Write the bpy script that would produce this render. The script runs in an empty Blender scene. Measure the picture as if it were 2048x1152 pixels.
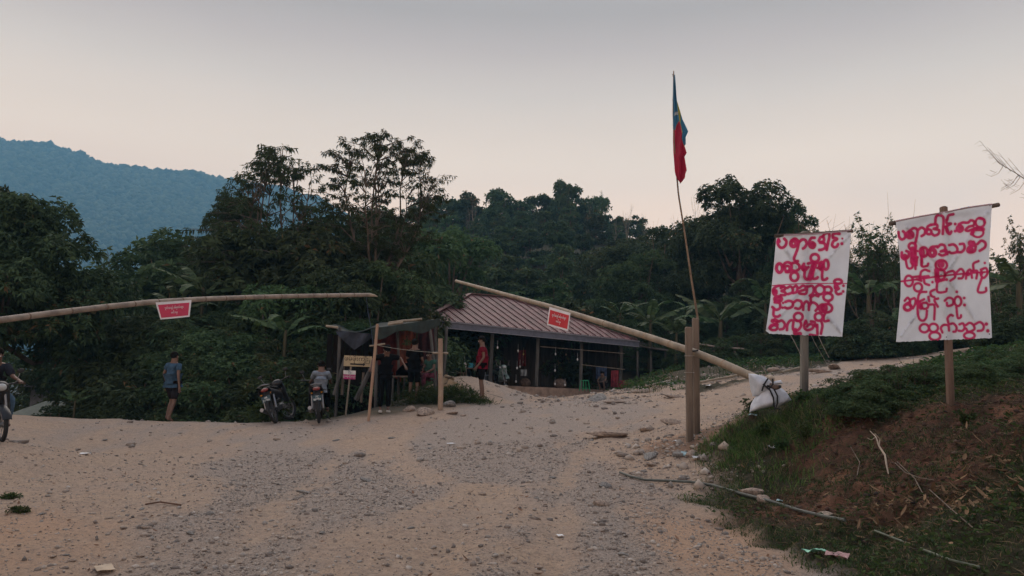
import bpy, math, random
import numpy as np
from mathutils import Vector, Matrix, Euler

R_ = math.radians
random.seed(7)
rng = np.random.default_rng(7)
scene = bpy.context.scene
COL = scene.collection

# ---------------------------------------------------------------- camera, sky, sun, exposure
FPX = 1500.0            # focal length in pixels of a 2048 wide frame
PITCH = R_(6.24)
ROLL = R_(1.2)
CAMZ = 1.5
cam_d = bpy.data.cameras.new('camera')
cam_d.sensor_width = 36.0
cam_d.lens = FPX / 2048 * 36.0
cam_d.clip_start = 0.05
cam_d.clip_end = 6000
cam = bpy.data.objects.new('camera', cam_d)
COL.objects.link(cam)
cam.location = (0, 0, CAMZ)
CAMROT = Matrix.Rotation(R_(90) + PITCH, 4, 'X') @ Matrix.Rotation(ROLL, 4, 'Z')
cam.rotation_euler = CAMROT.to_euler()
scene.camera = cam
CM = np.array(CAMROT.to_3x3())

def at(u, v, Y):
    """point seen at photo pixel (u,v) at distance Y along +y"""
    d = CM @ np.array([(u - 1024) / FPX, (576 - v) / FPX, -1.0])
    p = d * (Y / d[1])
    return np.array([p[0], p[1], p[2] + CAMZ])

world = bpy.data.worlds.new('World')
scene.world = world
world.use_nodes = True
nt = world.node_tree
nt.nodes.clear()
wo = nt.nodes.new('ShaderNodeOutputWorld')
addn = nt.nodes.new('ShaderNodeAddShader')
b1 = nt.nodes.new('ShaderNodeBackground')
b2 = nt.nodes.new('ShaderNodeBackground')
sky = nt.nodes.new('ShaderNodeTexSky')
sky.sky_type = 'NISHITA'
sky.sun_disc = False
SUN_EL, SUN_AZ = R_(-4.0), R_(-18)
sky.sun_elevation = SUN_EL
sky.sun_rotation = SUN_AZ
sky.air_density = 1.0
sky.dust_density = 2
sky.ozone_density = 1.0
nt.links.new(sky.outputs[0], b1.inputs[0])
b1.inputs[1].default_value = 0.05
tc = nt.nodes.new('ShaderNodeTexCoord')
sep = nt.nodes.new('ShaderNodeSeparateXYZ')
nt.links.new(tc.outputs['Generated'], sep.inputs[0])
ramp = nt.nodes.new('ShaderNodeValToRGB')
cr = ramp.color_ramp
stops = [(0.0, (0.48, 0.305, 0.20)), (0.14, (0.485, 0.312, 0.205)), (0.215, (0.435, 0.296, 0.20)), (0.268, (0.378, 0.279, 0.201)), (0.35, (0.262, 0.207, 0.165)),
         (0.404, (0.197, 0.154, 0.130)), (0.442, (0.156, 0.125, 0.107)), (0.62, (0.140, 0.136, 0.142)), (1.0, (0.128, 0.135, 0.158))]
while len(cr.elements) > 1:
    cr.elements.remove(cr.elements[-1])
cr.elements[0].position = stops[0][0]; cr.elements[0].color = (*stops[0][1], 1)
for p_, c_ in stops[1:]:
    e_ = cr.elements.new(p_); e_.color = (*c_, 1)
nt.links.new(sep.outputs['Z'], ramp.inputs[0])
# sky behind the camera is raised, added light for ground and banners
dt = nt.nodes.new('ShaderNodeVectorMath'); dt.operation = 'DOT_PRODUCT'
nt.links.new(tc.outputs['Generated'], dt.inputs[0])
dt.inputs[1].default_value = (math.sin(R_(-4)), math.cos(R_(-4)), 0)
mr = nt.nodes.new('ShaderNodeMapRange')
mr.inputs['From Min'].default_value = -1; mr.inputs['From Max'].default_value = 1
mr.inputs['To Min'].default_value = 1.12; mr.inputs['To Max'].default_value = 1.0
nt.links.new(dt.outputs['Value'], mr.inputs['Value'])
# faint high haze streaks
sn = nt.nodes.new('ShaderNodeTexNoise'); sn.inputs['Scale'].default_value = 2.2; sn.inputs['Detail'].default_value = 3
mp_ = nt.nodes.new('ShaderNodeMapping'); mp_.inputs['Scale'].default_value = (1, 1, 3.5)
nt.links.new(tc.outputs['Generated'], mp_.inputs[0]); nt.links.new(mp_.outputs[0], sn.inputs['Vector'])
mr2 = nt.nodes.new('ShaderNodeMapRange')
mr2.inputs['To Min'].default_value = 0.90; mr2.inputs['To Max'].default_value = 1.10
nt.links.new(sn.outputs['Fac'], mr2.inputs['Value'])
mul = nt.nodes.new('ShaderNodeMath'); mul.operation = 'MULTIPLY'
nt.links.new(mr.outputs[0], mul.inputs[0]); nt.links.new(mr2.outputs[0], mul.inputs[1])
tn = nt.nodes.new('ShaderNodeMix'); tn.data_type = 'RGBA'; tn.blend_type = 'MULTIPLY'
tf = nt.nodes.new('ShaderNodeMapRange'); tf.inputs['From Min'].default_value = .2; tf.inputs['From Max'].default_value = -1
nt.links.new(dt.outputs['Value'], tf.inputs['Value']); nt.links.new(tf.outputs[0], tn.inputs[0])
nt.links.new(ramp.outputs[0], tn.inputs[6]); tn.inputs[7].default_value = (.88, 1.0, 1.22, 1)      # the sky away from the afterglow is cooler
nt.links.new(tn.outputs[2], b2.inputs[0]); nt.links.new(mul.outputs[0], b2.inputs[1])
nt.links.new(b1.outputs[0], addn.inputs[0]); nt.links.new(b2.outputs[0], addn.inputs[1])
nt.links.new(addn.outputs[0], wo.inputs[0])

sun_d = bpy.data.lights.new('sun', 'SUN')
sun_d.energy = 0.9
sun_d.angle = R_(70)
sun_d.color = (1.0, 0.86, 0.76)
sun = bpy.data.objects.new('sun', sun_d)
COL.objects.link(sun)
sun.rotation_euler = Euler((R_(90 - 32), 0, R_(180) - SUN_AZ + R_(0)), 'XYZ')
# light comes from the glow low in the west, spread wide by the haze
sun.rotation_euler = Vector((-math.sin(SUN_AZ) * 0.8, -math.cos(SUN_AZ) * 0.8, -0.6)).to_track_quat('-Z', 'Y').to_euler()

scene.render.engine = 'CYCLES'
scene.view_settings.view_transform = 'Standard'
scene.view_settings.look = 'None'
scene.view_settings.exposure = 1.9
scene.view_settings.gamma = 1.0
scene.view_settings.use_curve_mapping = False
scene.cycles.use_denoising = True
scene.cycles.max_bounces = 5
scene.cycles.diffuse_bounces = 3
scene.cycles.glossy_bounces = 2
scene.cycles.transmission_bounces = 3
scene.cycles.transparent_max_bounces = 4
scene.cycles.volume_bounces = 0

# ---------------------------------------------------------------- helpers
def tag(o, label=None, cat=None, group=None, kind=None):
    if label: o['label'] = label
    if cat: o['category'] = cat
    if group: o['group'] = group
    if kind: o['kind'] = kind
    return o

def empty(name, label, cat, loc=(0, 0, 0), rotz=0.0, group=None):
    o = bpy.data.objects.new(name, None)
    o.empty_display_size = 0.2
    COL.objects.link(o)
    o.location = loc
    o.rotation_euler = (0, 0, rotz)
    return tag(o, label, cat, group)

def np_mesh(name, V, F, mat=None, smooth=False, fattr=None, vattr=None, midx=None):
    V = np.asarray(V, dtype=np.float32); F = np.asarray(F, dtype=np.int32)
    me = bpy.data.meshes.new(name)
    k = F.shape[1]
    me.vertices.add(len(V)); me.loops.add(F.size); me.polygons.add(len(F))
    me.vertices.foreach_set('co', V.ravel())
    me.loops.foreach_set('vertex_index', F.ravel())
    me.polygons.foreach_set('loop_start', np.arange(0, F.size, k, dtype=np.int32))
    me.polygons.foreach_set('loop_total', np.full(len(F), k, dtype=np.int32))
    if smooth: me.polygons.foreach_set('use_smooth', np.ones(len(F), dtype=bool))
    if midx is not None: me.polygons.foreach_set('material_index', np.asarray(midx, dtype=np.int32))
    if fattr:
        for n_, a_ in fattr.items():
            at_ = me.attributes.new(n_, 'FLOAT', 'FACE'); at_.data.foreach_set('value', np.asarray(a_, dtype=np.float32))
    if vattr:
        for n_, a_ in vattr.items():
            at_ = me.attributes.new(n_, 'FLOAT', 'POINT'); at_.data.foreach_set('value', np.asarray(a_, dtype=np.float32))
    me.update(calc_edges=True)
    for m_ in (mat if isinstance(mat, (list, tuple)) else [mat]):
        if m_: me.materials.append(m_)
    return me

def link(name, me, parent=None, loc=None, rot=None, scale=None):
    o = bpy.data.objects.new(name, me)
    COL.objects.link(o)
    if parent: o.parent = parent
    if loc is not None: o.location = loc
    if rot is not None: o.rotation_euler = rot
    if scale is not None: o.scale = scale
    return o

def rotm(rx=0, ry=0, rz=0):
    return np.array(Euler((rx, ry, rz), 'XYZ').to_matrix())

def frame_of(d):
    d = np.asarray(d, float); d = d / (np.linalg.norm(d) + 1e-9)
    a = np.array([0, 0, 1.0]) if abs(d[2]) < 0.9 else np.array([1.0, 0, 0])
    x = np.cross(a, d); x /= np.linalg.norm(x)
    return x, np.cross(d, x), d

class MB:
    """collects shapes, links them as one mesh object"""
    def __init__(s): s.v = []; s.f = []; s.n = 0
    def add(s, V, F):
        s.v.extend([tuple(map(float, p)) for p in V])
        s.f.extend([tuple(int(i) + s.n for i in f) for f in F]); s.n += len(V)
        return s
    def box(s, c, size, R=None, bev=0.0):
        sx, sy, sz = size[0] / 2, size[1] / 2, size[2] / 2
        b = min(bev, sx * .9, sy * .9, sz * .9)
        if b <= 0:
            P = np.array([(x, y, z) for z in (-sz, sz) for x, y in ((-sx, -sy), (sx, -sy), (sx, sy), (-sx, sy))])
            F = [(3, 2, 1, 0), (4, 5, 6, 7), (0, 1, 5, 4), (1, 2, 6, 5), (2, 3, 7, 6), (3, 0, 4, 7)]
        else:
            P = []
            for z, i in ((-sz, b), (-sz + b, 0), (sz - b, 0), (sz, b)):
                X, Y = sx - i, sy - i
                P += [(-X + b, -Y, z), (X - b, -Y, z), (X, -Y + b, z), (X, Y - b, z), (X - b, Y, z), (-X + b, Y, z), (-X, Y - b, z), (-X, -Y + b, z)]
            P = np.array(P); F = [tuple(range(7, -1, -1)), tuple(range(24, 32))]
            for k in range(3):
                for j in range(8):
                    F.append((k * 8 + j, k * 8 + (j + 1) % 8, k * 8 + 8 + (j + 1) % 8, k * 8 + 8 + j))
        if R is not None: P = P @ np.asarray(R).T
        return s.add(P + np.asarray(c, float), F)
    def beam(s, a, b, w, h, bev=0.004, roll=0.0):
        a = np.asarray(a, float); b = np.asarray(b, float)
        x, y, d = frame_of(b - a)
        if roll: x, y = x * math.cos(roll) + y * math.sin(roll), -x * math.sin(roll) + y * math.cos(roll)
        return s.box((a + b) / 2, (w, h, np.linalg.norm(b - a)), np.stack([x, y, d], 1), bev)
    def tube(s, P, r, n=8, cap=True, closed=False):
        P = [np.asarray(p, float) for p in P]
        m = len(P)
        if np.isscalar(r): r = [r] * m
        V = []; px = None
        for i in range(m):
            if closed: d = P[(i + 1) % m] - P[i - 1]
            else: d = P[min(i + 1, m - 1)] - P[max(i - 1, 0)]
            x, y, d = frame_of(d)
            if px is not None:
                x2 = px - d * np.dot(px, d); l = np.linalg.norm(x2)
                if l > 1e-6: x = x2 / l; y = np.cross(d, x)
            px = x
            for k in range(n):
                t = 2 * math.pi * k / n
                V.append(P[i] + (x * math.cos(t) + y * math.sin(t)) * r[i])
        F = []
        for i in range(m if closed else m - 1):
            j = (i + 1) % m
            for k in range(n):
                F.append((i * n + k, i * n + (k + 1) % n, j * n + (k + 1) % n, j * n + k))
        if cap and not closed:
            F.append(tuple(range(n - 1, -1, -1))); F.append(tuple((m - 1) * n + k for k in range(n)))
        return s.add(V, F)
    def ball(s, c, r, n=10, m=7, R=None):
        if np.isscalar(r): r = (r, r, r)
        V = [(0, 0, -r[2])]
        for i in range(1, m):
            a = math.pi * i / m
            for k in range(n):
                t = 2 * math.pi * k / n
                V.append((r[0] * math.sin(a) * math.cos(t), r[1] * math.sin(a) * math.sin(t), -r[2] * math.cos(a)))
        V.append((0, 0, r[2])); V = np.array(V)
        if R is not None: V = V @ np.asarray(R).T
        F = [(0, 1 + (k + 1) % n, 1 + k) for k in range(n)]
        for i in range(m - 2):
            for k in range(n):
                a = 1 + i * n; F.append((a + k, a + (k + 1) % n, a + n + (k + 1) % n, a + n + k))
        a = 1 + (m - 2) * n; F += [(a + k, a + (k + 1) % n, len(V) - 1) for k in range(n)]
        return s.add(V + np.asarray(c, float), F)
    def torus(s, c, R, r, axis=(1, 0, 0), n=28, k=8, sx=1.0):
        x, y, d = frame_of(axis); V = []
        for i in range(n):
            t = 2 * math.pi * i / n; e = x * math.cos(t) + y * math.sin(t)
            for j in range(k):
                q = 2 * math.pi * j / k
                V.append(np.asarray(c) + e * (R + r * math.cos(q)) + d * (r * sx * math.sin(q)))
        F = [(i * k + j, ((i + 1) % n) * k + j, ((i + 1) % n) * k + (j + 1) % k, i * k + (j + 1) % k) for i in range(n) for j in range(k)]
        return s.add(V, F)
    def grid(s, fn, nu, nv, thick=0.0):
        """sheet fn(a,b)->point, a,b in 0..1; thick: give it a back side"""
        P = np.array([[fn(i / nu, j / nv) for i in range(nu + 1)] for j in range(nv + 1)], float)
        W = nu + 1
        F = [(j * W + i, j * W + i + 1, (j + 1) * W + i + 1, (j + 1) * W + i) for j in range(nv) for i in range(nu)]
        if not thick: return s.add(P.reshape(-1, 3), F)
        du = np.gradient(P, axis=1); dv = np.gradient(P, axis=0); N = np.cross(du, dv)
        N /= (np.linalg.norm(N, axis=2, keepdims=True) + 1e-9)
        A = (P + N * thick / 2).reshape(-1, 3); B = (P - N * thick / 2).reshape(-1, 3); o = len(A)
        G = list(F) + [tuple(o + q for q in reversed(f)) for f in F]
        rim = [(0, i) for i in range(W)] + [(j, W - 1) for j in range(1, nv + 1)] + [(nv, i) for i in range(W - 2, -1, -1)] + [(j, 0) for j in range(nv - 1, 0, -1)]
        idx = [j * W + i for j, i in rim]
        for q in range(len(idx)):
            a, b = idx[q], idx[(q + 1) % len(idx)]; G.append((b, a, o + a, o + b))
        return s.add(np.vstack([A, B]), G)
    def prism(s, P, d):
        """polygon P (3d points) extruded by vector d"""
        P = [np.asarray(p, float) for p in P]; m = len(P); d = np.asarray(d, float)
        return s.add(P + [p + d for p in P], [tuple(range(m - 1, -1, -1)), tuple(range(m, 2 * m))] + [(i, (i + 1) % m, m + (i + 1) % m, m + i) for i in range(m)])
    def mesh(s, name, mat, smooth=False):
        me = bpy.data.meshes.new(name)
        me.from_pydata(s.v, [], s.f)
        if mat: me.materials.append(mat)
        if smooth:
            me.polygons.foreach_set('use_smooth', np.ones(len(me.polygons), dtype=bool))
            try: me.set_sharp_from_angle(angle=R_(40))
            except Exception: pass
        me.update()
        return me
    def build(s, name, mat, parent=None, smooth=False, world=True):
        """world=True: shapes were collected in world space, parent unrotated"""
        if parent is not None and world:
            L = np.array(parent.location); s.v = [(a - L[0], b - L[1], c - L[2]) for a, b, c in s.v]
        return link(name, s.mesh(name, mat, smooth), parent)

def copy_tree(o, parent=None):
    c = o.copy(); COL.objects.link(c); c.parent = parent
    for ch in o.children: copy_tree(ch, c)
    return c

# numpy noise
def _h(ix, iy, s):
    n = (ix.astype(np.int64) * 374761393 + iy.astype(np.int64) * 668265263 + s * 1274126177) & 0x7fffffff
    n = ((n ^ (n >> 13)) * 1274126177) & 0x7fffffff
    return ((n ^ (n >> 16)) & 0xffff) / 65535.0
def vnoise(x, y, s=0):
    x = np.asarray(x, float); y = np.asarray(y, float)
    ix = np.floor(x); iy = np.floor(y); fx = x - ix; fy = y - iy
    fx = fx * fx * (3 - 2 * fx); fy = fy * fy * (3 - 2 * fy)
    a = _h(ix, iy, s); b = _h(ix + 1, iy, s); c = _h(ix, iy + 1, s); d = _h(ix + 1, iy + 1, s)
    return (a * (1 - fx) + b * fx) * (1 - fy) + (c * (1 - fx) + d * fx) * fy
def fbm(x, y, s=0, o=4):
    t = 0; a = 0.5; n = 0
    for i in range(o):
        t = t + a * vnoise(x * 2 ** i, y * 2 ** i, s + i * 17); n += a; a *= 0.5
    return t / n
def smooth(x, a, b):
    t = np.clip((x - a) / (b - a), 0, 1); return t * t * (3 - 2 * t)

# ---------------------------------------------------------------- materials
def new_mat(name):
    m = bpy.data.materials.new(name); m.use_nodes = True
    t = m.node_tree; t.nodes.clear()
    o = t.nodes.new('ShaderNodeOutputMaterial'); b = t.nodes.new('ShaderNodeBsdfPrincipled')
    t.links.new(b.outputs[0], o.inputs[0])
    return m, t, b
def node(t, ty, **kw):
    n = t.nodes.new(ty)
    for k, v in kw.items():
        if k in n.inputs: n.inputs[k].default_value = v
        else: setattr(n, k, v)
    return n
def mixc(t, fac, A, B, blend='MIX'):
    n = t.nodes.new('ShaderNodeMix'); n.data_type = 'RGBA'; n.blend_type = blend
    for sock, val in ((n.inputs[0], fac), (n.inputs[6], A), (n.inputs[7], B)):
        if isinstance(val, bpy.types.NodeSocket): t.links.new(val, sock)
        elif isinstance(val, (int, float)): sock.default_value = val
        else: sock.default_value = (*val, 1)
    return n.outputs[2]
def maprange(t, src, a, b, c=0, d=1):
    n = t.nodes.new('ShaderNodeMapRange')
    n.inputs[1].default_value = a; n.inputs[2].default_value = b; n.inputs[3].default_value = c; n.inputs[4].default_value = d
    t.links.new(src, n.inputs[0]); return n.outputs[0]
def noise(t, scale, detail=4, rough=0.6, coord='Object', vscale=None, dist=0):
    tc = t.nodes.new('ShaderNodeTexCoord'); n = node(t, 'ShaderNodeTexNoise', Scale=scale, Detail=detail, Roughness=rough, Distortion=dist)
    src = tc.outputs[coord]
    if vscale:
        mp = t.nodes.new('ShaderNodeMapping'); mp.inputs['Scale'].default_value = vscale
        t.links.new(src, mp.inputs[0]); src = mp.outputs[0]
    t.links.new(src, n.inputs['Vector']); return n.outputs['Fac']
def bump(t, b, h, strength=0.5, dist=0.01):
    n = node(t, 'ShaderNodeBump', Strength=strength, Distance=dist)
    t.links.new(h, n.inputs['Height']); t.links.new(n.outputs[0], b.inputs['Normal'])

_mc = {}
def plain(name, col, rough=0.7, var=0.25, scale=6, metal=0.0, bmp=0.15, spec=0.3, vscale=None, col2=None):
    """a surface with uneven colour and fine relief"""
    if name in _mc: return _mc[name]
    m, t, b = new_mat(name)
    f = noise(t, scale, 5, 0.65, vscale=vscale)
    c2 = col2 if col2 else tuple(max(0, c * (1 - var * 1.6)) for c in col)
    t.links.new(mixc(t, maprange(t, f, 0.35, 0.68), tuple(min(1, c * (1 + var * .4)) for c in col), c2), b.inputs['Base Color'])
    b.inputs['Roughness'].default_value = rough; b.inputs['Metallic'].default_value = metal
    b.inputs['Specular IOR Level'].default_value = spec
    if bmp: bump(t, b, noise(t, scale * 5, 3), bmp, 0.01)
    _mc[name] = m
    return m

def leaf_mat(name, dark, light, transl=0.25, rough=0.55, dead=None, deadfrac=0.03):
    m, t, b = new_mat(name)
    o = [n for n in t.nodes if n.type == 'OUTPUT_MATERIAL'][0]
    at_ = node(t, 'ShaderNodeAttribute', attribute_name='rnd')
    oi = t.nodes.new('ShaderNodeObjectInfo')
    c = mixc(t, at_.outputs['Fac'], dark, light)
    hs = t.nodes.new('ShaderNodeHueSaturation')
    t.links.new(c, hs.inputs['Color'])
    t.links.new(maprange(t, oi.outputs['Random'], 0, 1, 0.47, 0.53), hs.inputs['Hue'])
    t.links.new(maprange(t, oi.outputs['Random'], 0, 1, 0.75, 1.2), hs.inputs['Value'])
    c = hs.outputs[0]
    if dead:
        c = mixc(t, maprange(t, at_.outputs['Fac'], 1 - deadfrac - .01, 1 - deadfrac), c, dead)
    t.links.new(c, b.inputs['Base Color'])
    b.inputs['Roughness'].default_value = rough + .2
    b.inputs['Specular IOR Level'].default_value = 0.12
    tr = t.nodes.new('ShaderNodeBsdfTranslucent'); t.links.new(c, tr.inputs[0])
    mx = t.nodes.new('ShaderNodeMixShader'); mx.inputs[0].default_value = transl
    t.links.new(b.outputs[0], mx.inputs[1]); t.links.new(tr.outputs[0], mx.inputs[2])
    t.links.new(mx.outputs[0], o.inputs[0])
    return m
# ---------------------------------------------------------------- terrain
PIXC = [  # (u, v, Y): ground seen at that pixel
 (60,850,20),(200,850,20.3),(330,850,20.3),(450,850,20.2),(560,847,19.6),
 (560,843,18.5),(640,845,18.5),(740,838,18.5),(768,822,19.5),(825,808,20.5),(880,815,19.5),(962,803,21),
 (300,950,12),(700,950,12.2),(150,900,15.5),(500,900,15.2),(800,870,16.5),
 (905,752,23.5),(950,757,24),(1005,781,24.5),(1060,798,24.5),(1150,790,26),(1250,779,27.5),(1320,765,29),
 (1000,900,13.8),(1050,830,18.5),(1200,862,15.2),(1300,840,15.6),(1450,800,17.3),(1600,772,20),(1750,727,27),(1980,692,36),(1880,703,32),
 (1350,792,19.8),(1500,762,22.3),(1700,722,28.5),
 (1380,882,12),(1395,866,12.6),(1290,890,12.4),
 (1608,806,11.5),(1902,836,9),(1500,838,11.5),(1700,834,10.1),(1800,830,9.5),(2040,838,8.2),
 (1750,786,13),(1850,757,14.2),(1950,729,15),(2048,704,15.5),(2048,760,11.5),
 (1650,850,10.3),(1650,970,9.0),(1500,905,10.8),(1850,1055,6.9),(1850,950,7.8),(1950,890,7.6),(2040,980,6.3),(2048,1100,5.4),
 (1240,952,10.5),(1400,1008,8.6),(1600,1140,5.8),(1700,1120,6.1),
 (1450,735,33),(1350,745,34),(1600,722,36),(1750,700,42),
]
WLD = [(-6,0,0),(0,0,0),(4,0,0),(9,0,.5),(-12,0,0.2),(-4,5.5,0),(0,5.5,0),(1.5,5.4,0),(3.0,5.1,.02),(-8,6,.08),(0,9,0),(-4,9,0),
 (-7.9,12,.2),(-10,12,.32),(-10,15,.05),(-14,14,.4),(-16,20,-.2),(-22,12,1),(-20,2,.6),
 (-14,24,-2.2),(-9,24,-2.0),(-5.5,24.5,-1.2),(-3.6,25,-.2),(-6,30,-3.0),(-15,32,-4),(-25,40,-6),(-8,40,-3.5),(-2,40,-.5),
 (-1,31,.25),(1,29.5,.1),(5,34,.3),(2,33,.2),(3,31,.15),(6,31,1.4),(-3,30,.5),
 (12,5,1.7),(14,10,2.6),(16,16,3.2),(20,24,3.4),(9,3,1.1),(30,10,5),(30,30,5.0),(30,45,5.5),(20,45,5),(8,42,2.6),(2,45,2),(30,-10,5),(-30,-10,1),(0,-20,0),(-30,20,-2)]
CP = np.array([at(*c) for c in PIXC] + [np.array(w, float) for w in WLD])
def _k(r2): return 0.5 * r2 * np.log(r2 + 1e-9)
_n = len(CP)
_d2 = ((CP[:, None, :2] - CP[None, :, :2]) ** 2).sum(-1)
_K = _k(_d2) + np.eye(_n) * 0.15
_P = np.hstack([np.ones((_n, 1)), CP[:, :2]])
_A = np.block([[_K, _P], [_P.T, np.zeros((3, 3))]])
_w = np.linalg.solve(_A, np.concatenate([CP[:, 2], np.zeros(3)]))
def tps(x, y):
    out = _w[_n] + _w[_n + 1] * x + _w[_n + 2] * y
    for i in range(_n):
        out = out + _w[i] * _k((x - CP[i, 0]) ** 2 + (y - CP[i, 1]) ** 2)
    return out

def far(x, y):
    left = smooth(x, 8, -45)
    base = 2.5 * (1 - left) - 8 * left + 4.5 * smooth(x, 8, 50) * (1 - smooth(y, 90, 200) * .8)
    hill = 17.5 * smooth(y, 46, 112) * (1 - 0.75 * smooth(y, 150, 420)) * (1 - smooth(x, -8, -60)) * (1 + .12 * smooth(x, 0, -14)) * (1 - 0.9 * smooth(x, 16, 46))
    hill2 = 4 * smooth(y, 40, 75) * smooth(x, 14, 34)
    return base + hill + hill2 + 2.2 * (fbm(x / 30, y / 30, 5) - .5)

# road: main dirt apron plus the branch that climbs to the right
BR = np.array([at(1000,960,10.8), at(1100,885,14), at(1330,828,16.4), at(1500,786,18.6), at(1650,758,21.7), at(1800,722,27.5), at(1930,702,33), at(2060,690,40)])[:, :2]
BRW = [2.6, 2.2, 1.75, 1.75, 1.7, 1.7, 1.8, 2.2]
def seg_dist(x, y, P, W):
    best = np.full(np.shape(x), 1e9)
    for i in range(len(P) - 1):
        a, b = P[i], P[i + 1]; ab = b - a
        t = np.clip(((x - a[0]) * ab[0] + (y - a[1]) * ab[1]) / (ab @ ab), 0, 1)
        d = np.hypot(x - a[0] - t * ab[0], y - a[1] - t * ab[1]) - (W[i] + t * (W[i + 1] - W[i]))
        best = np.minimum(best, d)
    return best
def verge_x(y):
    return np.interp(y, [-5, 3, 5.8, 7.2, 8.6, 10.2, 10.9, 11.6, 12.4, 14], [2.6, 2.35, 2.2, 2.1, 2.0, 1.55, 1.75, 2.4, 3.6, 5.0])
GB1 = np.array([at(150,1200,5.1), at(480,1060,7.0), at(640,960,9.6), at(600,890,14)])[:, :2]
GB2 = np.array([at(1000,1180,5.2), at(1200,1060,7.2), at(1190,975,9.3), at(960,900,13.5), at(900,850,17)])[:, :2]
RUT = [np.array([at(*q) for q in L])[:, :2] for L in (
    ((840,1190,5.2), (930,1040,7.4), (985,950,9.8), (1060,885,13.2), (1190,855,15.3), (1330,830,16.4), (1500,790,18.6), (1650,760,21.7), (1800,724,27.5)),
    ((1080,1190,5.2), (1120,1040,7.4), (1120,960,9.6), (1160,900,12.6), (1270,868,14.3), (1370,842,15.4), (1500,803,17.2), (1650,770,20.2), (1800,732,26)),
    ((420,1190,5.2), (560,1000,8.6), (640,920,12), (700,875,16)), ((-60,1000,8.6), (200,930,12.2), (420,885,16)))]
def rut_amount(x, y):
    r = 0
    for P in RUT: r = np.maximum(r, np.exp(-(np.maximum(seg_dist(x, y, P, [0] * len(P)) - .02, 0) / .17) ** 2))
    return r
def gravel_amount(x, y):
    b = np.maximum(np.exp(-(np.maximum(seg_dist(x, y, GB1, [.7, .7, .7, .8]), 0) / .6) ** 2), np.exp(-(np.maximum(seg_dist(x, y, GB2, [.55, .5, .5, .8, .8]), 0) / .45) ** 2))
    n = fbm(x * .42 + 3, y * .16, 77) + (fbm(x * 2.4, y * 1.1, 78) - .5) * .45
    clear = np.exp(-(((x - 1.7) / .55) ** 2 + ((y - 7.0) / 1.9) ** 2)) + np.exp(-(((x + 6.5) / 2.2) ** 2 + ((y - 11) / 3) ** 2)) * .6
    return smooth(n + b * .22 - .08 - clear * .25 - rut_amount(x, y) * .16, .40, .62)
def warm_amount(x, y):
    w = np.exp(-((((x - 1.75) / .75) ** 2 + ((y - 6.9) / 2.3) ** 2)) * 1.0) + np.exp(-(((x + 4.4) / 1.8) ** 2 + ((y - 6) / 1.6) ** 2)) + 1.1 * np.exp(-(((x - 2.75) / .8) ** 2 + ((y - 12.2) / 1.0) ** 2)) + .5 * np.exp(-(((x + 1.5) / .8) ** 2 + ((y - 6.2) / .5) ** 2))
    return smooth(w + (fbm(x * 1.1, y * .8, 87) - .5) * 1.1, .35, .85)
def masks(x, y):
    """road, green (grass), red (bare red bank), forest floor"""
    wob = (fbm(x * 1.3, y * 1.3, 3) - .5) * 0.9
    br = seg_dist(x, y, BR, BRW) + wob * .7
    apron = (x < verge_x(y) + wob * .5) & (y < 20.9 + wob) & (x > -11.5 + wob) & ~((y > 19) & (x > -4.6 + wob) & (x < -2))
    apron &= ~((x > -4.2) & (y > 18.3 + wob * .5))
    apron &= ~((x > -1.6) & (y > 17 + .35 * (x + 1.6) + wob))
    road = np.where(apron | (br < 0), 1.0, 0.0)
    offroad = smooth(br, 0.0, 0.7)
    g = smooth(x - verge_x(y) + wob * .9, 0.0, 0.35) * offroad
    pit = np.exp(-(((x - 3.0) / 1.1) ** 2 + ((y - 12.1) / .9) ** 2) * 1.2)       # trodden earth round the gate posts
    g = g * (1 - smooth(pit, .35, .7))
    c = at(1790, 900, 8.3)
    redz = smooth(np.exp(-(((x - c[0] - .25) / 2.6) ** 2 + ((y - c[1] + .1) / 1.35) ** 2)) + wob * .35, .35, .62)
    c2 = at(1650, 872, 9.9); redz = np.maximum(redz, smooth(np.exp(-(((x - c2[0]) / .7) ** 2 + ((y - c2[1]) / .6) ** 2)) + wob * .3, .4, .6))
    redz = np.maximum(redz, smooth(pit + wob * .3, .3, .6) * .6)
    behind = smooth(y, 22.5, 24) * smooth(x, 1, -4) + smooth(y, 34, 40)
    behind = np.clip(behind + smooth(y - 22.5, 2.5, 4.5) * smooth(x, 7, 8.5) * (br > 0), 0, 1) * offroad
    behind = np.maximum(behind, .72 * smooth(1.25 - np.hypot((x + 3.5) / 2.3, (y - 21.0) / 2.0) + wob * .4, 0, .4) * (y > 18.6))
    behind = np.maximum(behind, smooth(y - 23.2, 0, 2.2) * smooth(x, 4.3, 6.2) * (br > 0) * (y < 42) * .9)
    bareplat = (x > -4.5) & (x < 7.5) & (y > 17.5) & (y < 40)
    return road, g * (y < 23), redz, behind

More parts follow.
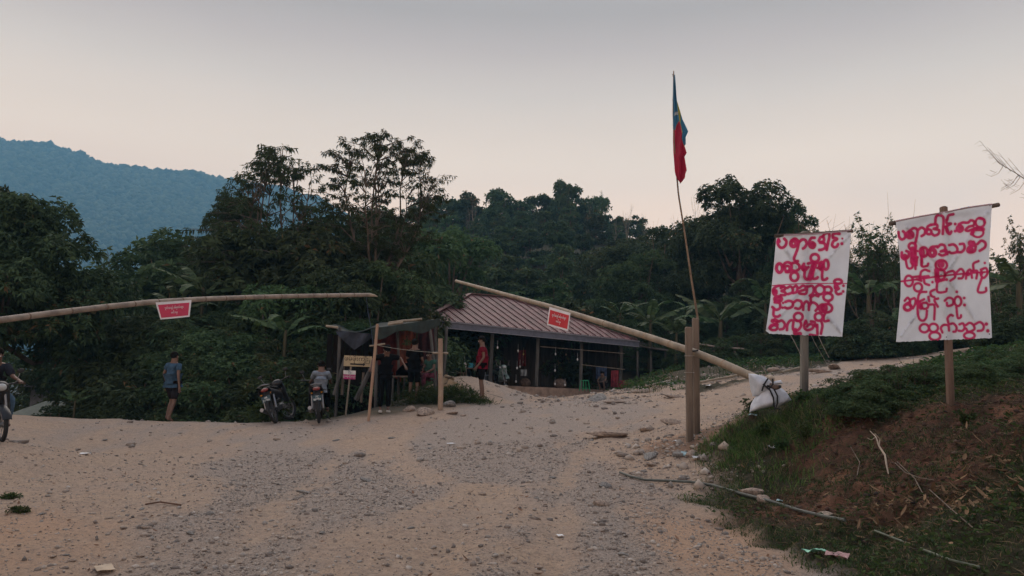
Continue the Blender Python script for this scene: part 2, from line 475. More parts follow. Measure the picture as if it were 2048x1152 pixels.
TH = {}
def H(x, y, detail=True):
    x = np.asarray(x, float); y = np.asarray(y, float)
    n = tps(np.clip(x, -34, 34), np.clip(y, -14, 50))
    w = np.maximum(smooth(y, 38, 52), smooth(np.abs(x), 26, 34) * smooth(y, 15, 30))
    z = n * (1 - w) + far(x, y) * w
    if detail:
        near = 1 - smooth(np.hypot(x, y), 25, 60)
        road, g, redz, bh = masks(x, y)
        rut = (fbm(x * .5, y * .22, 21) - .5) * .10 + (fbm(x * 1.7, y * 1.2, 11) - .5) * .05 + (fbm(x * 7, y * 7, 12, 3) - .5) * .034
        rut = rut - .045 * rut_amount(x, y) * road
        rough = (fbm(x * 2.2, y * 2.2, 31) - .5) * .30 + (fbm(x * 8, y * 8, 33, 3) - .5) * .13
        rough = rough + redz * (np.abs(fbm(x * 3.2, y * 3.2, 35, 4) - .5) * -.55 + .08)
        soft = np.clip(g + redz * .6, 0, 1) * (1 - road)
        z = z + near * (rut * (1 - soft) + rough * soft)
        z = z + (fbm(x / 6, y / 6, 44) - .5) * .8 * smooth(y, 30, 60)
    return z
def Hs(x, y): return float(H(np.array([x]), np.array([y]))[0])
def ground_at(u, v, y0=5.0, y1=60):
    """world point where the line of sight through (u,v) meets the ground"""
    Ys = np.linspace(y0, y1, 900)
    d = CM @ np.array([(u - 1024) / FPX, (576 - v) / FPX, -1.0])
    X = d[0] / d[1] * Ys; Z = d[2] / d[1] * Ys + CAMZ
    h = H(X, Ys)
    k = np.argmax(Z < h)
    return np.array([X[k], Ys[k], h[k]])

def spaced(lo, hi, base, rate, mid=0.0):
    """coordinates spreading out from mid"""
    a = [mid]
    while a[-1] < hi: a.append(a[-1] + base + rate * max(0, a[-1] - mid))
    b = [mid]
    while b[-1] > lo: b.append(b[-1] - base - rate * max(0, mid - b[-1]))
    return np.array(sorted(set(a + b)))
gx = spaced(-1650, 900, 0.055, 0.012, 2.0)
gx = gx
gy1 = [3.0]
while gy1[-1] < 45: gy1.append(gy1[-1] + 0.0085 * max(gy1[-1], 5))
while gy1[-1] < 1550: gy1.append(gy1[-1] * 1.045)
gy0 = [3.0]
while gy0[-1] > -40: gy0.append(gy0[-1] - 0.4 - 0.1 * (3 - gy0[-1]))
gy = np.array(sorted(set(gy0 + gy1)))
GX, GY = np.meshgrid(gx, gy)
GZ = H(GX, GY)
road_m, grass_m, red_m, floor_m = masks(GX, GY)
warm_m = warm_amount(GX, GY)
grav = gravel_amount(GX, GY)
NX, NY = len(gx), len(gy)
idx = np.arange(NX * NY).reshape(NY, NX)
Fq = np.stack([idx[:-1, :-1], idx[:-1, 1:], idx[1:, 1:], idx[1:, :-1]], -1).reshape(-1, 4)
Vg = np.stack([GX, GY, GZ], -1).reshape(-1, 3)
fr = road_m.reshape(-1)[Fq].mean(1)
isroad = fr > .5

def ground_mat():
    m, t, b = new_mat('earth')
    A = lambda n: node(t, 'ShaderNodeAttribute', attribute_name=n).outputs['Fac']
    n1 = noise(t, 0.9, 5, 0.6); n2 = noise(t, 9, 6, 0.7); n3 = noise(t, 70, 4, 0.75); n4 = noise(t, 3.1, 4, .6)
    dirt = mixc(t, maprange(t, n1, .38, .64), (.45, .325, .228), (.40, .302, .232))
    dirt = mixc(t, maprange(t, n4, .5, .72, 0, .45), dirt, (.46, .30, .20))
    dirt = mixc(t, maprange(t, n2, .45, .7, 0, .75), dirt, (.24, .175, .14))
    gravel = mixc(t, maprange(t, n3, .38, .62), (.40, .352, .318), (.165, .14, .125))
    dirt = mixc(t, maprange(t, A('gravel'), 0, 1, 0.15, .8), dirt, gravel)
    dirt = mixc(t, maprange(t, A('warm'), 0, 1, 0, .8), dirt, (.44, .285, .19))
    n6 = noise(t, 24, 5, .75); n7 = noise(t, 11, 3, .6)
    dirt = mixc(t, maprange(t, n6, .50, .63, 0, .72), dirt, (.19, .15, .125))
    dirt = mixc(t, maprange(t, n6, .40, .30, 0, .35), dirt, (.50, .41, .35))
    vor = node(t, 'ShaderNodeTexVoronoi', Scale=34.0); tcx = t.nodes.new('ShaderNodeTexCoord'); t.links.new(tcx.outputs['Object'], vor.inputs['Vector'])
    dirt = mixc(t, maprange(t, n3, .52, .62, 0, .75), dirt, mixc(t, vor.outputs['Color'], (.09, .068, .056), (.36, .31, .275)))
    red = mixc(t, maprange(t, n2, .35, .65), (.19, .092, .06), (.065, .039, .03))
    red = mixc(t, maprange(t, n3, .5, .7, 0, .6), red, (.035, .024, .02))
    litter = mixc(t, maprange(t, n2, .4, .66), (.052, .044, .028), (.026, .032, .018))
    litter = mixc(t, maprange(t, n3, .52, .7, 0, .7), litter, (.10, .078, .05))
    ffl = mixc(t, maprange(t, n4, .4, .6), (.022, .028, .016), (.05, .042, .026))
    c = mixc(t, A('grass'), dirt, litter)
    n5 = noise(t, 140, 3, .8)
    red = mixc(t, maprange(t, n5, .48, .62, 0, .8), red, (.028, .02, .017))
    litter = mixc(t, maprange(t, n5, .5, .62, 0, .8), litter, (.018, .017, .012))
    red = mixc(t, maprange(t, n1, .5, .66, 0, .8), red, (.25, .125, .075))
    red = mixc(t, maprange(t, n4, .48, .64, 0, .55), red, litter)
    c = mixc(t, A('red'), c, red)
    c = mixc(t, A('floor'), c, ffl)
    t.links.new(c, b.inputs['Base Color'])
    b.inputs['Roughness'].default_value = .95; b.inputs['Specular IOR Level'].default_value = .1
    bump(t, b, noise(t, 30, 8, .8), 1.0, .035)
    return m
M_earth = ground_mat()
def submesh(name, sel):
    F = Fq[sel]; used = np.unique(F); mp = -np.ones(len(Vg), int); mp[used] = np.arange(len(used))
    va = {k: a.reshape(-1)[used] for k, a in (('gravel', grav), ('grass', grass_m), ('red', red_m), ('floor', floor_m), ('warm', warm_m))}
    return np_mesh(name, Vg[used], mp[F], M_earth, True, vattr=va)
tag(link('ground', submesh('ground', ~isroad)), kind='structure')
tag(link('dirt_road', submesh('dirt_road', isroad)), kind='structure')

# ---------------------------------------------------------------- far mountain
def ridge(u):
    return np.interp(u, [-700, -300, 0, 60, 110, 160, 200, 260, 320, 400, 450, 500, 560, 600, 640, 700, 780, 900, 1100],
                     [250, 262, 285, 291, 297, 312, 332, 339, 346, 352, 366, 375, 380, 392, 402, 440, 500, 560, 640])
YM = 1300.0
us = np.linspace(-700, 1100, 420)
top = np.array([at(u, ridge(u), YM) for u in us])
def mount_z(x, y):
    zr = np.interp(x, top[:, 0], top[:, 2])
    s = np.clip((y - 550) / (YM - 550), 0, 1)
    prof = s ** 1.25
    rav = (fbm(x / 150 + y / 430, y / 250, 91) - .5)
    z = -20 + (zr + 20) * prof + rav * 150 * s * (1 - s) * 1.6
    z = np.where(y > YM, zr - (y - YM) * .35, z)
    return z
mx_ = np.linspace(-1500, 200, 430); my_ = np.concatenate([np.linspace(550, YM, 190), np.linspace(YM + 12, YM + 260, 16)])
MX, MY = np.meshgrid(mx_, my_)
MZ = mount_z(MX, MY) + (fbm(MX / 12, MY / 15, 93, 3) - .5) * 12
mi = np.arange(MX.size).reshape(MX.shape)
Fm = np.stack([mi[:-1, :-1], mi[:-1, 1:], mi[1:, 1:], mi[1:, :-1]], -1).reshape(-1, 4)
mm, t, b = new_mat('mountain_forest')
f = noise(t, .05, 8, .75); f2 = noise(t, .011, 4, .6)
c = mixc(t, maprange(t, f, .35, .66), (.07, .09, .045), (.018, .03, .018))
c = mixc(t, maprange(t, f2, .56, .7, 0, .5), c, (.13, .12, .075))
t.links.new(c, b.inputs['Base Color']); b.inputs['Roughness'].default_value = .95
bump(t, b, f, 1.0, 6.0)
tag(link('mountain', np_mesh('mountain', np.stack([MX, MY, MZ], -1).reshape(-1, 3), Fm, mm, True)), kind='structure')
# ---------------------------------------------------------------- foliage meshes
M_leaf = leaf_mat('leaf_dark_green', (.016, .031, .016), (.072, .108, .052), .22, .5, dead=(.16, .10, .05), deadfrac=.03)
M_leafm = leaf_mat('leaf_mid_green', (.021, .043, .02), (.088, .135, .06), .27, .55, dead=(.16, .11, .06), deadfrac=.02)
M_feather = leaf_mat('leaf_feathery', (.02, .032, .014), (.055, .08, .032), .28, .6)
M_banana = leaf_mat('banana_leaf', (.028, .054, .024), (.078, .115, .048), .3, .4)
M_dry = leaf_mat('dry_leaf', (.09, .055, .033), (.30, .205, .12), .2, .8)
M_bark = plain('bark', (.10, .08, .062), .9, .4, 5, bmp=.6, vscale=(1, 1, .25))
M_barkp = plain('pale_bark', (.22, .19, .16), .9, .4, 5, bmp=.6, vscale=(1, 1, .25))
M_cane = plain('dry_cane', (.30, .25, .18), .85, .3, 8, bmp=.2)
M_grass = leaf_mat('grass_blade', (.02, .038, .014), (.075, .105, .04), .3, .6, dead=(.19, .15, .09), deadfrac=.15)
M_weed = leaf_mat('weed_leaf', (.02, .042, .015), (.06, .10, .032), .3, .6)

def leaf_quads(P, D, L, W, rg, fold=0.25):
    """rhombic leaves: base P, direction D, length L, width W"""
    n = len(P)
    D = D / (np.linalg.norm(D, axis=1, keepdims=True) + 1e-9)
    S = np.cross(D, rg.normal(size=(n, 3))); S /= (np.linalg.norm(S, axis=1, keepdims=True) + 1e-9)
    N = np.cross(D, S)
    L = np.broadcast_to(L, (n,))[:, None]; W = np.broadcast_to(W, (n,))[:, None]
    a = P; c = P + D * L - np.array([0, 0, 1]) * L * .15
    m = P + D * L * .45 + N * W * fold
    V = np.stack([a, m + S * W * .5, c, m - S * W * .5], 1).reshape(-1, 3)
    F = np.arange(4 * n).reshape(n, 4)
    return V, F

def rosettes(C, O, rg, k=8, L=.2, W=.06, droop=.35, spread=.9):
    """whorls of k leaves round twig ends C pointing along O"""
    n = len(C)
    O = O / (np.linalg.norm(O, axis=1, keepdims=True) + 1e-9)
    A = rg.normal(size=(n * k, 3))
    Oo = np.repeat(O, k, 0); P = np.repeat(C, k, 0)
    A -= Oo * (A * Oo).sum(1, keepdims=True); A /= (np.linalg.norm(A, axis=1, keepdims=True) + 1e-9)
    D = A * spread + Oo * rg.uniform(.1, .9, (n * k, 1)); D[:, 2] -= droop
    V, F = leaf_quads(P + A * .01, D, L * rg.uniform(.65, 1.2, n * k), W * rg.uniform(.8, 1.2, n * k), rg)
    clus = np.repeat(rg.uniform(0, 1, n), k)
    r = np.clip(clus * .65 + rg.uniform(0, .35, n * k), 0, 1)
    return V, F, r

def skeleton(rg, base, d0, length, r0, levels, nkids, bend=.25, up=.12, spread=.7, lenf=.68, seg=5):
    """recursive limbs -> (list of (points, radii)), list of (tip, direction, level)"""
    tubes, tips = [], []
    def grow(p, d, L, r, lv):
        pts = [p.copy()]; rad = [r]; dd = d.copy()
        for i in range(seg):
            dd = dd + rg.normal(size=3) * bend / seg ** .5; dd[2] += up; dd /= np.linalg.norm(dd)
            p = p + dd * L / seg; pts.append(p.copy()); rad.append(r * (1 - .5 * (i + 1) / seg))
        tubes.append((pts, rad))
        if lv == 0:
            tips.append((pts, dd)); return
        k = nkids[len(nkids) - lv] if lv <= len(nkids) else nkids[0]
        for j in range(k):
            f_ = (0.35 + .65 * (j + rg.uniform(0, 1)) / k) if lv < levels else (0.45 + .55 * (j + rg.uniform(0, 1)) / k)
            q = f_ * seg; i0 = min(int(q), seg - 1); pp = pts[i0] + (pts[i0 + 1] - pts[i0]) * (q - i0)
            a = rg.normal(size=3); a -= dd * (a @ dd); a /= np.linalg.norm(a)
            nd = dd * (1 - spread * .5) + a * spread; nd /= np.linalg.norm(nd)
            grow(pp, nd, L * lenf * rg.uniform(.75, 1.15), rad[i0] * .62, lv - 1)
        grow(p, dd, L * lenf, rad[-1], lv - 1)
    grow(np.asarray(base, float), np.asarray(d0, float) / np.linalg.norm(d0), length, r0, levels)
    return tubes, tips

def wood(tubes, rmin=.0, sides=5, big=8):
    mb = MB()
    for pts, rad in tubes:
        if rad[0] < rmin: continue
        mb.tube(pts, [max(r, .006) for r in rad], big if rad[0] > .06 else (sides if rad[0] > .02 else 3), cap=False)
    return mb

def crown_dense(rg, Hh, Rr, nlobes, nros, k=8, L=.2, W=.065, low=.15, lobe=(.55, 1.1), shape='oval', drp=.35):
    """leaf whorls over the outsides of many lobes, plus a thin scatter inside"""
    lc, lr = [], []
    for i in range(nlobes):
        zf = rg.uniform(low, 1.0)
        if shape == 'oval': rr = Rr * math.sqrt(max(0.03, 1 - ((zf - .5) / .56) ** 2))
        elif shape == 'cone': rr = Rr * (1.05 - zf) ** .8
        else: rr = Rr * math.sqrt(max(.04, 1 - ((zf - .35) / .68) ** 2))
        a = rg.uniform(0, 2 * math.pi); q = rg.uniform(.35, .95)
        r = rg.uniform(*lobe) * (0.75 + .5 * (1 - zf))
        lc.append((rr * q * math.cos(a), rr * q * math.sin(a), Hh * zf - r * .8)); lr.append(r)
    lc = np.array(lc); lr = np.array(lr)
    w = lr ** 2; pick = rg.choice(nlobes, nros, p=w / w.sum())
    D = rg.normal(size=(nros, 3)); D /= np.linalg.norm(D, axis=1, keepdims=True)
    flip = (D[:, 2] < -.25); D[flip, 2] *= -1
    rad = lr[pick] * np.where(rg.uniform(size=nros) < .78, rg.uniform(.86, 1.12, nros), rg.uniform(.35, .9, nros))
    ang = np.arctan2(D[:, 1], D[:, 0])
    rad *= 1 + .16 * np.sin(ang * 3 + pick) + .1 * np.sin(ang * 7 + D[:, 2] * 6 + pick)
    C = lc[pick] + D * rad[:, None] * np.array([1, 1, .85])
    C[:, 2] = np.maximum(C[:, 2], .15)
    V, F, r = rosettes(C, D + np.array([0, 0, .25]), rg, k, L, W, drp)
    tone = rg.uniform(0, .35, nlobes)
    r = np.clip(r * .8 + np.repeat(tone[pick], k), 0, .965 + .035 * (rg.uniform(size=len(r)) < .5))
    return V, F, r, lc, lr

TREES = {}
def make_dense(key, seed, Hh, Rr, nl, nr, k, L, W, mat, low=.12, lobe=(.55, 1.1), shape='oval', bark=None, drp=.35):
    rg = np.random.default_rng(seed)
    V, F, r, lc, lr = crown_dense(rg, Hh, Rr, nl, nr, k, L, W, low, lobe, shape, drp)
    cm = np_mesh('crown', V, F, mat, False, fattr={'rnd': r})
    mb = MB(); th = Hh * .34
    pts = [(0, 0, -.4), (.05, .03, th * .5), (.0, .08, th), (.05, 0, Hh * .62), (0, 0, Hh * .85)]
    mb.tube(pts, [Hh * .028, Hh * .023, Hh * .019, Hh * .011, .02], 9)
    for i in rg.choice(nl, min(nl, 16), replace=False):
        z0 = rg.uniform(.22, .6) * Hh; m0 = np.array([0, .04, z0]); e = lc[i]
        if e[2] < z0 * .7: z0 = e[2] * .8; m0[2] = z0
        mid = (m0 + e) / 2 + np.array([0, 0, -.12 * Hh * rg.uniform(0, 1)])
        mb.tube([m0, mid, e], [Hh * .011, Hh * .008, .015], 6, cap=False)
    tm = mb.mesh('trunk', bark or M_bark, True)
    TREES[key] = (cm, tm, Hh, 'rect')

make_dense('mango', 11, 8.0, 3.3, 66, 12500, 8, .19, .058, M_leaf, .16, (.6, 1.15), 'dome', drp=.55)
make_dense('mangol', 61, 8.0, 3.3, 60, 11000, 8, .19, .058, M_leaf, .50, (.6, 1.15), 'dome', drp=.55)
make_dense('mangob', 12, 8.0, 3.1, 50, 8500, 8, .20, .064, M_leaf, .10, (.6, 1.2), 'oval', drp=.5)
make_dense('round', 13, 7.0, 2.9, 44, 6400, 7, .20, .065, M_leafm, .10, (.5, 1.05), 'oval')
make_dense('roundb', 14, 7.0, 2.6, 38, 5200, 7, .21, .062, M_leaf, .12, (.45, 1.0), 'dome')
make_dense('thick', 62, 5.0, 2.1, 46, 11000, 7, .125, .038, M_leafm, .02, (.4, .85), 'dome', drp=.5)
make_dense('thickb', 63, 5.0, 2.0, 40, 9500, 6, .17, .03, M_leaf, .02, (.4, .8), 'dome', drp=.9)
make_dense('tall', 15, 10.0, 2.0, 40, 3200, 7, .27, .085, M_leafm, .14, (.45, .9), 'oval')
make_dense('hilla', 16, 8.0, 2.9, 30, 1400, 6, .5, .2, M_leaf, .08, (.7, 1.3), 'oval')
make_dense('hillb', 17, 10.0, 2.3, 26, 1200, 6, .5, .19, M_leafm, .15, (.6, 1.0), 'oval')
make_dense('hillc', 18, 8.0, 3.2, 30, 1300, 6, .52, .2, M_leafm, .05, (.7, 1.4), 'dome')
make_dense('bush', 19, 2.0, 1.25, 30, 3000, 7, .11, .035, M_leafm, .02, (.3, .55), 'dome')
make_dense('bushb', 20, 2.0, 1.35, 26, 2700, 7, .13, .038, M_leaf, .02, (.3, .6), 'dome', drp=.6)

def airy(key, seed, Hh, levels, kids, spread, L, W, mat, per=3, k=7, bark=None, d0=(0, 0, 1), r0=.13, first=.42, drp=.9, up=.1, bend=.25, leafy=True, dens=1.0, lenf=.66):
    rg = np.random.default_rng(seed)
    tubes, tips = skeleton(rg, (0, 0, -.4), d0, Hh * first, r0, levels, kids, bend, up, spread, lenf)
    allz = max(p[-1][2] for p, _ in tubes); s = Hh / allz
    tubes = [([q * s for q in p], [a for a in r]) for p, r in tubes]
    tm = wood(tubes).mesh('trunk', bark or M_bark, False)
    cm = None
    if leafy:
        C, O = [], []
        for pts, dd in tips:
            if rg.uniform() > dens: continue
            for j in range(per):
                f_ = rg.uniform(.25, 1) * (len(pts) - 1); i0 = min(int(f_), len(pts) - 2)
                C.append((pts[i0] + (pts[i0 + 1] - pts[i0]) * (f_ - i0)) * s); O.append(dd + rg.normal(size=3) * .5)
            C.append(pts[-1] * s); O.append(dd)
        V, F, r = rosettes(np.array(C), np.array(O), rg, k, L, W, drp)
        cm = np_mesh('crown', V, F, mat, False, fattr={'rnd': r})
    TREES[key] = (cm, tm, Hh, 'air')
def feathery(key, seed, Hh, zc, prof, nT, mat, L=.17, W=.036):
    """open crown of drooping sprays; prof(z) gives the crown radius"""
    rg = np.random.default_rng(seed); mb = MB(); C, O = [], []
    tr = [np.array([0, 0, -.4]), np.array([.25, 0, zc * .3]), np.array([.1, .1, zc * .62]), np.array([0, 0, zc * .9])]
    mb.tube(tr, [.17, .15, .12, .09], 9, cap=False); fork = tr[-1] * .5 + tr[-2] * .5
    limbs = []
    for i in range(8):
        a = i * 2.4 + rg.uniform(-.3, .3); zt = rg.uniform(zc + .4 * (Hh - zc), Hh * .985); r_ = prof(zt) * rg.uniform(.35, .8)
        if i == 0: zt = Hh * .99; r_ = .15
        e = np.array([math.cos(a) * r_, math.sin(a) * r_, zt]); st = fork + (tr[-1] - fork) * rg.uniform(0, 1)
        mid = st * .45 + e * .55 + np.array([math.cos(a), math.sin(a), 0]) * .35
        P = [st, st * .6 + mid * .4 + rg.normal(size=3) * .08, mid, (mid + e) / 2 + rg.normal(size=3) * .1, e]
        mb.tube(P, [.065, .05, .036, .022, .010], 6, cap=False); limbs.append(P)
    LP = np.array([P[k] * (1 - f) + P[k + 1] * f for P in limbs for k in range(4) for f in (0, .25, .5, .75)])
    for i in range(nT):
        z = zc + (Hh - zc) * rg.uniform(0, 1) ** .8; a = rg.uniform(0, 6.283); r_ = prof(z) * math.sqrt(rg.uniform(.08, 1.0)) * rg.uniform(.85, 1.12)
        T = np.array([math.cos(a) * r_, math.sin(a) * r_, z])
        d = np.linalg.norm((LP - T) * (1, 1, .8), axis=1) + 6 * (LP[:, 2] > z - .15); st = LP[int(np.argmin(d))]
        if st[2] > z: st = np.array([T[0] * .3, T[1] * .3, max(zc * .8, z - .8)])
        mid = (st + T) / 2 + np.array([0, 0, .12 + rg.uniform(0, .15)]); mb.tube([st, mid, T], [.022, .015, .007], 4, cap=False)
        out = T * (1, 1, 0); out = out / (np.linalg.norm(out) + 1e-6)
        for k in range(4):
            f = rg.uniform(.4, 1); s0 = mid * (1 - f) * 1 + T * f
            dr = out * rg.uniform(-.1, 1) + rg.normal(size=3) * (.7, .7, .12); dr /= np.linalg.norm(dr); l = rg.uniform(.22, .5)
            tp = s0 + dr * l + np.array([0, 0, .03]); mb.tube([s0, (s0 + tp) / 2 + (0, 0, .03), tp - (0, 0, .03)], [.006, .005, .003], 3, cap=False)
            for q in (.5, .78, 1.0): C.append(s0 + dr * l * q + (0, 0, .02)); O.append(dr + np.array([0, 0, -.1]))
    V, F, r = rosettes(np.array(C), np.array(O), rg, 5, L, W, .75, .8)
    TREES[key] = (np_mesh('crown', V, F, mat, False, fattr={'rnd': r}), mb.mesh('trunk', M_bark, False), Hh, 'air')
feathery('feather', 31, 12.0, 6.8, lambda z: 4.3 * max(.04, (12.1 - z) / 5.2) ** .8, 210, M_feather)
feathery('featherb', 35, 12.0, 7.0, lambda z: 2.7 * math.sqrt(max(.03, 1 - ((z - 10.0) / 2.15) ** 2)) + (.5 if z < 8.6 else 0), 270, M_feather)
airy('thin', 36, 7.0, 3, [4, 4, 4], .6, .22, .07, M_leafm, per=3, k=6, r0=.08, first=.4, drp=.4, up=.12)
airy('bare', 37, 6.0, 3, [3, 4, 3], .5, .2, .05, M_feather, leafy=False, bark=M_barkp, r0=.06, first=.42, up=.14)

def bamboo(key, seed, Hh, n, mat, lf=True, L=.22, k=4, thick=.022):
    rg = np.random.default_rng(seed); mb = MB(); C, O = [], []
    for i in range(n):
        a = rg.uniform(0, 6.28); b0 = np.array([math.cos(a), math.sin(a), 0]) * rg.uniform(.05, .7); h = Hh * rg.uniform(.6, 1.0)
        lean = np.array([math.cos(a), math.sin(a), 0]) * rg.uniform(.05, .38) * h
        P = [b0 + lean * (q ** 2.4) + np.array([0, 0, h * (q - .13 * q ** 4)]) for q in np.linspace(0, 1, 9)]
        mb.tube(P, [thick * (1.1 - q) + .004 for q in np.linspace(0, 1, 9)], 5, cap=False)
        for j in range(26 if lf else 9):
            q = rg.uniform(.3, 1) * 8; i0 = min(int(q), 7); p = P[i0] + (P[i0 + 1] - P[i0]) * (q - i0)
            aa = rg.uniform(0, 6.28); d = np.array([math.cos(aa), math.sin(aa), rg.uniform(.1, .9)]); l = rg.uniform(.3, .9)
            e = p + d * l
            mb.tube([p, e], [.006, .003], 3, cap=False)
            for _ in range(k if lf else 0):
                C.append(p + d * l * rg.uniform(.3, 1)); O.append(d)
    cm = None
    if lf:
        V, F, r = rosettes(np.array(C), np.array(O), rg, 5, L, .03, .7); cm = np_mesh('crown', V, F, mat, False, fattr={'rnd': r})
    TREES[key] = (cm, mb.mesh('canes', M_cane if not lf else M_barkp, False), Hh, 'air')
bamboo('bamboo', 41, 9.0, 22, M_feather)
bamboo('bamboob', 42, 9.0, 16, M_feather, k=3)
bamboo('canes', 43, 5.0, 16, None, lf=False, thick=.016)

def tree(kind, u, vtop, Y, label, cat='tree', group=None, name='tree', sx=1.0, rot=None, base=None, parts=True, zbase=None):
    cm, tm, Hh, _ = TREES[kind]
    p = at(u, vtop, Y)
    x, y = p[0], p[1]
    z0 = Hs(x, y) if zbase is None else zbase
    h = p[2] - z0; s = max(h, .4) / Hh
    rot = random.uniform(0, 6.28) if rot is None else rot
    if parts:
        r = empty(name, label, cat, (x, y, z0), rot, group); r.scale = (s * sx, s * sx, s)
        if cm: link('crown', cm, r)
        link('trunk' if kind not in ('canes', 'bamboo', 'bamboob') else 'stems', tm, r)
    else:
        r = link(name, TREES[kind + '_one'], None, (x, y, z0), (0, 0, rot), (s * sx, s * sx, s)); tag(r, label, cat, group)
    return r
def joined(key):
    cm, tm, Hh, k_ = TREES[key]
    o1 = bpy.data.objects.new('a', cm); o2 = bpy.data.objects.new('b', tm)
    import bmesh
    V1 = np.empty(len(cm.vertices) * 3); cm.vertices.foreach_get('co', V1)
    V2 = np.empty(len(tm.vertices) * 3); tm.vertices.foreach_get('co', V2)
    r = np.empty(len(cm.polygons)); cm.attributes['rnd'].data.foreach_get('value', r)
    F1 = np.arange(len(V1) // 3).reshape(-1, 4)
    F2 = [tuple(p.vertices) for p in tm.polygons if len(p.vertices) == 4]
    F2 = np.array(F2) + len(V1) // 3
    me = np_mesh(key + '_one', np.vstack([V1.reshape(-1, 3), V2.reshape(-1, 3)]), np.vstack([F1, F2]), [cm.materials[0], tm.materials[0]],
                 fattr={'rnd': np.concatenate([r, np.zeros(len(F2))])}, midx=np.concatenate([np.zeros(len(F1)), np.ones(len(F2))]))
    bpy.data.objects.remove(o1); bpy.data.objects.remove(o2)
    TREES[key + '_one'] = me
for k_ in ('hilla', 'hillb', 'hillc'): joined(k_)

# banana plants: every leaf a part
def banana_leaf(seed, L=1.9, W=.42, arch=.9):
    rg = np.random.default_rng(seed); V, F, r = [], [], []
    n = 26
    def mid(q): return np.array([0, L * (q - .22 * arch * q ** 3), L * (.62 * q - .75 * arch * q ** 2.2)])
    def wid(q): return W * (math.sin(math.pi * min(1, .04 + q ** .8 * .96)) ** .55) * .5
    st = np.linspace(.14, 1, n)
    for sd in (-1, 1):
        i = 0
        while i < n - 1:
            m_ = min(n - 1, i + int(rg.integers(1, 5)))
            dr = rg.uniform(.15, .8); sh = rg.uniform(-.03, .05)
            for j in range(i, m_):
                a, b = mid(st[j]), mid(st[j + 1]); wa, wb = wid(st[j]), wid(st[j + 1])
                g = .012 if j == m_ - 1 else 0
                oa = np.array([sd * wa, sh + wa * .3, -wa * dr]); ob = np.array([sd * wb, sh + wb * .3 - g * 2, -wb * dr])
                o = len(V); V += [a, b, b + ob, a + oa]; F.append((o, o + 1, o + 2, o + 3)); r.append(rg.uniform(.2, 1) if rg.uniform() < .9 else 0.1)
            i = m_
    base = len(V)
    mb = MB(); mb.tube([mid(q) for q in np.linspace(0, .97, 9)], [.022 * (1.1 - q) for q in np.linspace(0, .97, 9)], 5, cap=False)
    V = np.array(V + mb.v); F = np.array(F + [tuple(i + base for i in f) for f in mb.f]); r += [.9] * len(mb.f)
    return np_mesh('leaf', V, F, M_banana, False, fattr={'rnd': r})
BLEAF = [banana_leaf(50 + i, 2.1, .40, a) for i, a in enumerate((.35, .7, 1.0, 1.3))]
_mb = MB(); _mb.tube([(0, 0, -.2), (0, 0, .6), (.03, 0, 1.3)], [.12, .10, .06], 8); BSTEM = _mb.mesh('stem', plain('banana_stem', (.055, .05, .028), .7, .5, 4, vscale=(1, 1, .3)), True)
def banana(u, v, Y, s, label, n=8, seed=0, group=None):
    """u,v: the heart of the plant where the leaves part"""
    p = at(u, v, Y); x, y = p[:2]; z0 = Hs(x, y); h = max(.5, p[2] - z0)
    rg = np.random.default_rng(seed + int(u))
    r = empty('banana_plant', label, 'banana plant', (x, y, z0), 0, group)
    link('stem', BSTEM, r, (0, 0, 0), None, (s, s, h / 1.3))
    for i in range(n):
        a = i * 2.4 + rg.uniform(-.3, .3); t_ = i / n
        link('leaf', BLEAF[int(np.clip(t_ * 4 + rg.uniform(-.5, .5), 0, 3))], r, (0, 0, h * rg.uniform(.93, 1.0)), (R_(-18 + 66 * t_ + rg.uniform(-8, 8)), 0, a), (s * 1.1 * rg.uniform(.8, 1.1),) * 3)
    return r

# ---------------------------------------------------------------- trees
tree('mangol', 20, 388, 23.5, 'broad dark mango tree at the left edge behind the bamboo barrier', sx=1.0, rot=.5, name='mango_tree')
tree('mangol', -120, 330, 24.5, 'taller dark tree cut off by the left edge of the picture', sx=1.05, rot=2.2, name='mango_tree')
tree('bushb', 120, 812, 22.0, 'low bush at the road edge in front of the house roofs on the left', 'bush', name='bush', sx=1.3)
tree('bushb', 285, 770, 22.6, 'low leafy bush left of the man in blue', 'bush', name='bush', sx=1.1)

mid_lab = [
 ('round', 235, 530, 40, 'small round tree standing left of the banana leaves against the blue mountain'),
 ('thin', 262, 505, 38, 'thin open tree standing alone against the blue mountain'),
 ('roundb', 320, 478, 36, 'dark tree rising behind the red sign on the left barrier'),
 ('round', 395, 452, 35, 'round green tree left of the feathery tree'),
 ('roundb', 470, 470, 31, 'dark bushy tree under the left side of the feathery crown'),
 ('round', 560, 452, 30, 'dense tree directly under the left feathery crown'),
 ('mangob', 650, 440, 30, 'very dark dense tree between the two feathery crowns'),
 ('roundb', 725, 415, 34, 'dense tree under the right feathery crown'),
 ('round', 800, 440, 39, 'green tree overhanging the left end of the red roof'),
 ('round', 900, 455, 44, 'green tree behind the top of the red roof'),
 ('roundb', 700, 520, 26.5, 'dark low tree behind the tarpaulin hut'),
 ('round', 600, 560, 26, 'leafy low tree behind the right parked motorbike'),
 ('round', 742, 520, 27.5, 'leafy tree leaning over the green tarpaulin of the hut'),
]
for k_, u_, v_, y_, l_ in mid_lab:
    tree(k_, u_, v_, y_, l_, sx=1.0 if k_ != 'roundb' else 1.1)
tree('feather', 560, 296, 31, 'feathery tree with the left and lower of two airy crowns against the sky', name='feathery_tree', rot=1.1, sx=1.0)
tree('featherb', 765, 282, 29, 'feathery tree with the right and higher of two airy crowns against the sky', name='feathery_tree', rot=2.6, sx=1.0)
tree('feather', 462, 385, 33, 'lower open tree at the left flank of the feathery crowns', sx=.75)

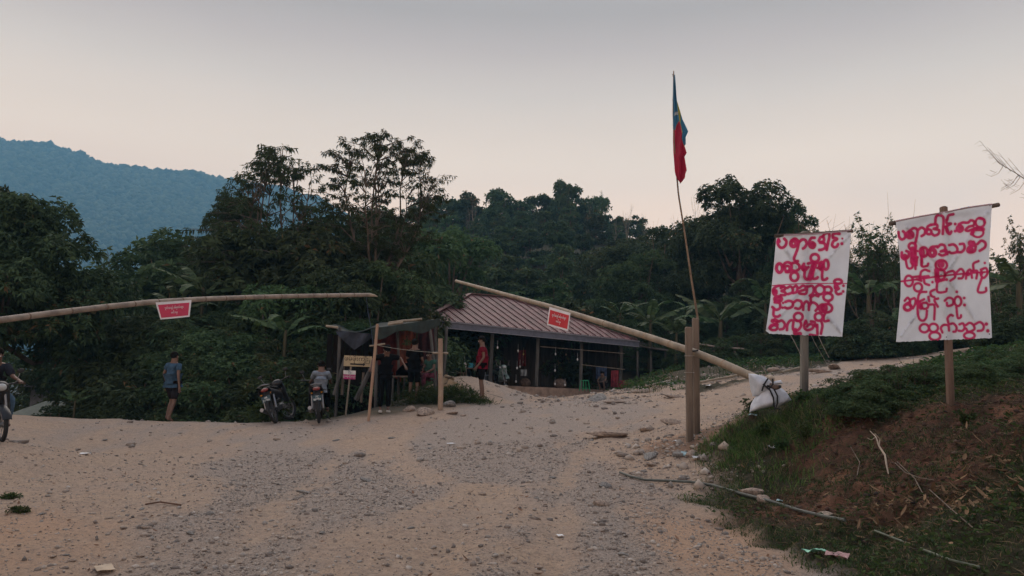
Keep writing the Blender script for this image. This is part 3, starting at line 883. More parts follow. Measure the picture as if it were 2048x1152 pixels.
tree('round', 768, 416, 35, 'slim dense tree filling in below the right feathery crown', sx=.62)
tree('roundb', 520, 410, 35, 'slim dense tree filling in below the left feathery crown', sx=.9)
# bushes that close the lower band on the left
rs = random.Random(5)
for i, (u_, v_, y_) in enumerate([(345,680,25.5),(360,640,26),(345,610,27),(400,625,25.5),(440,600,28),(480,650,24.5),(520,600,27),(555,680,23.5),(600,640,24.5),(640,660,25),
                                  (245,600,38),(330,590,32),(270,740,23.2),(420,700,23.4),(370,690,24),(500,720,23),(580,720,22.6),(640,740,23.2),(300,790,22.3),(455,790,22.2),(540,800,21.6),(690,700,24.5),(735,640,25.0),(700,620,26)]):
    tree(rs.choice(['thick', 'thickb', 'thick']) if v_ < 710 else rs.choice(['bush', 'bushb']), u_, v_, y_, 'dark leafy bush in the thicket beyond the road edge on the left', 'bush', 'bushes in the left thicket', 'bush', sx=rs.uniform(.95, 1.35) * (1.15 if v_ > 640 else 1))

# hill forest
hl = 'tree of the dark forest on the hill behind the red roof'
def hill_tops(u):
    return np.interp(u, [820, 880, 920, 960, 1000, 1040, 1090, 1135, 1160, 1200, 1240, 1290, 1330, 1400, 1560, 1620, 1700, 1760, 1800, 1900, 2048],
                     [400, 392, 398, 400, 385, 392, 380, 362, 400, 400, 425, 440, 440, 430, 440, 430, 450, 470, 480, 560, 580])
for row, (y_, dv, du) in enumerate([(118, 0, 27), (100, 34, 44), (84, 76, 52), (70, 112, 60), (58, 150, 66), (49, 186, 74), (42, 214, 78)]):
    u_ = 812 + row * 13
    while u_ < 1330 + 40 * row and u_ < 1500:
        vt = hill_tops(u_) + dv + rs.uniform(-12, 14)
        if not (y_ < 45 and u_ < 960):
            kk = rs.choice(['hilla', 'hillb', 'hillc'])
            tree(kk, u_, vt, y_ + rs.uniform(-3, 3), hl, 'tree', 'forest trees on the hill', 'forest_tree', sx=rs.uniform(.9, 1.35) * (1.0 if row else .75), parts=False,
                 zbase=at(u_, vt, y_)[2] - rs.uniform(7.5, 10.5) if row == 0 else None)
        u_ += du * rs.uniform(.8, 1.2)
# the taller ones on the skyline
tree('hillb', 1135, 358, 112, 'tallest slim tree on the hill skyline right of centre', name='forest_tree', parts=False, sx=.55)
tree('thin', 1206, 382, 105, 'pair of slim open treetops on the skyline right of the tallest one', name='forest_tree', sx=.5)
tree('hillc', 995, 381, 112, 'broad round tree standing up on the hill skyline left of centre', name='forest_tree', parts=False, sx=.8)
for u_, v_, y_ in [(940,392,100),(1175,405,105),(1255,405,90),(1230,432,92),(1290,425,80),(1380,392,70),(1345,430,70)]:
    tree('bare', u_, v_, y_, 'bare pale twiggy tree poking out of the hill skyline', 'tree', 'bare trees on the skyline', 'bare_tree', sx=.6)

# right side
tree('mangob', 1478, 352, 46, 'large dark round-topped tree behind the flag pole', name='mango_tree', rot=.9, sx=1.0)
tree('mangob', 1420, 400, 48, 'left shoulder of the big dark tree group behind the flag pole', name='mango_tree', sx=.95)
tree('mangob', 1540, 405, 47, 'dark tree leaning on the right flank of the large round-topped tree', name='mango_tree', sx=.9)
tree('roundb', 1604, 412, 44, 'small upright tree just above the left banner', sx=.7)
tree('roundb', 1330, 452, 52, 'dark tree left of the flag pole at mid height')
tree('round', 1262, 470, 62, 'dark tree on the hill shoulder right of the pale bare twigs', sx=1.3)
tree('roundb', 1315, 478, 60, 'dark tree on the hill shoulder just left of the flag pole', sx=1.3)
tree('round', 1985, 520, 38, 'dark tree showing just right of the right banner', sx=1.2)
tree('roundb', 1935, 545, 40, 'dark tree behind the right edge of the right banner', sx=1.2)
tree('round', 1280, 500, 48, 'dark bushy tree above the right end of the red roof', sx=1.1)
tree('thin', 1742, 425, 34, 'open leafy tree between the two white banners', sx=.9)
tree('thin', 1790, 430, 33, 'slender tree peeping out at the left corner of the right banner', sx=.5)
tree('roundb', 1755, 500, 36, 'dense dark tree below the open treetop between the banners', sx=.9)
tree('roundb', 1665, 500, 38, 'dark bushy tree behind the left banner')
tree('canes', 1690, 395, 38, 'tall dry canes standing above the left banner', 'reeds', name='dry_canes', sx=.8)
tree('canes', 1720, 410, 38.5, 'second clump of tall dry canes between the two banners', 'reeds', name='dry_canes', sx=1.0)
tree('canes', 1640, 430, 39, 'shorter dry canes behind the left banner top', 'reeds', name='dry_canes', sx=1.1)
tree('bamboob', 1800, 480, 40, 'feathery bamboo clump behind the left edge of the right banner', 'bamboo', name='bamboo_clump', sx=.6)
tree('thin', 2040, 432, 30, 'half hidden airy tree at the right edge of the picture', sx=.7)
tree('canes', 2000, 500, 32, 'pale dry canes right of the right banner', 'reeds', name='dry_canes', sx=1.5)
tree('roundb', 2040, 560, 31, 'dark bushy tree low at the right edge', sx=1.0)
tree('bush', 1990, 590, 27, 'leafy bush right of the right banner above the road', 'bush', name='bush', sx=1.4)
for i, (u_, v_, y_) in enumerate([(1270,640,40),(1330,620,41),(1390,600,42),(1450,590,43),(1500,560,44),(1560,520,43),(1620,560,41),(1680,560,40),(1740,570,39),(1800,560,39),(1860,570,39),(1930,600,38),
                                  (1300,690,38),(1360,690,37),(1430,680,36.5),(1500,670,37),(1560,660,38),(1620,640,38),(1690,640,37.5),(1750,640,38),(1800,640,40),(1870,640,42),(1560,700,35.5),(1640,690,36.5),(1700,680,37),(2000,650,38),(2048,630,36)]):
    tree(rs.choice(['bush', 'bushb', 'roundb', 'round']) if v_ < 640 else rs.choice(['bush', 'bushb']), u_, v_, y_, 'dark leafy bush in the thicket beyond the climbing road', 'bush', 'bushes beyond the climbing road', 'bush', sx=rs.uniform(1.0, 1.4) * (1.25 if v_ > 620 else 1))

for i, (u_, v_, y_) in enumerate([(1390,685,35),(1430,675,35.2),(1475,672,35.4),(1520,668,35.4),(1715,640,29.5),(1745,625,29.3),(1780,640,29.5),(1815,650,30),(1690,660,30),(2035,610,22.5),(2000,640,23)]):
    tree(rs.choice(['bush', 'bushb']), u_, v_, y_, 'dark low bush in front of the banana plants beyond the road', 'bush', 'bushes in front of the banana plants', 'bush', sx=1.35)
# banana plants
for a in [(1440, 640, 37, 1.25, 'banana plant with wide leaves right behind the gate posts', 9), (1300, 640, 37.5, 1.1, 'banana plant with upright pale leaves above the right end of the red roof', 8),
          (1240, 625, 40, .8, 'small banana plant left of the upright one above the roof', 7), (1352, 665, 36, .9, 'low banana plant between the flag pole and the roof end', 7),
          (1735, 585, 31, 1.0, 'banana plant with yellowish leaves between the two banners', 7), (1790, 640, 31, .8, 'low banana plant touching the left edge of the right banner', 6),
          (1530, 600, 38, 1.1, 'banana plant hidden behind the left banner', 7),
          (405, 575, 27, .95, 'banana plant with torn pale leaves above the left barrier pole', 7), (352, 605, 26, .75, 'banana plant with a leaf lying over the left barrier sign', 6),
          (570, 660, 23.5, .8, 'dim banana plant above the right parked motorbike', 6), (2035, 560, 24, 1.0, 'banana plant at the right edge of the picture', 7),
          (150, 800, 21.8, .35, 'drooping young banana plant beyond the road edge under the mango tree', 6)]:
    banana(*a, seed=3)

# dry branch reaching in at the top right
rg_ = np.random.default_rng(8)
b0 = at(2100, 395, 12); b1 = at(1995, 325, 11.6)
mb = MB(); main = [b0 + (b1 - b0) * q + np.array([0, 0, .03 * math.sin(q * 3)]) for q in np.linspace(0, 1, 7)]
mb.tube(main, [.012 - .009 * q for q in np.linspace(0, 1, 7)], 5)
for i in range(13):
    q = rg_.uniform(.05, 1); p = b0 + (b1 - b0) * q; sd = -1 if i % 2 else 1
    e = p + np.array([-.32, 0, .34 * sd + .06]) * rg_.uniform(.5, 1.1)
    m_ = (p + e) / 2 + np.array([.02, 0, -.03])
    mb.tube([p, m_, e], [.0045, .003, .002], 4)
    for j in range(4):
        f_ = p + (e - p) * rg_.uniform(.3, 1); mb.tube([f_, f_ + np.array([-.09, 0, rg_.uniform(-.08, .1)])], [.002, .0015], 3)
r_ = empty('bare_tree', 'bare dry branches reaching in at the upper right corner', 'tree', tuple(at(2140, 740, 12.3)))
mb.build('branch', M_bark, r_)
mb = MB(); g0 = np.array(r_.location); mb.tube([g0 + (0, 0, -.5), g0 + (0.05, 0, 1.2), b0], [.07, .05, .012], 8); mb.build('trunk', M_bark, r_, True)

# forest on the mountain: crowns nobody could count
rg_ = np.random.default_rng(77)
NT = 36000
X = rg_.uniform(-1070, 70, NT); Yy = 550 + (YM - 545) * rg_.uniform(0, 1, NT) ** .7
ridgeX = rg_.uniform(-1040, -100, 900); X = np.concatenate([X, ridgeX]); Yy = np.concatenate([Yy, rg_.uniform(YM - 16, YM + 7, 900)])
Zz = mount_z(X, Yy)
ico = np.array([(0, 0, 1), (.89, 0, .45), (.28, .85, .45), (-.72, .53, .45), (-.72, -.53, .45), (.28, -.85, .45), (.72, .53, -.3), (-.28, .85, -.3), (-.89, 0, -.3), (-.28, -.85, -.3), (.72, -.53, -.3)])
icf = np.array([(0, 1, 2), (0, 2, 3), (0, 3, 4), (0, 4, 5), (0, 5, 1), (1, 6, 2), (2, 7, 3), (3, 8, 4), (4, 9, 5), (5, 10, 1), (2, 6, 7), (3, 7, 8), (4, 8, 9), (5, 9, 10), (1, 10, 6)])
sc = rg_.uniform(2.4, 6.0, len(X)); sc[-900:] *= rg_.uniform(.6, 1.6, 900)
V = ico[None] * (sc[:, None, None] * rg_.uniform(.75, 1.3, (len(X), len(ico), 1))) * np.array([1, 1, 1.05]) + np.stack([X, Yy, Zz + sc * .45], -1)[:, None]
F = (icf[None] + (np.arange(len(X)) * len(ico))[:, None, None]).reshape(-1, 3)
fm, t, b = new_mat('far_crown')
at_ = node(t, 'ShaderNodeAttribute', attribute_name='rnd')
t.links.new(mixc(t, at_.outputs['Fac'], (.02, .032, .018), (.08, .10, .05)), b.inputs['Base Color']); b.inputs['Roughness'].default_value = 1
tag(link('mountain_forest', np_mesh('mountain_forest', V.reshape(-1, 3), F, fm, False, fattr={'rnd': np.repeat(rg_.uniform(0, 1, len(X)), 15)})), 'hazy forest covering the far mountain', 'forest', kind='stuff')

# haze
mb = MB(); mb.box((-350, 800, 195), (2700, 1730, 450))
hz = mb.build('haze', None); hz['kind'] = 'stuff'; hz.display_type = 'WIRE'
hm = bpy.data.materials.new('haze_air'); hm.use_nodes = True; t = hm.node_tree; t.nodes.clear()
o = t.nodes.new('ShaderNodeOutputMaterial'); pv = t.nodes.new('ShaderNodeVolumePrincipled')
pv.inputs['Color'].default_value = (.24, .62, 1.0, 1); pv.inputs['Density'].default_value = .0005; pv.inputs['Anisotropy'].default_value = 0
t.links.new(pv.outputs[0], o.inputs['Volume']); hz.data.materials.append(hm)
# ---------------------------------------------------------------- stones, grass, litter (what nobody could count)
def stone_mesh(name, X, Y, S, rg, mat, sink=.35, flat=.8):
    n = len(X); V0 = ico - np.array([0, 0, 0])
    V0 = np.vstack([ico[:11], [(0, 0, -.6)]])
    F0 = np.vstack([icf, [(6, 11, 7), (7, 11, 8), (8, 11, 9), (9, 11, 10), (10, 11, 6)]])
    Rz = rg.uniform(0, 6.28, n); c, s = np.cos(Rz), np.sin(Rz)
    A = np.stack([rg.uniform(.7, 1.35, n), rg.uniform(.6, 1.1, n), rg.uniform(.6, 1.2, n) * flat], -1)
    P = V0[None] * A[:, None, :] * rg.uniform(.6, 1.3, (n, 12, 1)) * S[:, None, None]
    Q = P.copy(); Q[..., 0] = P[..., 0] * c[:, None] - P[..., 1] * s[:, None]; Q[..., 1] = P[..., 0] * s[:, None] + P[..., 1] * c[:, None]
    Z = H(X, Y) + S * flat * .5 * (1 - sink * 2)
    Q += np.stack([X, Y, Z], -1)[:, None]
    F = (F0[None] + (np.arange(n) * 12)[:, None, None]).reshape(-1, 3)
    return np_mesh(name, Q.reshape(-1, 3), F, mat, False, fattr={'rnd': np.repeat(rg.uniform(0, 1, n), len(F0))})
def stone_mat(name, cols):
    m, t, b = new_mat(name)
    at_ = node(t, 'ShaderNodeAttribute', attribute_name='rnd')
    r = t.nodes.new('ShaderNodeValToRGB'); cr = r.color_ramp; cr.interpolation = 'CONSTANT'
    while len(cr.elements) > 1: cr.elements.remove(cr.elements[-1])
    cr.elements[0].color = (*cols[0], 1)
    for i, c in enumerate(cols[1:]): e = cr.elements.new((i + 1) / len(cols)); e.color = (*c, 1)
    t.links.new(at_.outputs['Fac'], r.inputs[0])
    c = mixc(t, maprange(t, noise(t, 25, 4), .35, .7, 0, .5), r.outputs[0], (.25, .20, .165) if name == 'stone' else (.05, .03, .022))
    t.links.new(c, b.inputs['Base Color']); b.inputs['Roughness'].default_value = .9; b.inputs['Specular IOR Level'].default_value = .2
    bump(t, b, noise(t, 90, 3), .5, .01); return m
M_stone = stone_mat('stone', [(.27, .235, .205), (.20, .185, .17), (.33, .28, .235), (.12, .11, .105), (.25, .235, .22), (.38, .345, .31), (.16, .135, .12)])
rg = np.random.default_rng(101)
def scatter(n, x0, x1, y0, y1, keep, ybias=1.6):
    X = rg.uniform(x0, x1, n); Y = y0 + (y1 - y0) * rg.uniform(0, 1, n) ** ybias
    k = keep(X, Y); k = rg.uniform(size=n) < k
    return X[k], Y[k]
def on_road(X, Y):
    r, g, rd, fl = masks(X, Y)
    gv = gravel_amount(X, Y)
    edge = np.exp(-((X - verge_x(Y)) / .5) ** 2)
    return np.clip(r * (.22 + .8 * gv ** 1.2 + .5 * edge), 0, 1)
X, Y = scatter(95000, -8.5, 4.5, 4.6, 15, on_road, 1.7)
S = .006 + .0075 * rg.pareto(2.6, len(X)).clip(0, 4.5) * .8
tag(link('gravel', stone_mesh('gravel', X, Y, S, rg, M_stone)), 'loose gravel strewn in streaks over the dirt road', 'gravel', kind='stuff')
X, Y = scatter(9000, -13, 16, 13, 34, lambda X, Y: np.clip(on_road(X, Y) * .7 + .35 * (seg_dist(X, Y, BR, BRW) > 0) * (X > -2), 0, 1), 1.2)
S = .012 + .02 * rg.pareto(2.4, len(X)).clip(0, 4)
tag(link('rubble', stone_mesh('rubble', X, Y, S, rg, M_stone)), 'small stones along the far side of the road', 'gravel', kind='stuff')
# stony strip on the near edge of the platform in front of the house and beyond the road
X, Y = scatter(5200, 0, 10, 19, 31, lambda X, Y: smooth(fbm(X * .8, Y * .8, 61), .42, .6) * (seg_dist(X, Y, BR, BRW) > .1) * .8, 1.0)
S = .014 + .02 * rg.pareto(2.3, len(X)).clip(0, 4)
tag(link('rubble', stone_mesh('rubble', X, Y, S, rg, M_stone)), 'broken stones lying between the road and the red-roofed house', 'gravel', kind='stuff')
X, Y = scatter(1500, 1.6, 3.6, 9.6, 13.2, lambda X, Y: .5 * np.exp(-(((X - 2.5) / .8) ** 2)), 1)
S = .010 + .02 * rg.pareto(2.3, len(X)).clip(0, 4)
tag(link('rubble', stone_mesh('rubble', X, Y, S, rg, M_stone)), 'stones on the bare earth round the gate posts', 'gravel', kind='stuff')

def blades(name, X, Y, Hh, W, rg, mat, lean=.5):
    n = len(X); Z = H(X, Y)
    a = rg.uniform(0, 6.28, n); D = np.stack([np.cos(a), np.sin(a), np.zeros(n)], -1) * (Hh * lean * rg.uniform(.2, 1.3, n))[:, None]
    b = rg.uniform(0, 6.28, n); Sd = np.stack([np.cos(b), np.sin(b), np.zeros(n)], -1) * (W / 2)[:, None]
    B = np.stack([X, Y, Z - .01], -1); up = np.array([0, 0, 1.0])
    M_ = B + D * .35 + up * (Hh * .6)[:, None]; T = B + D + up * (Hh * .92)[:, None]
    V = np.stack([B - Sd, B + Sd, M_ + Sd * .8, M_ - Sd * .8, T], 1).reshape(-1, 3)
    o = np.arange(n)[:, None] * 5
    Ft = np.concatenate([o + [0, 1, 2], o + [0, 2, 3], o + [3, 2, 4]], 0)
    r = rg.uniform(0, 1, n); 
    return np_mesh(name, V, Ft, mat, False, fattr={'rnd': np.tile(r, 3)})
def clumped(n, keep, x0, x1, y0, y1, sig, per, ybias=1.4):
    X, Y = scatter(n, x0, x1, y0, y1, keep, ybias)
    X = np.repeat(X, per) + rg.normal(0, sig, len(X) * per); Y = np.repeat(Y, per) + rg.normal(0, sig, len(Y) * per)
    return X, Y
def green_keep(X, Y):
    r, g, rd, fl = masks(X, Y)
    return g * (1 - rd * .93) * smooth(fbm(X * 1.1, Y * 1.1, 51), .22, .45)
X, Y = clumped(15000, green_keep, 1.4, 9, 4.6, 16, .06, 12, 1.15)
k = masks(X, Y)[0] < .5; X, Y = X[k], Y[k]
Xb, Yb = clumped(3600, lambda a, b: masks(a, b)[1] * smooth(fbm(a * 1.6, b * 1.6, 53), .3, .55), 1.7, 5.2, 4.8, 9.2, .06, 11, 1)
k = masks(Xb, Yb)[0] < .5; X = np.concatenate([X, Xb[k]]); Y = np.concatenate([Y, Yb[k]])
lush = np.exp(-(((X - 3.8) / 1.0) ** 2 + ((Y - 10.9) / 1.3) ** 2))
tag(link('grass', blades('grass', X, Y, rg.uniform(.015, .06, len(X)) * (1 + 2.6 * lush), rg.uniform(.005, .011, len(X)), rg, M_grass, 1.1)), 'short rough grass on the roadside verge and mound', 'grass', kind='stuff')
X, Y = clumped(8000, lambda X, Y: np.clip(green_keep(X, Y) * smooth(fbm(X * .7, Y * .7, 59), .42, .6) + .3 * masks(X, Y)[2] * smooth(fbm(X * 1.5, Y * 1.5, 58), .5, .62), 0, 1), 1.8, 11, 4.6, 17, .08, 8)
k = masks(X, Y)[0] < .5; X, Y = X[k], Y[k]
n = len(X); a = rg.uniform(0, 6.28, n)
P = np.stack([X, Y, H(X, Y) + rg.uniform(.0, .12, n) * (1 + .8 * (rg.uniform(size=n) < .2))], -1)
D = np.stack([np.cos(a), np.sin(a), rg.uniform(-.1, .7, n)], -1)
V, F = leaf_quads(P, D, rg.uniform(.025, .075, n), rg.uniform(.015, .032, n), rg)
tag(link('weeds', np_mesh('weeds', V, F, M_weed, False, fattr={'rnd': rg.uniform(0, 1, n)})), 'low broad-leaved weeds over the mound', 'weeds', kind='stuff')
# ground cover on the far slopes right of the road and on the platform edge
def far_keep(X, Y):
    br = seg_dist(X, Y, BR, BRW)
    return smooth(br, .3, 1.2) * smooth(fbm(X * .5, Y * .5, 57), .36, .55) * ((X > 7.0) | (Y > 27) | (X > 4) & (Y > 22)) * (~((X < 8.5) & (Y < 21.5) & (Y > 15)))
X, Y = clumped(5200, far_keep, 3, 26, 13, 46, .16, 9, 1.1)
n = len(X); P = np.stack([X, Y, H(X, Y) + rg.uniform(.0, .3, n) * np.where((Y < 26) & (X > 5), .2, 1)], -1); a = rg.uniform(0, 6.28, n)
D = np.stack([np.cos(a), np.sin(a), rg.uniform(-.1, .9, n)], -1)
V, F = leaf_quads(P, D, rg.uniform(.08, .2, n), rg.uniform(.04, .08, n), rg)
tag(link('weeds', np_mesh('weeds', V, F, M_weed, False, fattr={'rnd': rg.uniform(0, 1, n)})), 'dark weeds covering the slope beside the climbing road', 'weeds', kind='stuff')
X, Y = clumped(2600, far_keep, 3, 24, 14, 42, .12, 8, 1.1)
tag(link('grass', blades('grass', X, Y, rg.uniform(.1, .35, len(X)) * np.where((Y < 26) & (X > 5), .3, 1), rg.uniform(.008, .02, len(X)), rg, M_grass, .6)), 'tall dry-tipped grass beside the climbing road', 'grass', kind='stuff')
M_lush = leaf_mat('lush_grass', (.045, .09, .022), (.13, .20, .06), .35, .6, dead=(.2, .17, .09), deadfrac=.06)
def lush_keep(X, Y):
    l_ = np.exp(-(((X - 3.55) / .75) ** 2 + ((Y - 10.9) / 1.0) ** 2)) + 1.0 * np.exp(-(((X - 2.1) / .45) ** 2 + ((Y - 10.5) / .5) ** 2)) + .35 * np.exp(-(((X - 4.6) / .8) ** 2 + ((Y - 12.2) / .6) ** 2))
    return np.clip(l_, 0, 1) * masks(X, Y)[1] * smooth(fbm(X * 2, Y * 2, 66), .35, .5)
X, Y = clumped(9000, lush_keep, 1.5, 6, 9, 13.5, .05, 9, 1)
k = masks(X, Y)[0] < .5; X, Y = X[k], Y[k]
tag(link('grass', blades('grass', X, Y, rg.uniform(.05, .15, len(X)), rg.uniform(.006, .012, len(X)), rg, M_lush, .8)), 'fresh green grass clumps left of the red bank below the sandbags', 'grass', kind='stuff')
M_clod = stone_mat('clod', [(.07, .036, .027), (.04, .025, .02), (.095, .05, .036), (.025, .02, .017), (.10, .07, .055)])
X, Y = scatter(30000, 2.4, 8.5, 4.8, 11.5, lambda X, Y: np.clip(masks(X, Y)[2] * .9 + masks(X, Y)[1] * .12, 0, 1), 1.2)
S = .005 + .007 * rg.pareto(2.4, len(X)).clip(0, 4)
tag(link('clods', stone_mesh('clods', X, Y, S, rg, M_clod, .4, .8)), 'crumbling clods of dark red earth on the bank', 'earth', kind='stuff')
# dark roots, twigs and dry straw on the bank
def bank_keep(X, Y):
    r, g, rd, fl = masks(X, Y)
    return np.clip(g * .5 + rd * .6, 0, 1) * (X > 2.5)
X, Y = scatter(38000, 2.4, 8.5, 4.8, 11.5, bank_keep, 1.2)
n = len(X); a = rg.uniform(0, 6.28, n); P = np.stack([X, Y, H(X, Y) + .008], -1)
D = np.stack([np.cos(a), np.sin(a), rg.uniform(-.25, .35, n)], -1)
V, F = leaf_quads(P, D, rg.uniform(.05, .22, n), rg.uniform(.003, .007, n), rg)
M_twig = leaf_mat('twig_litter', (.03, .022, .016), (.17, .12, .08), 0, .9)
tag(link('twig_litter', np_mesh('twig_litter', V, F, M_twig, False, fattr={'rnd': rg.uniform(0, 1, n) ** 2})), 'dead twigs and roots matted over the red bank', 'twigs', kind='stuff')
# fallen dry leaves
def curled(X, Y, L, W, rg, lift=.02):
    n = len(X); a = rg.uniform(0, 6.28, n); Z = H(X, Y) + lift * rg.uniform(.3, 2.5, n)
    d = np.stack([np.cos(a), np.sin(a), rg.uniform(-.8, .8, n) * (1 if lift > .01 else .4)], -1); s = np.stack([-np.sin(a), np.cos(a), rg.uniform(-.5, .5, n)], -1)
    P = np.stack([X, Y, Z], -1); V = []
    for q, w, c in ((0, .15, 0), (.33, .85, -.06), (.68, .8, -.03), (1, .05, .16)):
        m = P + d * (L * q)[:, None] + np.array([0, 0, 1]) * (L * c)[:, None]
        V += [m + s * (W * w / 2)[:, None] + np.array([0, 0, 1]) * (W * w * .3)[:, None], m, m - s * (W * w / 2)[:, None] + np.array([0, 0, 1]) * (W * w * .3)[:, None]]
    V = np.stack(V, 1).reshape(-1, 3); o = np.arange(n)[:, None] * 12
    F = np.concatenate([o + [3 * i + j, 3 * i + j + 1, 3 * i + j + 4, 3 * i + j + 3] for i in range(3) for j in (0, 1)], 0)
    return V, F, 6
c = at(1930, 965, 7.0); c2 = at(1800, 985, 7.3); c3 = at(1960, 1020, 6.3)
X = np.concatenate([rg.normal(c[0] + .1, .5, 260), rg.normal(c2[0], .22, 90), rg.normal(c3[0], .3, 70), rg.uniform(2.6, 7.5, 130)])
Y = np.concatenate([rg.normal(c[1], .2, 260), rg.normal(c2[1], .14, 90), rg.normal(c3[1], .16, 70), rg.uniform(5, 11, 130)])
n = len(X); V, F, k = curled(X, Y, rg.uniform(.04, .12, n), rg.uniform(.015, .045, n), rg, .03)
tag(link('fallen_leaves', np_mesh('fallen_leaves', V, F, M_dry, False, fattr={'rnd': np.tile(rg.uniform(0, 1, n), k)})), 'curled dry brown leaves heaped at the foot of the red bank', 'dead leaves', kind='stuff')
X = rg.uniform(-8, 3, 500); Y = rg.uniform(5, 20, 500); k_ = masks(X, Y)[0] > .5; X, Y = X[k_], Y[k_]; n = len(X)
V, F, k = curled(X, Y, rg.uniform(.03, .08, n), rg.uniform(.012, .03, n), rg, .006)
tag(link('fallen_leaves', np_mesh('fallen_leaves', V, F, M_dry, False, fattr={'rnd': np.tile(rg.uniform(0, 1, n), k)})), 'scattered dry leaves on the dirt road', 'dead leaves', kind='stuff')

# single rocks
def rock_mesh(seed, f=.6):
    rg = np.random.default_rng(seed); mb = MB(); mb.ball((0, 0, 0), 1, 12, 8)
    V = np.array(mb.v); d = 1 + .35 * (fbm(V[:, 0] * 1.4 + seed, V[:, 1] * 1.4 + V[:, 2] * 2, seed, 3) - .5) * 2
    pl = rg.normal(size=(7, 3)); pl /= np.linalg.norm(pl, axis=1, keepdims=True)
    V = V * d[:, None]
    for p in pl:
        h = V @ p - .72; V -= np.maximum(h, 0)[:, None] * p * .85
    V *= np.array([1.15, .9, f]); mb.v = [tuple(q) for q in V]
    return mb.mesh('rock', M_rock, True)
M_rock = plain('rock', (.30, .235, .19), .9, .45, 5, bmp=.5)
M_rockg = plain('grey_rock', (.20, .19, .18), .9, .45, 5, bmp=.5)
ROCKS = [rock_mesh(200 + i) for i in range(5)]
def rock(u, v, size, label=None, group=None, y0=5, grey=False, sc=(1, 1, 1), Y=None):
    p = ground_at(u, v, y0)
    me = ROCKS[random.randrange(5)]
    if grey: me = me.copy(); me.materials[0] = M_rockg
    o = link('rock', me, None, p + np.array([0, 0, size * .12]), (random.uniform(-.2, .2), random.uniform(-.2, .2), random.uniform(0, 6)), (size * sc[0], size * sc[1], size * sc[2]))
    return tag(o, label or 'loose stone lying on the gravelly road', 'rock', group or (None if label else 'stones on the road'))
rock(1215, 872, .27, 'large flat pale rock sunk in the road left of the gate posts', sc=(1.5, 1, .55))
rock(1295, 862, .16, 'rounded stone just left of the gate post foot')
rock(1345, 848, .17, 'pale stone behind the gate post foot, left side', sc=(1.3, 1, .8))
rock(1358, 912, .1, 'dark grey stone at the tip of the grass below the gate posts', grey=True)
rock(1383, 912, .11, 'tan square stone at the tip of the grass below the gate posts')
rock(1300, 915, .13, 'long mossy stone in the left tip of the grass verge', sc=(1.4, .8, .6), grey=True)
rock(1305, 932, .08, 'small flat stone in the left tip of the grass verge', sc=(1.3, .8, .6))
rock(1648, 1032, .08, 'smooth flat pale stone beside the plastic pipe', sc=(1.5, 1, .7))
rock(1505, 990, .13, 'reddish clod at the foot of the bank above the pipe', sc=(1.2, 1, .7))
rock(1530, 1003, .1, 'second reddish clod at the foot of the bank above the pipe')
rock(820, 822, .17, 'stone at the left of the bamboo post foot')
rock(848, 828, .26, 'large round stone at the foot of the thick bamboo post', sc=(1.1, 1, 1))
rock(900, 812, .22, 'dark grey stone right of the bamboo post foot', grey=True)
rock(905, 828, .14, 'pale stone in front of the bamboo post foot', sc=(1.2, 1, .6))
rock(925, 832, .1, 'small pale stone right of the bamboo post foot', sc=(1.2, 1, .6))
rock(690, 806, .3, 'rounded boulder behind the sign post with the arrow board', grey=True)
rock(720, 812, .2, 'stone right of the arrow board post')
rock(655, 826, .24, 'brown mossy rock right of the parked motorbikes')
rock(1515, 728, .42, 'big rounded boulder on the grass beyond the road', y0=18, sc=(1.2, 1, 1))
rock(1545, 742, .2, 'smaller pale boulder beside the big one beyond the road', y0=18)
rock(1195, 800, .35, 'flat slab of rock on the stony strip before the house', y0=18, sc=(1.5, .8, .4), grey=True)
rock(1230, 806, .22, 'flat pale rock right of the slab before the house', y0=18, sc=(1.4, .8, .4))
rock(1290, 785, .25, 'low rock on the stony strip below the green stool', y0=18, sc=(1.4, .8, .5))
rock(1350, 795, .2, 'pale rock at the upper road edge left of the gate posts', y0=17, sc=(1.4, .8, .5))
rock(1640, 745, .3, 'rock at the upper edge of the road left of the left banner post', y0=18, sc=(1.4, .8, .5))
rock(1670, 738, .3, 'rock at the upper edge of the road right of the left banner post', y0=18, sc=(1.4, .8, .5))
rock(1340, 770, .25, 'low grey rock beside the lying bamboo poles', y0=18, sc=(1.3, .8, .5), grey=True)
rock(420, 1030, .045, 'dark wet-looking stone in the left middle of the road', grey=True)
rock(295, 1057, .04, 'small reddish brown stone left of centre in the foreground', sc=(1.3, .8, .7))
rock(735, 964, .09, 'dark stone in the middle of the road', grey=True, sc=(1.4, .8, .6))
rock(965, 990, .06, 'yellowish pointed stone in the middle of the road')
rock(1210, 975, .1, 'grey stone on the right wheel track', grey=True)
rock(610, 988, .1, 'flat grey stone slab in the middle of the road', grey=True, sc=(1.5, .7, .35))
rock(1205, 1012, .09, 'pinkish round stone at the right side of the road')
rs2 = random.Random(9)
for i in range(70):
    v = rs2.uniform(875, 1148); u = rs2.uniform(60, 1500 if v < 1000 else 1350)
    if masks(*[np.array([q]) for q in ground_at(u, v)[:2]])[0][0] > .5:
        rock(u, v, rs2.uniform(.014, .04) * (1 + (v < 960) * .6), grey=rs2.random() < .5, sc=(1.2, .9, .7))
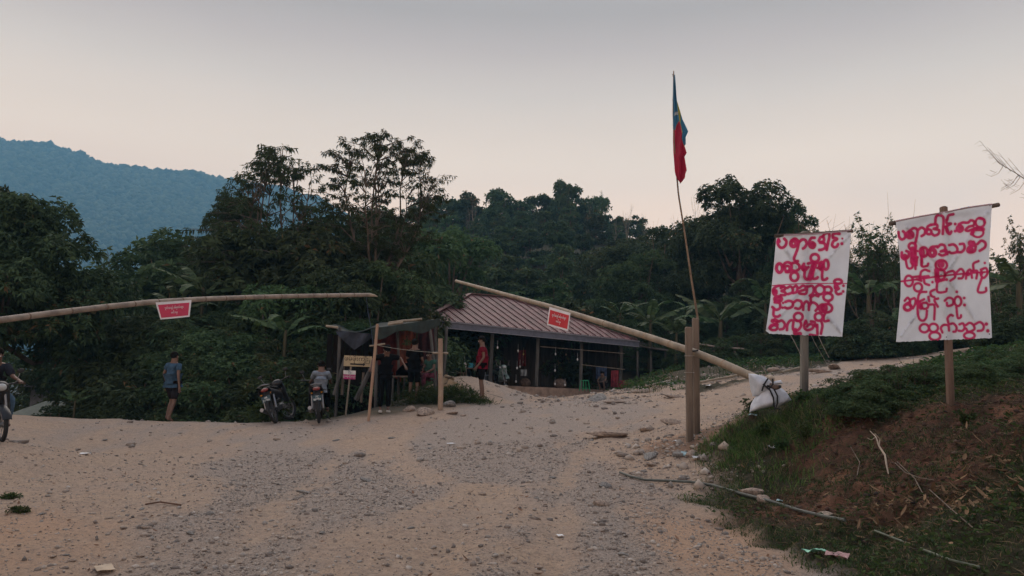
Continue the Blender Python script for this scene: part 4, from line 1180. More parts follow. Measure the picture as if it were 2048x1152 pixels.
# ---------------------------------------------------------------- people
def skinned(name, verts, edges, radii, mat, sub=1, root=0):
    me = bpy.data.meshes.new(name); me.from_pydata([tuple(v) for v in verts], edges, [])
    o = bpy.data.objects.new(name, me); COL.objects.link(o)
    md = o.modifiers.new('skin', 'SKIN'); md.use_smooth_shade = True; md.branch_smoothing = .3
    if not me.skin_vertices: me.attributes.update()
    sv = me.skin_vertices[0].data
    for i, r in enumerate(radii):
        sv[i].radius = (r, r) if np.isscalar(r) else r
        sv[i].use_root = (i == root)
    if sub: s = o.modifiers.new('sub', 'SUBSURF'); s.levels = sub; s.render_levels = sub
    dg = bpy.context.evaluated_depsgraph_get()
    m2 = bpy.data.meshes.new_from_object(o.evaluated_get(dg)); m2.name = name
    bpy.data.objects.remove(o); bpy.data.meshes.remove(me)
    m2.materials.clear(); m2.materials.append(mat)
    return m2
M_skin = plain('skin', (.13, .075, .055), .55, .12, 8, bmp=0)
M_hair = plain('hair', (.008, .007, .006), .8, .3, 30, bmp=.4, spec=.05)
M_eye = plain('eye_white', (.5, .48, .45), .3, 0, 5, bmp=0)
M_dk = plain('dark_iris', (.01, .008, .007), .3, 0, 5, bmp=0)
def cloth(name, col, var=.25): return plain(name, col, .95, var, 9, bmp=.5, spec=.04)

BASE = dict(pelvis=(0, 0, .93), spine=(0, .01, 1.1), chest=(0, .015, 1.27), neckb=(0, .01, 1.41), neck=(0, -.005, 1.48), jaw=(0, -.02, 1.545), skull=(0, -.008, 1.60), top=(0, .0, 1.635),
            shL=(.165, .01, 1.375), elL=(.215, .03, 1.12), wrL=(.235, -.03, .89), shR=(-.165, .01, 1.375), elR=(-.215, .03, 1.12), wrR=(-.235, -.03, .89),
            hiL=(.085, 0, .89), knL=(.095, -.02, .49), anL=(.095, .02, .085), toL=(.11, -.13, .035), hiR=(-.085, 0, .89), knR=(-.095, -.02, .49), anR=(-.095, .02, .085), toR=(-.11, -.13, .035))
def person(label, loc, rotz, pose, shirt, bottom, short=True, sleeve=.6, hat=None, shoes=None, s=1.0, barefoot=False, hair=True, skirt=None):
    J = dict(BASE); J.update(pose); J = {k: np.array(v, float) for k, v in J.items()}
    for k_ in ('neck', 'jaw', 'skull', 'top'): J[k_] = J[k_] + (J['neckb'] - J['neck']) * .4
    root = empty('person', label, 'person', loc, rotz)
    root.scale = (s, s, s)
    V, E, Rr = [], [], []
    ix = {}
    def av(k, p, r): ix[k] = len(V); V.append(np.array(p)); Rr.append(r); return ix[k]
    def ed(a, b): E.append((ix[a], ix[b]))
    for k, r in (('pelvis', .115), ('spine', .10), ('chest', .112), ('neckb', .065), ('neck', .06), ('jaw', .07), ('skull', .086), ('top', .075)): av(k, J[k], r)
    for a, b in (('pelvis', 'spine'), ('spine', 'chest'), ('chest', 'neckb'), ('neckb', 'neck'), ('neck', 'jaw'), ('jaw', 'skull'), ('skull', 'top')): ed(a, b)
    hd = J['skull'] - J['neck']; hd /= np.linalg.norm(hd)
    fwd = pose.get('face', (0, -1, 0)); fwd = np.array(fwd, float); fwd -= hd * (fwd @ hd); fwd /= np.linalg.norm(fwd); side = np.cross(fwd, hd)
    av('nose0', (J['jaw'] + J['skull']) / 2 + fwd * .062, .018); ed('jaw', 'nose0'); av('nose1', V[ix['nose0']] + fwd * .024 - hd * .012, .010); ed('nose0', 'nose1')
    for sd in 'LR':
        q = 1 if sd == 'L' else -1
        e = J['skull'] * .6 + J['jaw'] * .4 + side * q * .068 * (1 if np.dot(side, (1, 0, 0)) > 0 else -1) + -fwd * .005
        av('sh' + sd, J['sh' + sd], .054); ed('neckb', 'sh' + sd)
        m_ = (J['sh' + sd] + J['el' + sd]) / 2; av('ua' + sd, m_, .045); ed('sh' + sd, 'ua' + sd)
        av('el' + sd, J['el' + sd], .036); ed('ua' + sd, 'el' + sd)
        av('wr' + sd, J['wr' + sd], .024); ed('el' + sd, 'wr' + sd)
        hdv = J['wr' + sd] - J['el' + sd]; hdv /= np.linalg.norm(hdv)
        hdv = np.array(pose.get('hand' + sd, hdv), float); hdv /= np.linalg.norm(hdv)
        palm = J['wr' + sd] + hdv * .075; av('pa' + sd, palm, .027); ed('wr' + sd, 'pa' + sd)
        sx = np.cross(hdv, (0, 0, 1)) if abs(hdv[2]) < .8 else np.array([0, 1.0, 0]); sx = sx / np.linalg.norm(sx); cu = np.cross(sx, hdv)
        if (cu @ np.array([-q, 0, 0])) < 0: cu = -cu
        for fi, (o_, L_) in enumerate(((-.027, .062), (-.009, .075), (.009, .07), (.026, .055))):
            a = palm + hdv * .02 + sx * o_; b = palm + hdv * (.02 + L_ * .6) + sx * o_ * 1.2; c_ = palm + hdv * (.02 + L_ * .95) + sx * o_ * 1.2 + cu * .025
            av(f'f{sd}{fi}a', a, .009); ed('pa' + sd, f'f{sd}{fi}a'); av(f'f{sd}{fi}b', b, .008); ed(f'f{sd}{fi}a', f'f{sd}{fi}b'); av(f'f{sd}{fi}c', c_, .007); ed(f'f{sd}{fi}b', f'f{sd}{fi}c')
        a = J['wr' + sd] + hdv * .03 - sx * .03 + cu * .005; av('t1' + sd, a, .012); ed('wr' + sd, 't1' + sd); av('t2' + sd, a + hdv * .04 - sx * .022 + cu * .012, .009); ed('t1' + sd, 't2' + sd)
        av('hi' + sd, J['hi' + sd], .088); ed('pelvis', 'hi' + sd)
        av('th' + sd, J['hi' + sd] * .5 + J['kn' + sd] * .5, .068); ed('hi' + sd, 'th' + sd)
        av('kn' + sd, J['kn' + sd], .05); ed('th' + sd, 'kn' + sd)
        av('ca' + sd, J['kn' + sd] * .65 + J['an' + sd] * .35 + np.array([0, .012, 0]), .05); ed('kn' + sd, 'ca' + sd)
        av('an' + sd, J['an' + sd], .034); ed('ca' + sd, 'an' + sd)
        av('to' + sd, J['to' + sd], .028); ed('an' + sd, 'to' + sd)
        av('he' + sd, J['an' + sd] + np.array([0, .035, -.04]), .026); ed('an' + sd, 'he' + sd)
    link('body', skinned('body', V, E, Rr, M_skin), root)
    # shirt
    def sub(keys, eds, rad, name, mat, ends=()):
        v = [J2[k] for k in keys]; i = {k: n for n, k in enumerate(keys)}
        link(name, skinned(name, v, [(i[a], i[b]) for a, b in eds], rad, mat), root)
    J2 = dict(J); up_ = (J['spine'] - J['pelvis']) / np.linalg.norm(J['spine'] - J['pelvis']); J2['hem'] = J['pelvis'] - up_ * .0; J2['waist'] = J['spine'] * .6 + J['pelvis'] * .4
    for sd in 'LR': J2['sl' + sd] = J['sh' + sd] + (J['el' + sd] - J['sh' + sd]) * sleeve; J2['cl' + sd] = J['kn' + sd] * .93 + J['hi' + sd] * .07 if short else J['an' + sd] * .9 + J['kn' + sd] * .1; J2['mi' + sd] = J['kn' + sd]
    J2['pelvis'] = J['pelvis'] + up_ * .07
    sub(['pelvis', 'spine', 'chest', 'neckb', 'shL', 'slL', 'shR', 'slR', 'hem'], [('pelvis', 'spine'), ('spine', 'chest'), ('chest', 'neckb'), ('neckb', 'shL'), ('shL', 'slL'), ('neckb', 'shR'), ('shR', 'slR'), ('pelvis', 'hem')],
        [.165, .150, .158, .098, .084, .07, .084, .07, .168], 'shirt', shirt)
    J2['pelvis'] = J['pelvis']
    if short:
        sub(['pelvis', 'hiL', 'clL', 'hiR', 'clR'], [('pelvis', 'hiL'), ('hiL', 'clL'), ('pelvis', 'hiR'), ('hiR', 'clR')], [.135, .098, .092, .098, .092], 'shorts', bottom)
    else:
        sub(['pelvis', 'hiL', 'miL', 'clL', 'hiR', 'miR', 'clR'], [('pelvis', 'hiL'), ('hiL', 'miL'), ('miL', 'clL'), ('pelvis', 'hiR'), ('hiR', 'miR'), ('miR', 'clR')], [.135, .100, .078, .062, .100, .078, .062], 'trousers', bottom)
    Rm = np.stack([side, -fwd, hd], 1)
    C = J['skull'] + hd * .005
    if hair:
        mb = MB(); mb.ball((0, .014, .022), (.093, .103, .094), 14, 10)
        v = np.array(mb.v); v[:, 2] = np.where((v[:, 1] < -.02), np.maximum(v[:, 2], .035 + .0 * v[:, 1]), np.maximum(v[:, 2], -.075)); v *= 1 + .05 * (vnoise(v[:, 0] * 60, v[:, 1] * 60 + v[:, 2] * 40, 3)[:, None] - .5)
        mb.v = [tuple(q) for q in (v @ Rm.T + C)]; mb.build('hair', M_hair, root, True, world=False)
    for q in (-1, 1):
        mb = MB(); mb.ball(C + side * q * .028 + fwd * .080 - hd * .012, .010, 8, 6); mb.build('eye', M_eye, root, True, False)
        mb = MB(); mb.ball(C + side * q * .083 - hd * .018 - fwd * .005, (.012, .02, .028), 8, 6); mb.build('ear', M_skin, root, True, False)
    mb = MB(); mb.ball(J['jaw'] + fwd * .058 - hd * .008, (.022, .012, .007), 8, 6); mb.build('mouth', cloth('lips', (.14, .06, .05)), root, True, False)
    if hat:
        mb = MB(); mb.ball((0, .008, .05), (.095, .105, .07), 14, 8); mb.ball((0, -.11, .03), (.075, .07, .012), 12, 6)
        mb.v = [tuple(q) for q in (np.array(mb.v) @ Rm.T + C)]; mb.build('cap', hat, root, True, False)
    if shoes:
        for sd in 'LR':
            a, b = J['an' + sd], J['to' + sd]; d = b - a; d[2] = 0; d /= np.linalg.norm(d); mb = MB()
            X_ = np.cross((0, 0, 1), d); mb.ball((0, .02, 0), (.048, .135, .05), 10, 7)
            v = np.array(mb.v); v[:, 2] = np.maximum(v[:, 2], -.022); v = v @ np.stack([X_, d, (0, 0, 1)], 1).T + np.array([a[0], a[1], min(a[2], b[2] + .05) - .06]) + d * .04
            mb.v = [tuple(q) for q in v]; mb.build('shoe', shoes, root, True, False)
    return root

def stand(u, v, Y, label, rotz, pose, *a, foot=True, **k):
    p = at(u, v, Y); z = Hs(p[0], p[1]) if foot else p[2]
    return person(label, (p[0], p[1], z), rotz, pose, *a, **k)
red_shirt = cloth('red_shirt', (.14, .012, .024)); black = cloth('black_cloth', (.006, .006, .007)); blue_shirt = cloth('blue_shirt', (.045, .085, .135))
grey_shirt = cloth('pale_grey_shirt', (.17, .20, .24)); white_sh = cloth('white_shoe', (.45, .42, .38)); green_sh = cloth('green_shirt', (.04, .09, .07)); skirtm = cloth('checked_dark_red_cloth', (.10, .03, .045), .8)
dark_blue = cloth('faded_jeans', (.06, .10, .15)); navy = cloth('dark_shorts', (.02, .018, .022))
# facing: the model looks along -y; rotz turns it
stand(962, 803, 21, 'man in a red T-shirt and black shorts standing sideways before the house', R_(-88), dict(wrL=(.19, -.10, .92), wrR=(-.19, -.06, .91), elL=(.20, .05, 1.13), knL=(.07, -.02, .49), knR=(-.07, -.0, .49),
      anL=(.075, .0, .085), anR=(-.075, .05, .085), toR=(-.085, -.09, .035), jaw=(0, -.035, 1.54), skull=(0, -.03, 1.595), top=(0, -.028, 1.632)), red_shirt, black, s=1.06)
stand(340, 850, 19.7, 'man in a blue shirt and dark shorts walking along the road edge on the left', R_(158), dict(elL=(.27, .04, 1.14), wrL=(.36, -.12, 1.0), elR=(-.26, .1, 1.12), wrR=(-.31, .1, .87), knL=(.1, -.10, .50), anL=(.10, .02, .12), toL=(.11, -.12, .06),
      knR=(-.1, .02, .49), anR=(-.1, .16, .1), toR=(-.11, .03, .03)), blue_shirt, navy, s=1.07)
stand(768, 820, 19.3, 'man all in black with cap and pale shoes, arms lifted, behind the square post', R_(20), dict(chest=(0, -.02, 1.27), neckb=(0, -.05, 1.40), neck=(0, -.08, 1.46), jaw=(0, -.13, 1.50), skull=(0, -.13, 1.56), top=(0, -.12, 1.60),
      face=(0, -.9, -.5), elL=(.36, -.06, 1.34), wrL=(.42, -.22, 1.18), elR=(-.34, -.08, 1.30), wrR=(-.40, -.22, 1.12), shL=(.165, -.03, 1.38), shR=(-.165, -.03, 1.38)), black, black, short=False, sleeve=.9, hat=black, shoes=white_sh, s=1.03)
stand(826, 806, 20.6, 'person in a black shirt and dark shorts with bare calves, back turned, at the hut', R_(165), dict(elL=(.22, -.03, 1.13), wrL=(.16, -.22, 1.05), elR=(-.22, -.02, 1.13), wrR=(-.16, -.22, 1.06)), black, black, sleeve=.7, s=1.03)
stand(862, 782, 21.3, 'youth in a green shirt and patterned dark red wrap sitting on the hut bench', R_(-40), dict(pelvis=(0, .0, .42), spine=(0, .0, .58), chest=(0, -.03, .74), neckb=(0, -.06, .87), neck=(0, -.09, .93), jaw=(0, -.12, .98), skull=(0, -.115, 1.035), top=(0, -.11, 1.07),
      shL=(.155, -.05, .84), elL=(.2, -.12, .62), wrL=(.12, -.32, .52), shR=(-.155, -.05, .84), elR=(-.2, -.12, .62), wrR=(-.12, -.32, .52), hiL=(.09, -.06, .42), knL=(.12, -.42, .45), anL=(.11, -.40, .07), toL=(.12, -.55, .03),
      hiR=(-.09, -.06, .42), knR=(-.12, -.42, .45), anR=(-.11, -.38, .07), toR=(-.12, -.53, .03)), green_sh, skirtm, short=False, foot=False, shoes=white_sh)
stand(1206, 782, 34.5, 'person squatting in the shade at the right end of the house', R_(-30), dict(pelvis=(0, .1, .28), spine=(0, .08, .42), chest=(0, .0, .56), neckb=(0, -.06, .68), neck=(0, -.09, .73), jaw=(0, -.12, .78), skull=(0, -.11, .835), top=(0, -.10, .87),
      shL=(.155, -.05, .65), elL=(.2, -.2, .5), wrL=(.1, -.38, .45), shR=(-.155, -.05, .65), elR=(-.2, -.2, .5), wrR=(-.1, -.38, .45), hiL=(.1, .03, .26), knL=(.14, -.3, .47), anL=(.11, -.08, .08), toL=(.12, -.24, .03),
      hiR=(-.1, .03, .26), knR=(-.14, -.3, .47), anR=(-.11, -.08, .08), toR=(-.12, -.24, .03)), cloth('drab_shirt', (.10, .09, .08)), navy, s=.95, foot=False)
sitpose = dict(pelvis=(0, .05, .80), spine=(0, .03, .96), chest=(0, -.03, 1.11), neckb=(0, -.07, 1.24), neck=(0, -.09, 1.30), jaw=(0, -.13, 1.35), skull=(0, -.12, 1.405), top=(0, -.11, 1.44),
      shL=(.16, -.06, 1.20), elL=(.22, -.24, 1.03), wrL=(.24, -.46, .98), shR=(-.16, -.06, 1.20), elR=(-.22, -.24, 1.03), wrR=(-.24, -.46, .98), hiL=(.09, .0, .79), knL=(.19, -.36, .66), anL=(.19, -.22, .28), toL=(.20, -.36, .24),
      hiR=(-.09, .0, .79), knR=(-.19, -.36, .66), anR=(-.19, -.22, .28), toR=(-.20, -.36, .24))

# ---------------------------------------------------------------- motorbikes
M_tyre = plain('tyre', (.02, .02, .02), .85, .3, 20, bmp=.5); M_chrome = plain('chrome', (.22, .22, .23), .42, .1, 10, metal=1, bmp=0); M_blackp = plain('black_paint', (.010, .010, .013), .4, .2, 4, bmp=0, spec=.35)
M_bplast = plain('black_plastic', (.02, .02, .022), .5, .2, 10, bmp=.1); M_engine = plain('engine_alloy', (.22, .22, .22), .45, .4, 12, metal=.7, bmp=.3); M_redlens = plain('red_lens', (.16, .015, .012), .25, .1, 5, bmp=0, spec=.7)
M_lens = plain('clear_lens', (.35, .37, .38), .15, .1, 5, bmp=0, spec=.8); M_seat = plain('seat_vinyl', (.015, .015, .016), .7, .2, 14, bmp=.2, spec=.15); M_plate = plain('plate_black', (.03, .06, .07), .5, .1, 9, bmp=0)
M_white = plain('white_paint', (.62, .62, .6), .6, .15, 9, bmp=0)
def text_mesh(name, s, size, mat, ext=.001, align='CENTER'):
    cu = bpy.data.curves.new(name, 'FONT'); cu.body = s; cu.size = size; cu.extrude = ext; cu.align_x = align; cu.align_y = 'CENTER'; cu.resolution_u = 2
    o = bpy.data.objects.new(name, cu); COL.objects.link(o)
    m = bpy.data.meshes.new_from_object(o.evaluated_get(bpy.context.evaluated_depsgraph_get())); m.name = name
    bpy.data.objects.remove(o); bpy.data.curves.remove(cu); m.materials.clear(); m.materials.append(mat); return m
def motorbike(label, loc, rotz, lean=0.0, paint=None, steer=0.0, plate=None, name='motorbike', fair=None, green=False, s=1.0):
    """underbone motorbike, forward = +y"""
    paint = paint or M_blackp
    root = empty(name, label, 'motorbike', loc, rotz); root.rotation_euler = Euler((0, lean, rotz), 'XYZ'); root.scale = (s, s, s)
    def wheel(y, st=0):
        w = MB(); w.torus((0, 0, 0), .245, .042, (1, 0, 0), 26, 8, .8); o = w.build('tyre', M_tyre, None); 
        wr = link('wheel', None, root) if False else None
        h = MB(); h.torus((0, 0, 0), .205, .014, (1, 0, 0), 26, 6, 1.5); h.tube([(-.05, 0, 0), (.05, 0, 0)], .045, 10)
        for k in range(10):
            a = k * math.pi / 5; h.tube([(.02 * (-1) ** k, .03 * math.cos(a), .03 * math.sin(a)), (0, .2 * math.cos(a), .2 * math.sin(a))], .006, 4, cap=False)
        wh = h.build('wheel', M_chrome, root, True, False); wh.location = (0, y, .287); wh.rotation_euler = (0, 0, st); o.parent = wh
        return wh
    wheel(.61, steer); wheel(-.60)
    m = MB()
    for q in (-1, 1): m.tube([(q * .075, .61, .287), (q * .075, .50, .62), (q * .07, .46, .75)], [.018, .02, .022], 8)
    m.build('fork', M_chrome, root, True, False)
    m = MB(); m.grid(lambda a, b: ((a - .5) * .13, .61 + .315 * math.cos(R_(20 + 120 * b)), .287 + (.315 - .05 * (2 * a - 1) ** 2) * math.sin(R_(20 + 120 * b))), 5, 12, .006); m.build('front_fender', paint, root, True, False)
    m = MB(); m.grid(lambda a, b: ((a - .5) * .42 * (1 - .25 * b), .36 + .13 * b - .16 * (2 * a - 1) ** 2 + .03, .36 + .46 * b), 8, 8, .012); m.build('leg_shield', paint, root, True, False)
    m = MB(); m.ball((0, .47, .87), (.13, .10, .10), 12, 8); m.build('handlebar_cover', paint, root, True, False)
    m = MB(); m.ball((0, .545, .87), (.075, .04, .06), 12, 8); m.build('headlight', M_lens, root, True, False)
    m = MB(); m.tube([(-.33, .34, .93), (-.2, .42, .92), (0, .45, .90), (.2, .42, .92), (.33, .34, .93)], .013, 8)
    m.build('handlebar', M_bplast, root, True, False)
    for q in (-1, 1):
        m = MB(); m.tube([(q * .34, .335, .93), (q * .22, .405, .925)], .019, 8); m.build('grip', M_bplast, root, True, False)
        m = MB(); m.tube([(q * .24, .39, .93), (q * .29, .38, 1.08)], .005, 5); mr_ = m.build('mirror_stem', M_chrome, root, True, False)
        m = MB(); m.ball((q * .30, .38, 1.12), (.055, .012, .038), 10, 6); m.build('mirror', M_bplast, mr_, True, False)
        m = MB(); m.ball((q * .11, -.62, .66), (.03, .02, .02), 8, 6); m.build('indicator', plain('amber_lens', (.5, .2, .02), .3, .1, 5, bmp=0), root, True, False)
        m = MB(); m.tube([(q * .11, -.60, .32), (q * .105, -.50, .62)], [.026, .026], 10); sh = m.build('shock_absorber', M_chrome, root, True, False)
        m = MB(); m.grid(lambda a, b: (q * (.10 + .045 * math.sin(math.pi * b)), .10 - .78 * a, .50 + .16 * b + .12 * a + .02 * b * (1 - a)), 9, 4, .01); m.build('side_panel', paint, root, True, False)
    m = MB(); m.ball((0, -.18, .765), (.13, .44, .055), 14, 8); v = np.array(m.v); v[:, 2] += .05 * np.clip(-v[:, 1] - .2, 0, 1); m.v = [tuple(p) for p in v]; m.build('seat', M_seat, root, True, False)
    m = MB(); m.tube([(.10, -.38, .78), (.11, -.68, .84), (0, -.74, .86), (-.11, -.68, .84), (-.10, -.38, .78)], .014, 7); m.build('grab_rail', M_chrome if not green else M_bplast, root, True, False)
    m = MB(); m.ball((0, -.66, .745), (.085, .05, .042), 12, 7); m.build('tail_light', M_redlens, root, True, False)
    m = MB(); m.grid(lambda a, b: ((a - .5) * .15, -.60 - .17 * b + .02, .72 - .40 * b - .02 * (2 * a - 1) ** 2), 4, 6, .008); mg = m.build('rear_mudguard', M_bplast, root, True, False)
    m = MB(); m.box((0, -.745, .55), (.19, .006, .13), rotm(R_(-18))); pl = m.build('number_plate', M_plate, root, False, False)
    if plate:
        for i, ln in enumerate(plate):
            o = link('plate_lettering', text_mesh('plate_lettering', ln, .062, M_white), pl, (0, -.752 + .012 - .018 * i, .578 - .055 * i), (R_(90 - 18), 0, 0))
    m = MB(); m.ball((0, -.765, .44), (.03, .015, .022), 8, 6); m.build('reflector', M_redlens, root, True, False)
    m = MB(); m.box((0, .10, .34), (.20, .30, .17), rotm(R_(8)), .03); m.tube([(-.13, .06, .31), (.13, .06, .31)], .075, 14); m.tube([(0, .20, .37), (0, .36, .40)], [.06, .05], 10)
    for k in range(5): m.tube([(0, .22 + .028 * k, .373 + .006 * k), (0, .228 + .028 * k, .375 + .006 * k)], .078, 12)
    m.build('engine', M_engine, root, False, False)
    m = MB(); m.tube([(0, .38, .66), (0, .22, .50), (0, -.1, .47), (0, -.35, .60)], .035, 8); m.build('frame', M_bplast, root, True, False)
    m = MB(); m.tube([(-.08, .27, .34), (-.12, .1, .22), (-.15, -.2, .25)], .018, 8); m.tube([(-.15, -.2, .25), (-.16, -.3, .27), (-.165, -.72, .36)], [.03, .045, .042], 10); m.build('exhaust', M_chrome, root, True, False)
    m = MB(); m.beam((.08, -.60, .29), (.06, -.02, .33), .03, .045); m.beam((-.08, -.60, .29), (-.06, -.02, .33), .03, .045); m.build('swingarm', M_bplast, root, False, False)
    m = MB(); m.box((.09, -.28, .31), (.02, .5, .10), rotm(R_(4)), .01); m.build('chain_guard', M_bplast, root, False, False)
    for q in (-1, 1):
        m = MB(); m.tube([(q * .10, .02, .26), (q * .25, .02, .25)], .014, 7); m.build('footpeg', M_bplast, root, True, False)
    m = MB(); m.tube([(.09, .0, .26), (.25, -.08, .0)], .011, 6); m.build('side_stand', M_bplast, root, True, False)
    return root
p = at(628, 845, 18.4); motorbike('right one of two parked motorbikes, number plate showing, a rider seated on it', (p[0], p[1] + .5, Hs(p[0], p[1] + .5)), R_(14), R_(-7), plate=['7C', '88894'], steer=.3, s=1.12)
rb = (p[0], p[1] + .5, Hs(p[0], p[1] + .5))
person('person in a pale grey shirt leaning forward on the right parked motorbike', (rb[0] + .02, rb[1] - .1, rb[2] + .0), R_(194), sitpose, grey_shirt, black, short=False, sleeve=.9)
p = at(560, 845, 18.4); motorbike('left one of two parked motorbikes, leaning on its stand beside the bushes', (p[0] - .05, p[1] + .45, Hs(p[0], p[1] + .45)), R_(2), R_(-21), steer=-.5, s=1.12, plate=['4B', '21906'])
# one at the left edge of the picture with its rider
p = at(24, 866, 12.0)
lx, ly = p[0] - .62, p[1] + .42
motorbike('dark motorbike with a white headlight facing the road at the left edge', (lx, ly, Hs(lx, ly)), R_(228), R_(3), steer=.0)
person('rider in dark clothes and faded jeans astride the motorbike at the left edge', (lx - .1, ly + .08, Hs(lx, ly) + .0), R_(48), sitpose, cloth('dark_jacket', (.02, .022, .03)), dark_blue, short=False, sleeve=.95)
# ---------------------------------------------------------------- red-roofed house
M_roof = plain('roof_sheet', (.15, .066, .067), .55, .35, 2.2, bmp=.15, spec=.4, vscale=(1, 1, 1))
M_fascia = plain('fascia_metal', (.10, .11, .15), .5, .2, 6, bmp=.1); M_pale = plain('pale_trim', (.20, .20, .23), .6, .2, 8, bmp=.1)
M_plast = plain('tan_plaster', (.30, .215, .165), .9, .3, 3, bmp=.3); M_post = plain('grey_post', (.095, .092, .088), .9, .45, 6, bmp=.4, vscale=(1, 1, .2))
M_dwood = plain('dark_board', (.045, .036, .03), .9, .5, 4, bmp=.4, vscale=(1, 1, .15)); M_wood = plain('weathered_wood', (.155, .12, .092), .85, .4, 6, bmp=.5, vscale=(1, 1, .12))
M_pinkw = plain('fresh_sawn_wood', (.30, .22, .155), .8, .3, 3, bmp=.3, vscale=(1, 1, .3), col2=(.23, .115, .08))
M_bam = plain('bamboo_pale', (.26, .215, .16), .6, .3, 5, bmp=.2, vscale=(1, 1, .3), col2=(.16, .13, .095)); M_bamd = plain('bamboo_grey', (.24, .20, .165), .7, .4, 5, bmp=.2, col2=(.13, .105, .09))
M_rope = plain('rope', (.30, .28, .24), .9, .3, 20, bmp=0); M_rubber = plain('rubber_strap', (.018, .018, .02), .7, .3, 20, bmp=0)
A_ = np.array([-3.42, 30.0]); e_ = np.array([.842, .539]); e_ /= np.linalg.norm(e_); bk = np.array([-e_[1], e_[0]])
LEN, DEP = 11.3, 8.2
zeA = at(853, 637, 30)[2]; Bp = A_ + e_ * LEN
def s_of(u, t=0.0):
    k = at(u, 740, 1)[0]; P0 = A_ + bk * t
    return (k * P0[1] - P0[0]) / (e_[0] - k * e_[1])
zeB = at(1283, 681, Bp[1])[2]
base_z = lambda s: .93 - .028 * s
eave_z = lambda s: zeA + (zeB - zeA) * s / LEN
def W(s, t, h): q = A_ + e_ * s + bk * t; return np.array([q[0], q[1], h])
R1s, R2s = 4.3, 6.3; RZ = at(940, 589, W(R1s, 4.1, 0)[1])[2]
house = empty('house', 'long open-fronted house with a faded red corrugated hip roof', 'house', tuple(W(0, 0, base_z(0))), 0)
def hpart(mb, name, mat, smooth=False): return mb.build(name, mat, house, smooth)
# front slope sheets, each a piece
def sheet(P0, P1, T0, T1, name='roof_sheet'):
    """one ribbed sheet between eave points P0,P1 and top points T0,T1"""
    P0, P1, T0, T1 = map(np.asarray, (P0, P1, T0, T1)); mb = MB()
    nrm = np.cross(P1 - P0, (T0 + T1) / 2 - P0); nrm = nrm / np.linalg.norm(nrm); nrm = nrm if nrm[2] > 0 else -nrm
    prof = [(0, 0), (.03, .045), (.08, .045), (.11, 0), (.36, 0), (.39, .012), (.43, 0), (.68, 0), (.71, .012), (.75, 0), (1.0, 0)]
    V = []
    for q, h in prof: V += [P0 + (P1 - P0) * q + nrm * h, T0 + (T1 - T0) * q + nrm * h]
    for q, h in prof: V += [P0 + (P1 - P0) * q + nrm * (h - .012), T0 + (T1 - T0) * q + nrm * (h - .012)]
    n = len(prof); F = []
    for i in range(n - 1):
        F.append((2 * i, 2 * i + 2, 2 * i + 3, 2 * i + 1)); o = 2 * n; F.append((o + 2 * i + 1, o + 2 * i + 3, o + 2 * i + 2, o + 2 * i)); F.append((2 * i, o + 2 * i, o + 2 * i + 2, 2 * i + 2))
    mb.add(V, F); return hpart(mb, name, M_roof)
NS = 26
def top_front(s):
    if s < R1s: q = s / R1s
    elif s > R2s: q = (LEN - s) / (LEN - R2s)
    else: q = 1
    return W(s, 4.1 * q, eave_z(s) * (1 - q) + RZ * q)
cuts = sorted(set([LEN * i / NS for i in range(NS + 1)]))
for i in range(NS):
    a, b_ = cuts[i] + .004, cuts[i + 1] - .004; sheet(W(a, 0, eave_z(a)), W(b_, 0, eave_z(b_)), top_front(a), top_front(b_))
for i in range(14):      # left hip face
    a, b_ = DEP * i / 14 + .004, DEP * (i + 1) / 14 - .004
    tp = lambda t: W(R1s * (1 - abs(t - 4.1) / 4.1), t, zeA + (RZ - zeA) * (1 - abs(t - 4.1) / 4.1))
    sheet(W(0, a, zeA), W(0, b_, zeA), tp(a), tp(b_))
for i in range(14):      # right hip face
    a, b_ = DEP * i / 14 + .004, DEP * (i + 1) / 14 - .004
    tp = lambda t: W(LEN - (LEN - R2s) * (1 - abs(t - 4.1) / 4.1), t, zeB + (RZ - zeB) * (1 - abs(t - 4.1) / 4.1))
    sheet(W(LEN, b_, zeB), W(LEN, a, zeB), tp(b_), tp(a))
def top_back(s): p = top_front(s); q = 4.1 - (np.array([p[0], p[1]]) - A_) @ bk; return W(s, 4.1 + q, p[2])
for i in range(12):
    a, b_ = LEN * i / 12 + .004, LEN * (i + 1) / 12 - .004; sheet(W(b_, DEP, eave_z(b_)), W(a, DEP, eave_z(a)), top_back(b_), top_back(a))
for P, Q in ((W(0, 0, zeA), W(R1s, 4.1, RZ)), (W(R1s, 4.1, RZ), W(R2s, 4.1, RZ)), (W(R2s, 4.1, RZ), W(LEN, 0, zeB))):
    mb = MB(); mb.beam(P + (0, 0, .05), Q + (0, 0, .05), .22, .04); hpart(mb, 'ridge_cap', M_roof)
mb = MB(); mb.beam(W(-.02, -.05, zeA - .17), W(LEN + .02, -.05, zeB - .17), .26, .04, roll=R_(90)); hpart(mb, 'fascia', M_fascia)
mb = MB(); mb.beam(W(-.02, -.10, zeA - .05), W(LEN + .02, -.10, zeB - .05), .05, .05); hpart(mb, 'gutter', M_pale)
mb = MB(); mb.beam(W(-.02, -.075, zeA - .31), W(LEN + .02, -.075, zeB - .31), .04, .03); hpart(mb, 'fascia_edge', M_pale)
mb = MB(); mb.beam(W(-.05, 0, zeA - .15), W(-.05, DEP, zeA - .15), .26, .04, roll=R_(90)); hpart(mb, 'fascia', M_pale)
